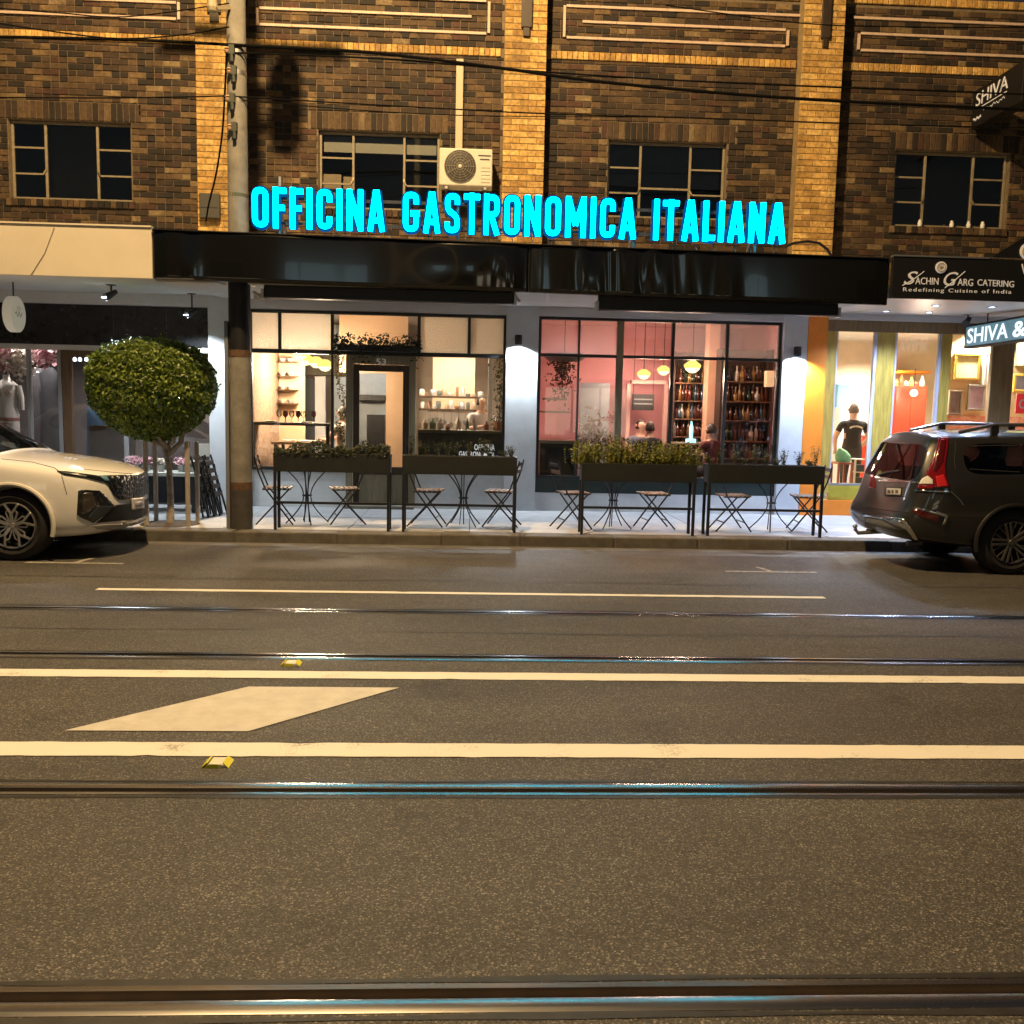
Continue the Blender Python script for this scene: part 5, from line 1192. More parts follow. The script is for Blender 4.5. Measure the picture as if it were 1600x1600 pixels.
for i, px in enumerate((117, 125, 135)):
    p = at(px, 562, 14.9); o = MB().lathe([(0, -.03), (.025, -.02), (.028, 0), (.02, .03), (0, .035)], p, 10).tube([(p.x, p.y, p.z+.03), (p.x, p.y, 3.3)], .003, 5).build('fairy_bulb', mat('fairy', (.7, .8, .9), .4, emit=(.7, .85, 1), estr=2.0), None, smooth=True); tag(o, ['small bluish bulb inside the boutique door, left of three', 'small bluish bulb inside the boutique door, middle of three', 'small bluish bulb inside the boutique door, right of three'][i], 'bulb', 'bulbs in the boutique door')

# ================================================================ PEOPLE (one skinned surface each)
def person(name_label, root, rz, J, E, R, zones, mats, hair=None, group=None):
    t = empty('person', root, rz, label=name_label, cat='person', group=group)
    names = list(J); me = bpy.data.meshes.new('body'); me.from_pydata([J[n] for n in names], [(names.index(a), names.index(b)) for a, b in E], [])
    o = bpy.data.objects.new('tmp_body', me); COL.objects.link(o)
    sk = o.modifiers.new('skin', 'SKIN'); sk.use_smooth_shade = True
    for i, n in enumerate(names):
        r = R.get(n, .05); d = me.skin_vertices[0].data[i]; d.radius = r if isinstance(r, tuple) else (r, r); d.use_root = (n == 'pelvis')
    o.modifiers.new('sub', 'SUBSURF').levels = 2
    bpy.context.view_layer.update(); dg = bpy.context.evaluated_depsgraph_get(); m2 = bpy.data.meshes.new_from_object(o.evaluated_get(dg)); bpy.data.objects.remove(o)
    for m in mats: m2.materials.append(m)
    segs = [(Vector(J[a]), Vector(J[b]), zones.get((a, b), 0)) for a, b in E]
    for p in m2.polygons:
        c = p.center; best = (9, 0)
        for a, b, z in segs:
            d = b-a; k = max(0, min(1, (c-a).dot(d)/max(1e-9, d.length_squared))); q = (a+d*k-c).length
            if q < best[0]: best = (q, z)
        p.material_index = best[1]; p.use_smooth = True
    m2.name = 'body'; link('body', m2, t, world=False)
    if hair:
        h = Vector(J['head']); b = MB(); n = 14
        rings = []
        for k in range(6):
            u = k/5; rings.append((h.x, h.y-.020, h.z-.055+.165*u, .080*math.sqrt(max(.02, 1-(u*.98)**2.6))*(.92+.08*min(1, u*3)), .090*math.sqrt(max(.02, 1-(u*.98)**2.6))*(.92+.08*min(1, u*3))))
        ring_loft(b, rings, n); b.build('hair', hair, t, smooth='all', world=False)
    b = MB()
    h = Vector(J['head'])
    b.lathe([(0, .03), (.012, .015), (.016, -.01), (0, -.02)], (h.x, h.y+.105, h.z), 8)
    for s in (-1, 1): b.lathe([(0, -.012), (.022, -.006), (.026, .006), (0, .012)], (h.x+s*.092, h.y, h.z), 8, 'x')
    b.build('nose_and_ears', mats[0], t, smooth=True, world=False)
    return t
M_skin = mat('skin', (.52, .32, .23), .55, var=.06); M_hair = mat('dark_hair', (.02, .014, .01), .6)
def hand(J, E, R, side, wrist, d, perp):
    w_ = Vector(wrist); d = Vector(d).normalized(); q = Vector(perp).normalized(); palm = w_+d*.075
    J['palm'+side] = tuple(palm); R['palm'+side] = (.034, .018); E.append(('wrist'+side, 'palm'+side))
    for k, (o, L) in enumerate(((-.028, .062), (-.010, .075), (.010, .07), (.028, .055))):
        J['f%d%s' % (k, side)] = tuple(palm+q*o+d*L*.6); J['g%d%s' % (k, side)] = tuple(palm+q*o+d*L+Vector((0, .012, 0))); R['f%d%s' % (k, side)] = .0095; R['g%d%s' % (k, side)] = .008; E += [('palm'+side, 'f%d%s' % (k, side)), ('f%d%s' % (k, side), 'g%d%s' % (k, side))]
    J['th'+side] = tuple(w_+d*.05+q*-.045+Vector((0, .02, 0))); R['th'+side] = .010; E.append(('wrist'+side, 'th'+side))
def skeleton(seated=False, arms=None):
    z = 0 if not seated else -.45
    J = dict(pelvis=(0, 0, .96+z), belly=(0, .01, 1.10+z), chest=(0, .0, 1.30+z), neckb=(0, -.01, 1.44+z), neck=(0, .01, 1.50+z), head=(0, .025, 1.62+z), crown=(0, .015, 1.70+z))
    R = dict(pelvis=(.165, .12), belly=(.15, .11), chest=(.165, .115), neckb=(.085, .07), neck=.055, head=(.082, .10), crown=(.06, .075))
    E = [('pelvis', 'belly'), ('belly', 'chest'), ('chest', 'neckb'), ('neckb', 'neck'), ('neck', 'head'), ('head', 'crown')]
    zones = {('pelvis', 'belly'): 1, ('belly', 'chest'): 1, ('chest', 'neckb'): 1}
    for s, sd in ((-1, 'L'), (1, 'R')):
        J['sh'+sd] = (s*.185, -.005, 1.40+z); R['sh'+sd] = .062; E.append(('chest', 'sh'+sd)); zones[('chest', 'sh'+sd)] = 1
        el, wr = (arms or {}).get(sd, ((s*.29, -.02, 1.13+z), (s*.27, .12, .92+z)))
        J['up'+sd] = tuple((Vector(J['sh'+sd])*.45+Vector(el)*.55)); R['up'+sd] = .052
        J['el'+sd] = el; R['el'+sd] = .042; J['wrist'+sd] = wr; R['wrist'+sd] = .028
        E += [('sh'+sd, 'up'+sd), ('up'+sd, 'el'+sd), ('el'+sd, 'wrist'+sd)]; zones[('sh'+sd, 'up'+sd)] = 1
        hand(J, E, R, sd, wr, Vector(wr)-Vector(el), (s, 0, 0))
        hx = s*.095
        if seated:
            J['hip'+sd] = (hx, .02, .93+z); J['kn'+sd] = (s*.12, .44, .94+z); J['an'+sd] = (s*.12, .42, .53+z); J['toe'+sd] = (s*.13, .58, .49+z)
        else:
            J['hip'+sd] = (hx, 0, .90); J['kn'+sd] = (s*.105, .02, .50); J['an'+sd] = (s*.11, -.01, .09); J['toe'+sd] = (s*.125, .15, .04)
        R['hip'+sd] = .098; R['kn'+sd] = .062; R['an'+sd] = .045; R['toe'+sd] = (.045, .03)
        E += [('pelvis', 'hip'+sd), ('hip'+sd, 'kn'+sd), ('kn'+sd, 'an'+sd), ('an'+sd, 'toe'+sd)]
        for k in (('pelvis', 'hip'+sd), ('hip'+sd, 'kn'+sd), ('kn'+sd, 'an'+sd)): zones[k] = 2
        zones[('an'+sd, 'toe'+sd)] = 3
    return J, E, R, zones
M_tee = mat('black_tee', (.018, .014, .015), .8, var=.2, vscale=9); M_trs = mat('dark_trousers', (.03, .025, .022), .8); M_shoe = mat('shoe', (.02, .02, .02), .5)
# man with his back to the street
J, E_, R, Z_ = skeleton(arms={'L': ((-.285, .03, 1.15), (-.20, .20, .97)), 'R': ((.285, .03, 1.15), (.22, .20, 1.0))})
pm = at(1331, 700, 14.75)
man = person('man in black t-shirt seen from behind inside the bright right hand shop', (pm.x, 14.75, FP_Z+.025), 0, J, E_, R, Z_, [M_skin, M_tee, M_trs, M_shoe], mat('short_grey_hair', (.12, .085, .07), .7))
b = MB()
for k in range(9):
    a = math.radians(150-120*k/8); xx = .105*math.cos(a)*1.05; zz = 1.30+.05*math.sin(a); b.box((xx-.008, -.148+abs(xx)*.22, zz-.014), (xx+.008, -.135+abs(xx)*.22, zz+.014))
b.build('shirt_print', mat('print_white', (.75, .72, .7), .7), man, world=False)
def sit(px, Y, headpy, rz, lab, cols, hair=M_hair, arms=None):
    J, E_, R, Z_ = skeleton(True, arms or {'L': ((-.27, .08, .72), (-.12, .33, .74)), 'R': ((.27, .08, .72), (.14, .34, .76))})
    p = at(px, headpy, Y); zr = p.z-1.17
    t = person(lab, (p.x, Y, zr), rz, J, E_, R, Z_, [M_skin, cols[0], cols[1], M_shoe], hair, 'diners inside the restaurant')
    s = empty('stool', (p.x, Y, FP_Z+.02), label='stool under the '+lab[:40].rsplit(' ', 1)[0], cat='stool', group='stools in the restaurant')
    zs_ = zr+.40; MB().lathe([(0, zs_-.04), (.17, zs_-.04), (.18, zs_-.02), (.16, zs_), (0, zs_)], (p.x, Y, 0), 18).build('seat', M_wood, s, smooth=True)
    for k in range(4):
        a = k*1.5708+.785; MB().tube([(p.x+.11*math.cos(a), Y+.11*math.sin(a), zs_-.04), (p.x+.17*math.cos(a), Y+.17*math.sin(a), FP_Z+.02)], .012, 6).build('leg', M_black, s)
    return t
M_dk = mat('dark_top', (.015, .016, .02), .8); M_pale = mat('pale_top', (.6, .5, .42), .8); M_pk = mat('pinkish_top', (.55, .50, .50), .8); M_red = mat('maroon_top', (.14, .03, .03), .8)
sit(537, 14.75, 645, math.radians(60), 'woman in pale top sitting beside the restaurant door', (M_pale, M_dk))
sit(752, 15.4, 628, math.radians(200), 'cook in pale shirt behind the counter at right', (M_pk, M_dk))
sit(1016, 15.3, 668, math.radians(20), 'dark dressed guest seen from behind below the faceted pendant', (M_dk, M_dk))
sit(1000, 15.9, 665, math.radians(200), 'guest facing the street beside the dark dressed guest', (mat('slate_top', (.10, .12, .16), .8), M_dk))
sit(1112, 14.9, 672, math.radians(35), 'guest in maroon top sitting before the peach column', (M_red, M_dk))

# ================================================================ RESTAURANT INTERIOR
def thing_box(name, lab, cat, a, b_, m, bevel=.006, group=None):
    return tag(MB().box(a, b_).build(name, m, None, bevel=bevel), lab, cat, group)
M_shelfw = mat('shelf_timber', (.10, .06, .035), .5, var=.2)
def span(pa, pb_, py, Y): return at(pa, py, Y).x, at(pb_, py, Y).x
# kitchen pass crockery, pictures on the brick wall
random.seed(44)
for r_, (py, Y) in enumerate(((620, 16.3), (640, 16.2))):
    zz = at(700, py-1, Y).z
    for i in range(11):
        px = 660+i*9+random.uniform(-2, 2); p = at(px, py, Y); hh = random.uniform(.05, .17); rr = random.uniform(.03, .055)
        o = MB().lathe([(0, 0), (rr*.8, 0), (rr, hh*.4), (rr*.9, hh*.85), (rr*.6, hh), (0, hh)], (p.x, Y+random.uniform(-.05, .05), zz+.001), 10).build('crock', mat('crock%d' % (i % 5), ((.7, .66, .6), (.35, .2, .12), (.6, .6, .62), (.15, .17, .16), (.55, .42, .3))[i % 5], .4), None, smooth=True)
        tag(o, '%s crock from the left on the %s shelf of the kitchen pass' % (['first', 'second', 'third', 'fourth', 'fifth', 'sixth', 'seventh', 'eighth', 'ninth', 'tenth', 'last'][i], ('upper', 'lower')[r_]), 'crock', 'crocks on the kitchen pass')
for i in range(8):
    px = 672+i*11; p = at(px, 650, 15.9); zz = at(px, 642, 15.9).z; L_ = random.uniform(.10, .22)
    o = MB().tube([(p.x, 15.9, zz), (p.x, 15.9, zz-L_)], .006, 5).lathe([(0, -.008), (.04, -.006), (.045, .004), (0, .008)], (p.x, 15.9, zz-L_-.035), 12, 'y').build('ladle', mat('ladle_steel', (.4, .38, .36), .35, metal=.8), None, smooth=True)
    tag(o, '%s hanging utensil from the left under the kitchen pass' % ['first', 'second', 'third', 'fourth', 'fifth', 'sixth', 'seventh', 'last'][i], 'utensil', 'utensils under the kitchen pass')
o = MB().tube([at(668, 642, 15.9), at(756, 643.5, 15.9)], .008, 6).build('utensil_rail', M_black, None); tag(o, 'thin black rail of hanging utensils in the kitchen', 'rail')
# left window: wall shelf with dishes
x0, x1 = span(434, 466, 590, 15.9); zt, zb_ = at(450, 545, 15.9).z, at(450, 630, 15.9).z
sh = empty('wall_shelf', ((x0+x1)/2, 15.9, zb_), label='narrow wall shelf stacked with dishes in the left restaurant window', cat='shelf')
MB().box((x0-.12, 15.96, FP_Z+.02), (x1+.10, 16.0, 3.3)).build('back_panel', M_peach, sh)
for k in range(5): z = zb_+(zt-zb_)*k/4; MB().box((x0, 15.72, z-.015), (x1, 15.955, z)).build('shelf_board', M_shelfw, sh)
for k in range(4):
    z = zb_+(zt-zb_)*k/4
    for j in range(2):
        xx = x0+.09+j*.14; o = MB().lathe([(0, 0), (.03, 0), (.06, .05), (.065, .06), (.055, .055), (0, .012)], (xx, 15.83, z+.001), 14).build('bowl', mat('stoneware', (.55, .5, .45), .4, var=.1), None, smooth=True)
        tag(o, 'stoneware bowl on the %s shelf, %s' % (('lowest', 'second', 'third', 'top')[k], ('left', 'right')[j]), 'bowl', 'bowls on the wall shelf')
# window bench with glasses
x0, x1 = span(394, 518, 662, 14.25); z = at(450, 660, 14.25).z
t = empty('window_bench', ((x0+x1)/2, 14.25, FP_Z), label='dark bench counter along the left restaurant window', cat='counter')
MB().box((x0, 14.08, z-.045), (x1, 14.45, z)).build('top', M_wood, t, bevel=.006)
for xx in (x0+.04, x1-.04): MB().box((xx-.025, 14.12, FP_Z+.02), (xx+.025, 14.17, z-.046)).build('leg', M_black, t)
M_wine = mat('red_wine_glass', (.16, .02, .03), .1); M_dish = mat('white_dish', (.8, .77, .7), .35)
for i, px in enumerate((436, 446, 456, 466, 474, 490)):
    p = at(px, 655, 14.25); o = MB().lathe([(0, 0), (.03, 0), (.006, .01), (.006, .07), (.035, .10), (.04, .14), (.033, .18), (.03, .18), (0, .12)], (p.x, 14.25, z+.001), 12).build('wine_glass', M_wine if i % 2 else glass_mat('stem_glass', (.9, .9, .9)), None, smooth=True); tag(o, ['first', 'second', 'third', 'fourth', 'fifth', 'last'][i]+' wine glass along the dark window bench', 'glass', 'glasses on the window bench')
for i, px in enumerate((421, 480)):
    p = at(px, 655, 14.3); o = MB().lathe([(0, 0), (.05, 0), (.11, .018), (.105, .022), (0, .008)], (p.x, 14.3, z+.001), 20).build('plate', M_dish, None, smooth=True); tag(o, ['white plate at the left of the window bench', 'white plate at the right of the window bench'][i], 'plate')
# dark door and white architrave at the back, dark ceiling beam
x0, x1 = span(470, 496, 620, 17.6)
thing_box('inner_door', 'dark grey inner door at the back of the dining room', 'door', (x0, 17.6, FP_Z+.02), (x1, 17.66, at(480, 590, 17.6).z), mat('grey_door', (.05, .055, .06), .5))
x0, x1 = span(492, 508, 620, 17.3); thing_box('white_architrave', 'white door architrave at the back of the dining room', 'door frame', (x0, 17.3, FP_Z+.02), (x1, 17.4, at(500, 588, 17.3).z), M_white)
x0, x1 = span(466, 545, 580, 17.5); thing_box('bulkhead_panel', 'dark olive bulkhead below the pendants at the back', 'panel', (x0, 17.45, at(500, 587, 17.5).z), (x1, 17.55, at(500, 552, 17.5).z), mat('olive_bulkhead', (.10, .085, .05), .7))
# dining table with dishes
x0, x1 = span(430, 515, 694, 14.9); z = at(470, 690, 14.9).z
t = empty('dining_table', ((x0+x1)/2, 14.9, FP_Z), label='laid dining table behind the window bench', cat='table')
MB().box((x0, 14.6, z-.04), (x1, 15.3, z)).build('table_top', mat('oak_top', (.28, .18, .10), .5, var=.2), t, bevel=.006)
for xx in (x0+.06, x1-.06):
    for yy in (14.66, 15.24): MB().box((xx-.025, yy-.025, FP_Z+.02), (xx+.025, yy+.025, z-.041)).build('leg', M_black, t)
for i, px in enumerate((452, 478, 498)):
    p = at(px, 688, 14.85); o = MB().lathe([(0, 0), (.06, 0), (.12, .02), (.115, .025), (0, .01)], (p.x, 14.85, z+.001), 20).build('plate', M_dish, None, smooth=True); tag(o, ['left', 'middle', 'right'][i]+' white plate on the dining table behind the bench', 'plate', 'plates on the dining table')
# greenery over the door and vines beside it
t = empty('door_planter', ((dx0+dx1)/2, GY-.1, zt1), label='dark planter trough of trailing greenery above the restaurant door', cat='planter')
x0, x1 = span(528, 652, 545, GY-.14)
MB().box((x0, GY-.22, zt1-.01), (x1, GY-.06, zt1+.08)).build('trough', M_black, t, bevel=.005)
random.seed(8); leaves('foliage', [((random.uniform(x0-.06, x1+.06), GY-.14+random.uniform(-.12, .08), zt1+.03+random.uniform(-.02, .16+.06*math.sin(random.random()*6))), (0, -.6, .5)) for k in range(1100)], .055, L_dark, t)
leaves('hanging_tips', [((random.choice((x0, x1, (x0+x1)/2, x0*.7+x1*.3))+random.gauss(0, .05), GY-.15+random.uniform(-.05, .05), zt1-random.random()**2*.25), (0, -.8, 0)) for k in range(120)], .05, L_dark, t)
t = empty('trailing_vine', (fx(531), GY+.12, FP_Z), label='thin green vine climbing inside the glass left of the restaurant door', cat='vine')
pts = []; cpts = [(fx(531)+.05*math.sin(k*.7), GY+.16, .75+k*.085) for k in range(22)]
for c in cpts: pts += [(Vector(c)+Vector((random.gauss(0, .05), random.gauss(0, .03), random.gauss(0, .04))), (0, -.8, .1)) for k in range(12)]
leaves('leaves', pts, .05, L_ivy, t); MB().tube(cpts, .006, 5).build('stem', MATS['bark'], t)
MB().lathe([(0, FP_Z+.02), (.10, FP_Z+.02), (.12, .74), (.1, .74), (0, .7)], (fx(531), GY+.16, 0), 14).build('pot', mat('terracotta', (.3, .13, .07), .7), t, smooth=True)
# behind the door: peach casing, dark kitchen
x0, x1 = span(568, 628, 650, 15.4)
t = empty('inner_doorway', ((x0+x1)/2, 15.4, FP_Z), label='peach coloured partition with a doorway behind the restaurant door', cat='partition')
xo0, xo1 = span(556, 603, 650, 15.4); zo = at(590, 583, 15.4).z
MB().box((xo1, 15.4, FP_Z+.02), (at(636, 650, 15.4).x, 15.5, 3.3)).build('right_jamb', M_peach, t); MB().box((at(530, 650, 15.4).x, 15.4, zo), (xo1-.001, 15.5, 3.3)).build('head', M_peach, t)
x0, x1 = span(552, 606, 650, 17.9); MB().box((x0-.4, 17.9, FP_Z+.02), (x1+.3, 17.95, 3.2)).build('kitchen_wall', mat('kitchen_tile', (.35, .4, .44), .4, var=.06), t)
x0, x1 = span(556, 602, 622, 17.6); thing_box('kitchen_shelf', 'dark shelf on the blue grey kitchen wall seen through the door', 'shelf', (x0, 17.55, at(580, 626, 17.6).z), (x1, 17.898, at(580, 617, 17.6).z), M_black)
x0, x1 = span(574, 602, 660, 17.5); thing_box('oven', 'black oven in the kitchen seen through the restaurant door', 'oven', (x0, 17.4, FP_Z+.02), (x1, 17.89, at(590, 648, 17.5).z), mat('oven_black', (.01, .011, .013), .25))
# right of the door: peach wall panel, kitchen pass, counter
x0, x1 = span(676, 742, 600, 16.6); thing_box('wall_panel', 'glowing peach wall panel behind the kitchen pass', 'panel', (x0, 16.6, at(710, 645, 16.6).z), (x1, 16.66, at(710, 556, 16.6).z), mat('peach_panel', (.80, .56, .36), .6))
for i, (py, Y) in enumerate(((620, 16.3), (640, 16.2))):
    x0, x1 = span(655, 760, py, Y); thing_box('pass_shelf', ['upper', 'lower'][i]+' dark shelf of the kitchen pass', 'shelf', (x0, Y-.15, at(700, py+2, Y).z), (x1, Y+.15, at(700, py-1, Y).z), M_shelfw, .003)
x0, x1 = span(654, 786, 690, 14.35); z = at(720, 672, 14.2).z
t = empty('serving_counter', ((x0+x1)/2, 14.3, FP_Z), label='dark serving counter behind the lettered window', cat='counter')
MB().box((x0, 14.12, FP_Z+.02), (x1, 14.6, z-.05)).build('front', mat('counter_dark', (.035, .032, .022), .4, var=.3), t); MB().box((x0, 14.08, z-.049), (x1, 14.65, z)).build('top', mat('counter_top', (.15, .12, .07), .35), t, bevel=.005)
random.seed(5)
for i, px in enumerate((664, 676, 688, 700, 716, 730, 742, 760, 774)):
    p = at(px, 668, 14.35); h = random.uniform(.08, .2); r = random.uniform(.025, .05)
    o = MB().lathe([(0, 0), (r, 0), (r*1.1, h*.6), (r*.5, h*.8), (r*.4, h), (0, h)], (p.x, 14.35, z+.001), 12).build('jar', mat('jar%d' % (i % 4), ((.5, .4, .3), (.2, .25, .2), (.55, .5, .48), (.3, .12, .08))[i % 4], .35), None, smooth=True); tag(o, ['first', 'second', 'third', 'fourth', 'fifth', 'sixth', 'seventh', 'eighth', 'ninth'][i]+' jar from the left on the serving counter', 'jar', 'jars on the serving counter')
x0, x1 = span(763, 771, 600, 14.5); thing_box('white_post', 'white post standing at the right end of the serving counter', 'post', (x0, 14.66, FP_Z+.02), (x1, 14.74, 3.3), M_white)
t = empty('climbing_plant', (at(781, 640, 14.3).x, 14.3, FP_Z), label='leafy plant at the right edge of the lettered window', cat='plant')
xx = at(781, 640, 14.3).x; leaves('leaves', [((xx+random.gauss(0, .05), 14.3+random.gauss(0, .06), random.uniform(1.35, 2.5)), (0, -.8, .2)) for k in range(320)], .055, L_ivy, t)
MB().tube([(xx, 14.3, z), (xx+.02, 14.3, 1.9), (xx, 14.3, 2.5)], .01, 6).build('stem', MATS['bark'], t)
MB().lathe([(0, z+.001), (.07, z+.001), (.09, z+.15), (0, z+.14)], (xx, 14.3, 0), 12).build('pot', MATS['terracotta'], t)

# ================================================================ BAR INTERIOR
x0, x1 = span(842, 901, 720, 14.3); z = at(870, 688, 14.2).z
t = empty('bar_counter', ((x0+x1)/2, 14.3, FP_Z), label='dark green bar counter at the left of the pink room', cat='counter')
MB().box((x0, 14.15, FP_Z+.02), (x1, 14.8, z-.05)).build('front', mat('bar_front', (.022, .026, .024), .4, var=.3), t); MB().box((x0-.02, 14.1, z-.049), (x1+.04, 14.85, z)).build('top', mat('bar_top', (.35, .32, .25), .3), t, bevel=.006)
x0, x1 = span(906, 952, 640, 16.9); thing_box('cool_room_door', 'grey steel cool room door in the pink room', 'door', (x0, 16.9, FP_Z+.02), (x1, 16.97, at(925, 598, 16.9).z), mat('steel_door', (.25, .27, .29), .4, metal=.4, var=.1))
t = empty('hanging_fern', tuple(at(880, 560, 14.7)), label='hanging dark fern in a round pot at the top left of the bar window', cat='plant')
c = at(882, 556, 14.7); MB().lathe([(0, -.10), (.26, -.08), (.36, 0), (.34, .03), (0, .02)], c, 22).build('pot', mat('fern_pot', (.12, .12, .11), .6), t, smooth=True); MB().tube([c, (c.x, c.y, 3.3)], .006, 5).build('hanger', M_black, t)
leaves('fronds', [(c+Vector((random.gauss(-.02, .09), random.gauss(0, .09), -.08-abs(random.gauss(0, .26)))), (0, -.7, -.2)) for k in range(420)], .06, leaf_mat('fern_brown', (.04, .02, .012), (.13, .07, .03)), t)
for i, (py, Y, pa, pb_) in enumerate(((622, 16.6, 848, 885), (642, 16.4, 842, 890))):
    x0, x1 = span(pa, pb_, py, Y); thing_box('wall_shelf_board', ['upper dark wall shelf in the pink room', 'lower dark wall shelf in the pink room'][i], 'shelf', (x0, Y-.12, at(865, py+3, Y).z), (x1, Y+.1, at(865, py, Y).z), M_shelfw, .003)
x0, x1 = span(986, 1040, 620, 17.0)
t = empty('pink_doorway', ((x0+x1)/2, 17, FP_Z), label='pale framed doorway at the back of the pink room', cat='door frame')
for (a, b_) in ((978, 984), (1036, 1042)): xx0, xx1 = span(a, b_, 650, 17.0); MB().box((xx0, 16.98, FP_Z+.02), (xx1, 17.06, at(1010, 600, 17).z)).build('jamb', mat('pale_pink_frame', (.75, .5, .42), .5), t)
MB().box((x0, 16.98, at(1010, 600, 17).z), (x1, 17.06, at(1010, 594, 17).z)).build('lintel', MATS['pale_pink_frame'], t)
x0, x1 = span(988, 1022, 628, 16.7); t = empty('menu_board', ((x0+x1)/2, 16.7, 1.6), label='black menu board hanging in the pink doorway', cat='menu board')
MB().box((x0, 16.7, at(1005, 641, 16.7).z), (x1, 16.74, at(1005, 616, 16.7).z)).build('board', M_black, t)
for k in range(2): zz = at(1005, 624+k*7, 16.7).z; MB().box((x0+.03, 16.692, zz-.012), (x1-.03, 16.699, zz+.012)).build('chalk_line', mat('chalk_grey', (.3, .34, .33), .7), t)
MB().tube([(x0+.02, 16.72, at(1005, 616, 16.7).z), (x0+.02, 16.72, 3.3)], .004, 5).tube([(x1-.02, 16.72, at(1005, 616, 16.7).z), (x1-.02, 16.72, 3.3)], .004, 5).build('hanging_wires', M_black, t)
# flowers and a white swan-neck vase near the window
p = at(917, 700, 14.5); t = empty('flower_vase', (p.x, 14.5, FP_Z), label='white vase with large pale flowers and red blooms in the bar window', cat='flowers')
MB().lathe([(0, .5), (.08, .5), (.10, .62), (.04, .82), (.06, .86), (0, .85)], (p.x, 14.5, .25), 16).build('vase', M_white, t, smooth=True); MB().lathe([(0, FP_Z+.02), (.14, FP_Z+.02), (.05, .2), (.05, .7), (.16, .74), (0, .75)], (p.x, 14.5, 0), 16).build('pedestal', M_black, t)
leaves('white_petals', [((p.x+random.gauss(.05, .11), 14.5+random.gauss(0, .07), 1.35+random.gauss(0, .12)), (0, -.8, .1)) for k in range(130)], .09, L_flw, t, slim=.5)
leaves('red_petals', [((p.x+.38+random.gauss(0, .04), 14.55+random.gauss(0, .04), 1.55+random.gauss(0, .04)), (0, -.8, .1)) for k in range(60)], .05, leaf_mat('red_petal', (.4, .03, .04), (.7, .08, .1)), t, slim=.7)
leaves('greenery', [((p.x+random.gauss(.18, .16), 14.55+random.gauss(0, .08), 1.15+random.gauss(0, .13)), (0, -.8, .2)) for k in range(260)], .07, L_ivy, t)
# bottle shelves
bottle_meshes = []
for (r, h, nk) in ((.036, .22, .30), (.04, .20, .26), (.032, .24, .33), (.045, .16, .24)):
    bottle_meshes.append([(0, 0), (r, 0), (r, h*.72), (r*.36, h*.9), (r*.36, nk-.01), (r*.44, nk-.008), (r*.4, nk), (0, nk)])
bcols = [(.05, .018, .006), (.20, .10, .035), (.012, .03, .015), (.45, .4, .33), (.07, .022, .014), (.28, .17, .06), (.01, .01, .014), (.13, .03, .02), (.04, .08, .12)]
bmesh_cache = {}
bnames = ['brown', 'amber', 'dark green', 'pale', 'chestnut', 'golden', 'black', 'red', 'blue']
ordn = ['first', 'second', 'third', 'fourth', 'fifth', 'sixth', 'seventh', 'eighth', 'ninth', 'tenth', 'eleventh']
def bottle(p, k, c, lab):
    if (k, c) not in bmesh_cache:
        b = MB(); b.lathe(bottle_meshes[k], (0, 0, 0), 8); me = b.mesh('bottle'); me.materials.append(mat('bottle_glass%d' % c, bcols[c], .12, spec=.7)); me.polygons.foreach_set('use_smooth', [True]*len(me.polygons)); bmesh_cache[(k, c)] = me
    o = link('bottle', bmesh_cache[(k, c)]); o.location = p; tag(o, lab, 'bottle', 'bottles on the bar shelves')
def shelf_unit(pa, pb_, Y, rows, lab, which, cols):
    x0, x1 = span(pa, pb_, 640, Y); t = empty('bottle_shelf', ((x0+x1)/2, Y, FP_Z), label=lab, cat='shelf unit')
    M_sb = mat('shelf_dark', (.035, .018, .012), .45, var=.2)
    MB().box((x0, Y+.22, FP_Z+.02), (x1, Y+.25, 2.75)).build('back_board', M_sb, t)
    for xx in (x0-.03, x1): MB().box((xx, Y-.08, FP_Z+.02), (xx+.03, Y+.25, 2.75)).build('side_board', M_sb, t)
    words_ = ['top', 'second', 'third', 'fourth', 'lowest']
    for r_, py in enumerate(rows):
        z = at((pa+pb_)/2, py, Y).z; MB().box((x0, Y-.08, z-.02), (x1, Y+.219, z)).build('shelf_board', mat('shelf_edge', (.16, .085, .045), .5), t)
        for c in range(cols):
            bottle((x0+.05+(x1-x0-.1)*c/(cols-1)+random.uniform(-.01, .01), Y+.02+random.uniform(-.04, .04), z+.001), random.randrange(4), (k_ := random.randrange(9)), '%s bottle, %s from left, front row, %s board, %s bottle shelf' % (bnames[k_], ordn[c], words_[r_], which))
            if random.random() < .6: bottle((x0+.09+(x1-x0-.14)*c/cols, Y+.15, z+.001), random.randrange(4), (k_ := random.randrange(9)), '%s bottle in back row, %s board, %s bottle shelf, place %s' % (bnames[k_], words_[r_], which, ordn[c]))
random.seed(17)
shelf_unit(1052, 1101, 16.3, (598, 626, 654, 682, 708), 'tall bottle shelf behind the largest pendant', 'left', 9)
shelf_unit(1125, 1200, 15.4, (596, 627, 657, 689, 716), 'tall bottle shelf at the right end of the bar', 'right', 11)
x0, x1 = span(1105, 1121, 620, 15.9); thing_box('peach_column', 'peach column between the two bottle shelves', 'column', (x0, 15.9, FP_Z+.02), (x1, 16.2, 3.3), mat('peach_column', (.72, .42, .28), .6, var=.05))
p = at(1203, 592, 15.0); t = empty('wall_lantern', (P3[0]+.05, 15.0, p.z), label='square glowing wall lantern at the right end of the bar', cat='lamp')
MB().box((p.x-.07, 14.95, p.z-.13), (p.x+.06, 15.09, p.z+.13)).build('shade', mat('lantern_parchment', (.7, .5, .3), .7, emit=(1, .62, .3), estr=.45), t, bevel=.006); MB().box((p.x+.06, 15.0, p.z-.03), (P3[2]-.161, 15.04, p.z+.03)).build('wall_bracket', M_black, t)
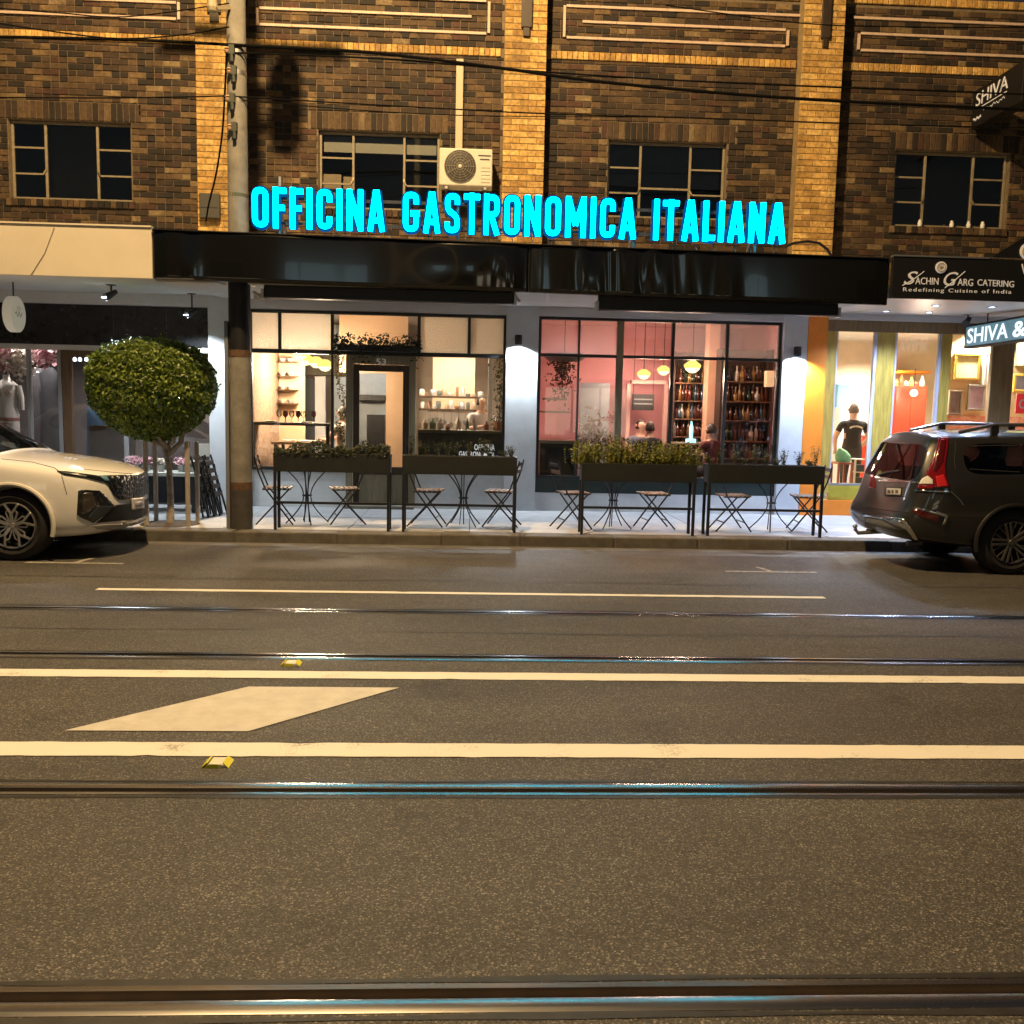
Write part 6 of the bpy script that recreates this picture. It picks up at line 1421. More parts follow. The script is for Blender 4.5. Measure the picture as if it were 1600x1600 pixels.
p = at(1080, 673, 15.6); o = MB().lathe([(0, -.14), (.03, -.14), (.035, .06), (.014, .12), (.014, .16), (0, .16)], p, 10).lathe([(0, -.2), (.09, -.2), (.09, -.14), (0, -.14)], p, 12).build('bar_tap', mat('ice_blue_lit', (.3, .7, .8), .3, emit=(.3, .85, 1), estr=1.2), None, smooth=True); tag(o, 'glowing ice blue beer font on the bar', 'beer font')
x0, x1 = span(1056, 1128, 690, 15.6); z = p.z-.201; t = empty('back_bar', ((x0+x1)/2, 15.6, FP_Z), label='low back bar bench under the glowing beer font', cat='counter'); MB().box((x0, 15.45, FP_Z+.02), (x1, 15.85, z-.03)).build('carcass', MATS['shelf_dark'], t); MB().box((x0-.02, 15.42, z-.029), (x1+.02, 15.87, z)).build('top', MATS['bar_top'], t)

# ================================================================ CATERING SHOP INTERIOR
M_redc = mat('red_cabinet', (.62, .05, .025), .4, var=.08)
x0, x1 = span(1396, 1446, 650, 15.6); zt = at(1420, 603, 15.6).z
t = empty('red_cabinet', ((x0+x1)/2, 15.6, FP_Z), label='tall bright red cabinet in the right hand shop', cat='cabinet')
MB().box((x0, 15.6, FP_Z+.02), (x1, 16.0, zt)).build('carcass', M_redc, t, bevel=.008)
for s, (u0, u1) in enumerate(((.03, .49), (.51, .97))): d = MB().box((x0+(x1-x0)*u0, 15.58, FP_Z+.1), (x0+(x1-x0)*u1, 15.599, zt-.05)).build('door', M_redc, t, bevel=.004); MB().tube([(x0+(x1-x0)*(.46 if s == 0 else .54), 15.56, 1.1), (x0+(x1-x0)*(.46 if s == 0 else .54), 15.56, 1.3)], .008, 6).build('handle', M_alu, d)
for i, px in enumerate((1400, 1408, 1416, 1424, 1432, 1441)):
    p = at(px, 600, 15.75); h = (.12, .2, .1, .16, .09, .18)[i]; o = MB().lathe([(0, 0), (.04, 0), (.045, h*.5), (.018, h*.8), (.02, h), (0, h)], (p.x, 15.75, zt+.001), 10).build('ornament', mat('brassware%d' % (i % 3), ((.6, .42, .12), (.5, .12, .06), (.7, .62, .5))[i % 3], .35, metal=.3), None, smooth=True); tag(o, ['first', 'second', 'third', 'fourth', 'fifth', 'last'][i]+' ornament on top of the red cabinet', 'ornament', 'ornaments on the red cabinet')
x0, x1 = span(1401, 1447, 570, 16.9); thing_box('display_shelf', 'orange shelf on the wall above the red cabinet', 'shelf', (x0, 16.7, at(1420, 584, 16.9).z), (x1, 17.39, at(1420, 580, 16.9).z), M_orange)
x0, x1 = span(1302, 1321, 620, 16.6); thing_box('blue_fridge', 'pale blue fridge behind the man in the right hand shop', 'fridge', (x0, 16.4, FP_Z+.02), (x1, 17.0, at(1310, 600, 16.6).z), mat('fridge_blue', (.22, .48, .75), .35), .02)
x0, x1 = span(1302, 1362, 640, 16.2); thing_box('servery_counter', 'white servery counter in front of the pale blue fridge', 'counter', (x0, 15.9, FP_Z+.02), (x1, 16.3, at(1330, 637, 16.1).z), mat('servery_white', (.7, .75, .78), .4))
x0, x1 = span(1344, 1366, 690, 15.5); thing_box('red_chest', 'low red chest right of the man', 'chest', (x0, 15.4, FP_Z+.02), (x1, 15.7, at(1355, 680, 15.5).z), M_redc)
x0, x1 = span(1303, 1327, 745, 14.3); z = at(1315, 722, 14.3).z; t = empty('side_table', ((x0+x1)/2, 14.3, FP_Z), label='small timber table with green bag beside the man', cat='table')
MB().box((x0, 14.15, z-.03), (x1, 14.5, z)).build('table_top', mat('red_timber', (.3, .09, .04), .5), t)
for xx in (x0+.02, x1-.02): MB().box((xx-.015, 14.17, FP_Z+.02), (xx+.015, 14.2, z-.031)).build('leg', mat('red_timber', (.3, .09, .04), .5), t); MB().box((xx-.015, 14.45, FP_Z+.02), (xx+.015, 14.48, z-.031)).build('leg', MATS['red_timber'], t)
b = MB(); ring_loft(b, [((x0+x1)/2, 14.3, z+.001, .11, .09), ((x0+x1)/2, 14.3, z+.10, .13, .10), ((x0+x1)/2-.02, 14.3, z+.18, .08, .06), ((x0+x1)/2-.05, 14.3, z+.22, .03, .03)], 12); tag(b.build('green_bag', mat('bag_green', (.10, .30, .14), .6, var=.3, vscale=12), None, smooth=True), 'green cloth bag on the small table in the right hand shop', 'bag')
x0, x1 = span(1333, 1352, 740, 14.25); t = empty('white_stand', ((x0+x1)/2, 14.25, FP_Z), label='white framed rack with dark boxes behind the sill', cat='rack')
zt = at(1342, 717, 14.25).z
for xx in (x0, x1-.02): MB().box((xx, 14.2, FP_Z+.02), (xx+.02, 14.24, zt)).build('upright', M_white, t)
for k in range(4): zz = FP_Z+.25+(zt-FP_Z-.25)*k/3; MB().box((x0+.02, 14.2, zz-.015), (x1-.02, 14.45, zz)).build('rack_shelf', M_white, t)
for k in range(3): zz = FP_Z+.25+(zt-FP_Z-.25)*k/3; tag(MB().box((x0+.03, 14.23, zz+.001), (x1-.03, 14.42, zz+.11)).build('carton', mat('navy_box', (.03, .04, .10), .5), None, bevel=.004), ['dark box on the lowest', 'dark box on the middle', 'dark box on the top'][k]+' shelf of the white rack', 'box', 'boxes on the white rack')
# picture wall
x0 = at(1480, 600, 15.0).x
t = empty('picture_wall', (x0+1, 15.0, FP_Z)); tag(t, label='cream partition with framed pictures and red dado in the right hand shop', cat='partition')
MB().box((x0, 15.0, FP_Z+.02), (10.1, 15.08, 3.1)).build('panel', mat('yellow_cream_wall', (.76, .62, .38), .7, var=.08), t)
zd = at(1520, 650, 15.0).z; MB().box((x0, 14.975, FP_Z+.02), (10.1, 14.998, zd)).build('dado', mat('red_dado', (.62, .18, .12), .6, col2=(.7, .5, .38), vscale=14), t)
for i, (pa, pb_, ya, yb, fm, pm_) in enumerate(((1490, 1533, 553, 593, (.45, .28, .05), (.75, .68, .35)), (1481, 1505, 610, 648, (.25, .2, .15), (.12, .11, .13)), (1511, 1541, 601, 641, (.3, .28, .26), (.42, .36, .55)), (1536, 1548, 551, 600, (.6, .6, .6), (.72, .7, .72)), (1585, 1625, 500, 572, (.3, .3, .2), (.45, .62, .25)), (1583, 1625, 585, 612, (.5, .3, .05), (.25, .35, .75)))):
    a = at(pa, yb, 14.96); b_ = at(pb_, ya, 14.96); q = empty('framed_picture', ((a.x+b_.x)/2, 14.97, a.z), label=['gold framed pale yellow picture on the cream wall', 'dark photograph in the left lower frame on the cream wall', 'purple landscape print in a grey frame on the cream wall', 'narrow white certificate beside the timber post', 'green picture at the right edge of the shop', 'blue and yellow picture at the right edge of the shop'][i], cat='picture', group='framed pictures on the cream wall')
    f = MB(); w_ = .035
    f.box((a.x, 14.95, a.z), (b_.x, 14.997, a.z+w_)); f.box((a.x, 14.95, b_.z-w_), (b_.x, 14.997, b_.z)); f.box((a.x, 14.952, a.z+w_), (a.x+w_, 14.995, b_.z-w_)); f.box((b_.x-w_, 14.952, a.z+w_), (b_.x, 14.995, b_.z-w_)); f.build('frame', mat('pic_frame%d' % i, fm, .4), q, bevel=.004)
    MB().box((a.x+w_, 14.975, a.z+w_), (b_.x-w_, 14.985, b_.z-w_)).build('print', mat('pic_print%d' % i, pm_, .6, col2=tuple(min(1, c*1.5+.1) for c in pm_), vscale=5), q)
a = at(1586, 646, GY+.03); q = empty('open_sign', (a.x, GY+.03, a.z), label='red sign with white letters in the window at the right edge', cat='sign')
MB().box((a.x, GY+.02, a.z), (a.x+.55, GY+.04, at(1586, 615, GY+.03).z)).build('sign_board', mat('sign_red', (.5, .015, .02), .4, emit=(1, .05, .05), estr=.35), q); text_obj('OPEN', 'lettering', M_let, q, (a.x+.04, GY+.018, a.z+.08), (1, 0, 0), (0, 0, 1), .14, width=.46, extrude=.003, bold=.02)
# under-canopy light box
bxx = at(1507, 520, 13.35).x; q = empty('hanging_lightbox', (bxx, 12.3, 2.6), label='long glowing lightbox sign hanging under the right canopy', cat='sign')
zt_, zb2 = at(1507, 509, 13.35).z, at(1507, 545, 13.35).z
MB().box((bxx, 10.95, zb2), (bxx+.16, 13.35, zt_)).build('casing', M_black, q, bevel=.006)
MB().box((bxx-.004, 11.0, zb2+.03), (bxx-.0005, 13.30, zt_-.03)).build('lit_face', mat('lit_teal_face', (.1, .16, .18), .4, emit=(.12, .26, .32), estr=.45, col2=(.04, .05, .06), vscale=6), q)
E_let = emit_mat('lit_letters', (.78, .93, 1.0), .95)
text_obj('SHIVA', 'lettering', E_let, q, (bxx-.007, 13.25, zb2+.07), (0, -1, 0), (0, 0, 1), (zt_-zb2)*.62, width=1.02, extrude=.002, bold=.01)
text_obj('&', 'lettering', E_let, q, (bxx-.007, 12.12, zb2+.07), (0, -1, 0), (0, 0, 1), (zt_-zb2)*.6, width=.3, extrude=.002, bold=.02)
for yy in (11.4, 12.9): MB().tube([(bxx+.08, yy, zt_), (bxx+.08, yy, sl_(yy)+.05)], .01, 6).build('hanger', M_black, q)
# ================================================================ CARS
def car_shell(rings, glass_cells, cap_glass, origin, inset=.03):
    """rings: list of 9-point half sections (x, y, z) from bottom centre round to roof centre; cells (ring, row) become glass"""
    bm = bmesh.new(); V = []
    for rg in rings:
        right = [bm.verts.new((p[0], -p[1], p[2])) for p in rg]
        left = [right[0] if i == 0 else right[8] if i == 8 else bm.verts.new((p[0], p[1], p[2])) for i, p in enumerate(rg)]
        V.append((right, left))
    groups = {}
    for i in range(len(rings)-1):
        for side in (0, 1):
            a, b = V[i][side], V[i+1][side]
            for j in range(8):
                f = bm.faces.new((a[j], a[j+1], b[j+1], b[j]) if side == 0 else (a[j], b[j], b[j+1], a[j+1]))
                g = glass_cells.get((i, j))
                if g: groups.setdefault((g, side if g.startswith('side') else 2), []).append(f)
    for e in (0, len(rings)-1):
        r_, l_ = V[e]
        for j in range(1, 7):
            f = bm.faces.new((r_[j], r_[j+1], l_[j+1], l_[j]))
            if (e, j) in cap_glass: groups.setdefault((cap_glass[(e, j)], 2), []).append(f)
        bm.faces.new((r_[0], r_[1], l_[1])); bm.faces.new((r_[7], r_[8], l_[7]))
    bmesh.ops.recalc_face_normals(bm, faces=bm.faces)
    names = []; cl = bm.edges.layers.float.get('crease_edge') or bm.edges.layers.float.new('crease_edge')
    for (g, s), fs in groups.items():
        bmesh.ops.inset_region(bm, faces=fs, thickness=inset, use_even_offset=True)
        S_ = set(fs)
        for f in fs:
            for e in f.edges:
                if any(q not in S_ for q in e.link_faces): e[cl] = .75
        names.append(g); k = len(names)
        for f in fs: f.material_index = k
    me = bpy.data.meshes.new('shell'); bm.to_mesh(me); bm.free()
    o = bpy.data.objects.new('tmp_shell', me); COL.objects.link(o)
    for k in range(len(names)+1): me.materials.append(M_black)
    s = o.modifiers.new('sub', 'SUBSURF'); s.levels = 3; s.render_levels = 3
    return o, names
def cut_arches(o, cuts):
    cs = []
    for (c, r, y0, y1) in cuts:
        b = MB(); b.lathe([(0, y0), (r, y0), (r, y1), (0, y1)], (c[0], 0, c[1]), 40, 'y'); q = b.build('tmp_cut', M_black); cs.append(q)
        m = o.modifiers.new('cut', 'BOOLEAN'); m.operation = 'DIFFERENCE'; m.object = q; m.solver = 'EXACT'
    bpy.context.view_layer.update(); dg = bpy.context.evaluated_depsgraph_get(); me = bpy.data.meshes.new_from_object(o.evaluated_get(dg))
    for q in cs: bpy.data.objects.remove(q)
    bpy.data.objects.remove(o); return me
def split_shell(me, names, paint, glass, root, origin):
    me.transform(Matrix.Translation(origin))
    bv = BVHTree.FromPolygons([v.co.copy() for v in me.vertices], [tuple(p.vertices) for p in me.polygons])
    out = {}
    for k in range(len(names)+1):
        bm = bmesh.new(); bm.from_mesh(me)
        if k == 0: kill = [f for f in bm.faces if 0 < f.material_index <= len(names)]
        else: kill = [f for f in bm.faces if f.material_index != k]
        bmesh.ops.delete(bm, geom=kill, context='FACES'); bmesh.ops.delete(bm, geom=[v for v in bm.verts if not v.link_faces], context='VERTS')
        m2 = bpy.data.meshes.new('body' if k == 0 else names[k-1]); bm.to_mesh(m2); bm.free()
        m2.materials.clear(); m2.materials.append(paint if k == 0 else glass)
        for p in m2.polygons: p.use_smooth = True; p.material_index = 0
        try: m2.set_sharp_from_angle(angle=math.radians(50))
        except Exception: pass
        nm = 'body' if k == 0 else {'side': 'side_window', 'wind': 'windscreen', 'rear': 'rear_window'}[names[k-1][:4]]
        out[k] = link(nm, m2, root)
    return bv, out
def decal(poly, bv, name, m, par, off=.006, thick=.010, step=4.0, smooth=True, mirror_y=None):
    """panel lying on the car body: the outline is carried onto the real surface and given thickness"""
    bm = bmesh.new(); vs = [bm.verts.new((p[0], p[1], 0)) for p in poly]; f = bm.faces.new(vs)
    bmesh.ops.triangulate(bm, faces=[f])
    for it in range(5):
        long = [e for e in bm.edges if e.calc_length() > step]
        if not long: break
        bmesh.ops.subdivide_edges(bm, edges=long, cuts=1); bmesh.ops.triangulate(bm, faces=bm.faces)
    last = None; bad = []
    for v in bm.verts:
        d = ray(v.co.x, v.co.y).normalized(); hit = bv.ray_cast(CAM, d, 30)
        if hit[0] is None:
            bad.append((v, d)); continue
        n = hit[1]; n = n if n.dot(d) < 0 else -n
        v.co = hit[0]+n*off; last = hit[0]
    for v, d in bad:
        q = CAM+d*((last-CAM).length if last else 10); h = bv.find_nearest(q); v.co = h[0]+(h[1] if h[1].dot(d) < 0 else -h[1])*off
    bmesh.ops.recalc_face_normals(bm, faces=bm.faces)
    c = sum((f.normal.dot((f.calc_center_median()-CAM)) for f in bm.faces))
    if c > 0: bmesh.ops.reverse_faces(bm, faces=bm.faces)
    me = bpy.data.meshes.new(name); bm.to_mesh(me); bm.free(); me.materials.append(m)
    if smooth: me.polygons.foreach_set('use_smooth', [True]*len(me.polygons))
    o = link(name, me, par if par.type == 'EMPTY' else par); s = o.modifiers.new('solid', 'SOLIDIFY'); s.thickness = thick; s.offset = -1
    return o
def mirror_part(o, cy, par, shift=.002):
    me = o.data.copy()
    for v in me.vertices: v.co.y = 2*cy-v.co.y; v.co.x -= shift
    me.flip_normals(); q = link(o.name.split('.')[0], me, par); s = q.modifiers.new('solid', 'SOLIDIFY'); s.thickness = .008; s.offset = -1; return q
def wheel(root, c, r, wd, side, style, rim_m, rz=0.0):
    """c: centre of the outer face, side = -1 faces the road (towards -y)"""
    t = MB(); s = side; R0 = r*.655
    t.lathe([(R0, s*-.02), (r*.80, s*.005), (r*.93, s*-.012), (r*.985, s*-.035), (r, s*-.06), (r, s*(-wd+.05)), (r*.97, s*(-wd+.02)), (R0, s*-wd)], c, 44, 'y', cap=False)
    w_ = t.build('wheel', M_rubber, root, smooth=True)
    for k in range(3): MB().tube([(c[0]+math.cos(i/40*6.2832)*(r+.0005), c[1]-s*(.08+.05*k), c[2]+math.sin(i/40*6.2832)*(r+.0005)) for i in range(40)], .004, 4, closed=True).build('tread_groove', M_black, w_)
    b = MB(); b.lathe([(R0+.004, s*-.018), (R0-.004, s*-.002), (R0-.016, s*-.006), (R0-.02, s*-.05), (R0-.05, s*-.14)], c, 44, 'y', cap=False); b.build('rim', rim_m, w_, smooth=True)
    MB().lathe([(0, s*-.145), (R0-.045, s*-.143)], c, 36, 'y').build('rim_barrel', mat('rim_dark', (.004, .004, .004), .8, spec=.1), w_)
    MB().lathe([(0, s*-.13), (R0*.55, s*-.13), (R0*.55, s*-.12), (0, s*-.12)], c, 28, 'y').build('brake_disc', mat('brake_steel', (.03, .03, .03), .5), w_)
    def P(rad, a, dy): return (c[0]+math.cos(a)*rad, c[1]-s*dy, c[2]+math.sin(a)*rad)
    for k in range(5):
        a = rz+k*2*math.pi/5+math.pi/2; sp = MB(); f = R0-.012
        if style == 'star':     # forked Y spokes
            sp.bar(P(.03, a, .016), P(f*.52, a, .010), .034, .03, up=(0, 1, 0))
            for d in (-1, 1):
                sp.bar(P(f*.50, a, .010), P(f, a+d*.30, .008), .022, .028, up=(0, 1, 0)); sp.bar(P(.04, a+d*.628*.9, .022), P(f*.62, a+d*.42, .016), .016, .024, up=(0, 1, 0)); sp.bar(P(f*.62, a+d*.42, .016), P(f*.76, a+d*.17, .010), .016, .022, up=(0, 1, 0))
        else:
            for d in (-1, 1): sp.bar(P(.035, a+d*.5, .03), P(f, a+d*.13, .008), .026, .03, up=(0, 1, 0)); sp.bar(P(f*.45, a+d*.30, .028), P(f, a+d*.45, .014), .012, .02, up=(0, 1, 0))
        sp.build('spoke', rim_m, w_, bevel=.004)
    MB().lathe([(0, 0), (.03, s*-.001), (.036, s*-.012), (.036, s*-.04)], c, 16, 'y').build('hub_cap', rim_m, w_, smooth=True)
    return w_
def arch_trim(root, c, r, y, side, m, w_=.03, a0=-.25, a1=math.pi+.25, name='wheel_arch'):
    pts = [(c[0]+math.cos(a0+(a1-a0)*i/28)*r, y, c[1]+math.sin(a0+(a1-a0)*i/28)*r) for i in range(29)]
    pts = [p for p in pts if p[2] > .22]
    b = MB(); b.tube(pts, w_, 8); return b.build(name, m, root, smooth=True)
def seat(root, x, y, z, face, m):
    b = MB(); f = face
    b.hexa([(x-.22, y-.22, z), (x+.25, y-.22, z), (x+.25, y+.22, z), (x-.22, y+.22, z)], [(x-.22, y-.22, z+.14), (x+.25, y-.22, z+.17), (x+.25, y+.22, z+.17), (x-.22, y+.22, z+.14)])
    b.hexa([(x-.25, y-.21, z+.12), (x-.12, y-.21, z+.12), (x-.12, y+.21, z+.12), (x-.25, y+.21, z+.12)], [(x-.38, y-.17, z+.66), (x-.29, y-.17, z+.66), (x-.29, y+.17, z+.66), (x-.38, y+.17, z+.66)])
    b.box((x-.40, y-.11, z+.69), (x-.31, y+.11, z+.84)); o = b.build('seat', m, root, bevel=.03); return o
def car_paint(name, col, rough, metal, flake=0.0):
    m = mat(name, col, rough, metal=metal, coat=1.0); b = m.node_tree.nodes['Principled BSDF']; b.inputs['Coat Roughness'].default_value = .05; return m
G_car = glass_mat('tinted_car_glass', (.30, .33, .33))
G_car2 = glass_mat('dark_car_glass', (.16, .17, .18))
M_seat = mat('seat_fabric', (.03, .03, .03), .85)
M_chrome = mat('chrome', (.7, .7, .7), .12, metal=1.0)
M_plastic = mat('black_plastic', (.007, .007, .008), .55, var=.15, vscale=40)
M_gloss = mat('piano_black', (.008, .009, .011), .1, coat=.5)

# ---------------------------------------------------------------- white SUV (its nose, at the left)
def S(s, *pts): return [(-s, p[0], p[1]) for p in pts]
Wr = [S(0, (0, .33), (.20, .33), (.27, .40), (.30, .58), (.30, .72), (.295, .77), (.28, .80), (.2, .83), (0, .85)),
      S(.05, (0, .29), (.36, .29), (.45, .36), (.48, .58), (.48, .74), (.46, .80), (.43, .84), (.3, .875), (0, .895)),
      S(.17, (0, .25), (.54, .25), (.63, .33), (.66, .58), (.65, .77), (.63, .83), (.59, .875), (.4, .915), (0, .94)),
      S(.38, (0, .22), (.66, .22), (.745, .30), (.775, .60), (.765, .81), (.74, .87), (.69, .92), (.45, .97), (0, .99)),
      S(.75, (0, .20), (.70, .20), (.79, .29), (.82, .62), (.805, .87), (.775, .93), (.715, .975), (.46, 1.025), (0, 1.045)),
      S(1.02, (0, .20), (.71, .20), (.80, .29), (.82, .64), (.805, .90), (.78, .96), (.72, 1.00), (.46, 1.045), (0, 1.07)),
      S(1.14, (0, .20), (.71, .20), (.795, .28), (.815, .65), (.80, .92), (.775, .98), (.715, 1.02), (.46, 1.06), (0, 1.08)),
      S(2.00, (0, .20), (.71, .20), (.795, .28), (.815, .66), (.80, .95), (.775, 1.03), (.60, 1.49), (.50, 1.56), (0, 1.595)),
      S(2.90, (0, .20), (.71, .20), (.795, .28), (.815, .66), (.80, .96), (.775, 1.045), (.60, 1.54), (.50, 1.61), (0, 1.645)),
      S(3.55, (0, .20), (.71, .20), (.795, .28), (.82, .67), (.805, .98), (.775, 1.07), (.59, 1.52), (.49, 1.595), (0, 1.63)),
      S(4.12, (0, .24), (.69, .24), (.785, .32), (.815, .68), (.80, 1.0), (.765, 1.11), (.57, 1.44), (.47, 1.53), (0, 1.57)),
      S(4.48, (0, .30), (.62, .30), (.72, .38), (.745, .68), (.735, 1.02), (.70, 1.12), (.56, 1.25), (.46, 1.30), (0, 1.32)),
      S(4.60, (0, .36), (.50, .36), (.58, .44), (.60, .68), (.59, .98), (.56, 1.05), (.5, 1.10), (.4, 1.12), (0, 1.13))]
WO = Vector((-3.60, 10.02, 0))
suv = empty('parked_suv', (-5.8, 10.02, 0), label='white SUV parked at the left edge, only its front half in view', cat='car', group='parked cars')
M_wp = car_paint('pearl_white_paint', (.84, .84, .85), .25, 0.0)
o, nm = car_shell(Wr, {(6, 5): 'side_front', (7, 5): 'side_a', (8, 5): 'side_b', (9, 5): 'side_c', (6, 6): 'windscreen', (6, 7): 'windscreen', (10, 6): 'rear', (10, 7): 'rear'}, {}, WO)
wx = (-4.565-WO.x, -4.565-WO.x-2.72)
me = cut_arches(o, [((x_, .36), .405, y0, y1) for x_ in wx for (y0, y1) in ((-1.0, -.52), (.52, 1.0))])
bv, parts = split_shell(me, nm, M_wp, G_car, suv, WO); body = parts[0]
for x_ in wx:
    for s in (-1, 1): wheel(suv, (WO.x+x_, WO.y+s*.795, .36), .36, .225, s, 'star', mat('machined_alloy', (.55, .55, .56), .28, metal=.9), rz=.0)
M_arch = mat('arch_white', (.62, .60, .56), .4)
for x_ in wx: arch_trim(suv, (WO.x+x_, .36), .415, WO.y-.805, -1, M_arch, .024)
def grille_mat():
    m = bpy.data.materials.new('jewel_grille'); m.use_nodes = True; t = m.node_tree; b = t.nodes['Principled BSDF']; N = lambda k: t.nodes.new(k)
    tc = N('ShaderNodeTexCoord'); v = N('ShaderNodeTexVoronoi'); v.inputs['Scale'].default_value = 26; t.links.new(tc.outputs['Object'], v.inputs['Vector'])
    bp = N('ShaderNodeBump'); bp.inputs['Strength'].default_value = 1; bp.inputs['Distance'].default_value = .02; t.links.new(v.outputs['Distance'], bp.inputs['Height']); t.links.new(bp.outputs[0], b.inputs['Normal'])
    b.inputs['Base Color'].default_value = (.004, .004, .005, 1); b.inputs['Roughness'].default_value = .28; return m
M_grille = grille_mat()
gr = decal([(150, 744), (219, 742), (223, 746), (223, 776), (214, 779), (186, 781), (178, 774), (168, 757), (156, 750)], bv, 'grille', M_grille, suv, off=.010)
hl = decal([(89, 736.5), (108, 738), (150, 743.5), (166, 750), (160, 753), (134, 747), (100, 742)], bv, 'headlight', M_gloss, suv, off=.012)
decal([(94, 738.5), (110, 740), (136, 744.5), (134, 746), (104, 741)], bv, 'lamp_strip', mat('lamp_smoke', (.12, .14, .16), .15, coat=1), hl, off=.016, thick=.004)
decal([(155, 744.5), (166, 745), (170, 752), (163, 752)], bv, 'lamp_strip', mat('lamp_blue', (.10, .22, .32), .12, coat=1), hl, off=.018, thick=.004)
fg = decal([(122, 767), (130, 765), (155, 766.5), (151, 772), (157, 788), (178, 790), (168, 800), (146, 817), (127, 809), (120, 804)], bv, 'lamp_housing', M_gloss, suv, off=.008)
decal([(128, 770), (143, 769), (148, 780), (150, 790), (140, 800), (128, 800)], bv, 'fog_lamp', mat('lamp_lens', (.035, .03, .025), .12, coat=1), fg, off=.016, thick=.006)
decal([(152, 790), (178, 790), (164, 804), (146, 815), (136, 808)], bv, 'bumper_blade', mat('blue_black', (.02, .028, .04), .2, coat=.5), fg, off=.018, thick=.006)
li = decal([(180, 789), (223, 785), (223, 808), (205, 812), (150, 817), (166, 804)], bv, 'lower_intake', M_plastic, suv, off=.008)
skp = decal([(142, 820), (160, 819), (185, 818), (214, 814), (215, 818), (205, 822), (180, 826), (150, 826)], bv, 'skid_plate', mat('silver_plastic', (.42, .42, .42), .35, metal=.4), suv, off=.014, thick=.014)
pl = decal([(203, 779), (222, 777), (223, 794), (204, 797)], bv, 'number_plate', mat('plate_white', (.66, .64, .66), .45), suv, off=.022, thick=.008)
decal([(208, 784), (219, 783), (219, 790), (208, 791)], bv, 'plate_print', mat('plate_grey', (.38, .37, .42), .5), pl, off=.026, thick=.003)
for q in (gr, hl, fg, li, skp): mirror_part(q, WO.y, suv)
M_gap = mat('panel_gap', (.02, .02, .02), .8)
def crease(pts, m, name, par, w_=.004, off=.001):
    P = []
    for i in range(len(pts)-1):
        for k in range(8):
            u = k/8; q = (pts[i][0]+(pts[i+1][0]-pts[i][0])*u, pts[i][1]+(pts[i+1][1]-pts[i][1])*u); h = (bv_cur.ray_cast(CAM, ray(*q).normalized(), 30))
            if h[0] is not None: P.append(h[0]-ray(*q).normalized()*off)
    if len(P) > 1: return MB().tube(P, w_, 6).build(name, m, par, smooth=True)
bv_cur = bv
crease([(2, 717), (50, 722), (85, 731), (92, 736)], M_gap, 'bonnet_gap', suv)
crease([(96, 741), (101, 760), (105, 775)], M_gap, 'bumper_gap', suv, .003)
crease([(130, 733), (175, 738), (214, 741)], M_gap, 'bonnet_edge', suv, .004)
for s in (-1, 1): seat(suv, WO.x-2.35, WO.y+s*.36, .55, 1, M_seat); seat(suv, WO.x-3.2, WO.y+s*.36, .57, 1, M_seat)
MB().hexa([(WO.x-1.45, WO.y-.62, .85), (WO.x-1.45, WO.y+.62, .85), (WO.x-1.75, WO.y+.64, .80), (WO.x-1.75, WO.y-.64, .80)], [(WO.x-1.46, WO.y-.62, 1.05), (WO.x-1.46, WO.y+.62, 1.05), (WO.x-1.75, WO.y+.64, 1.06), (WO.x-1.75, WO.y-.64, 1.06)]).build('dashboard', M_plastic, suv, bevel=.03)
for s in (-1, 1):
    q = MB(); q.hexa([(WO.x-1.86, WO.y+s*.80, 1.00), (WO.x-1.72, WO.y+s*.82, 1.00), (WO.x-1.74, WO.y+s*.98, 1.02), (WO.x-1.84, WO.y+s*.98, 1.02)], [(WO.x-1.86, WO.y+s*.80, 1.13), (WO.x-1.74, WO.y+s*.82, 1.13), (WO.x-1.76, WO.y+s*.98, 1.12), (WO.x-1.84, WO.y+s*.98, 1.12)]); q.build('wing_mirror', M_wp, suv, bevel=.025)

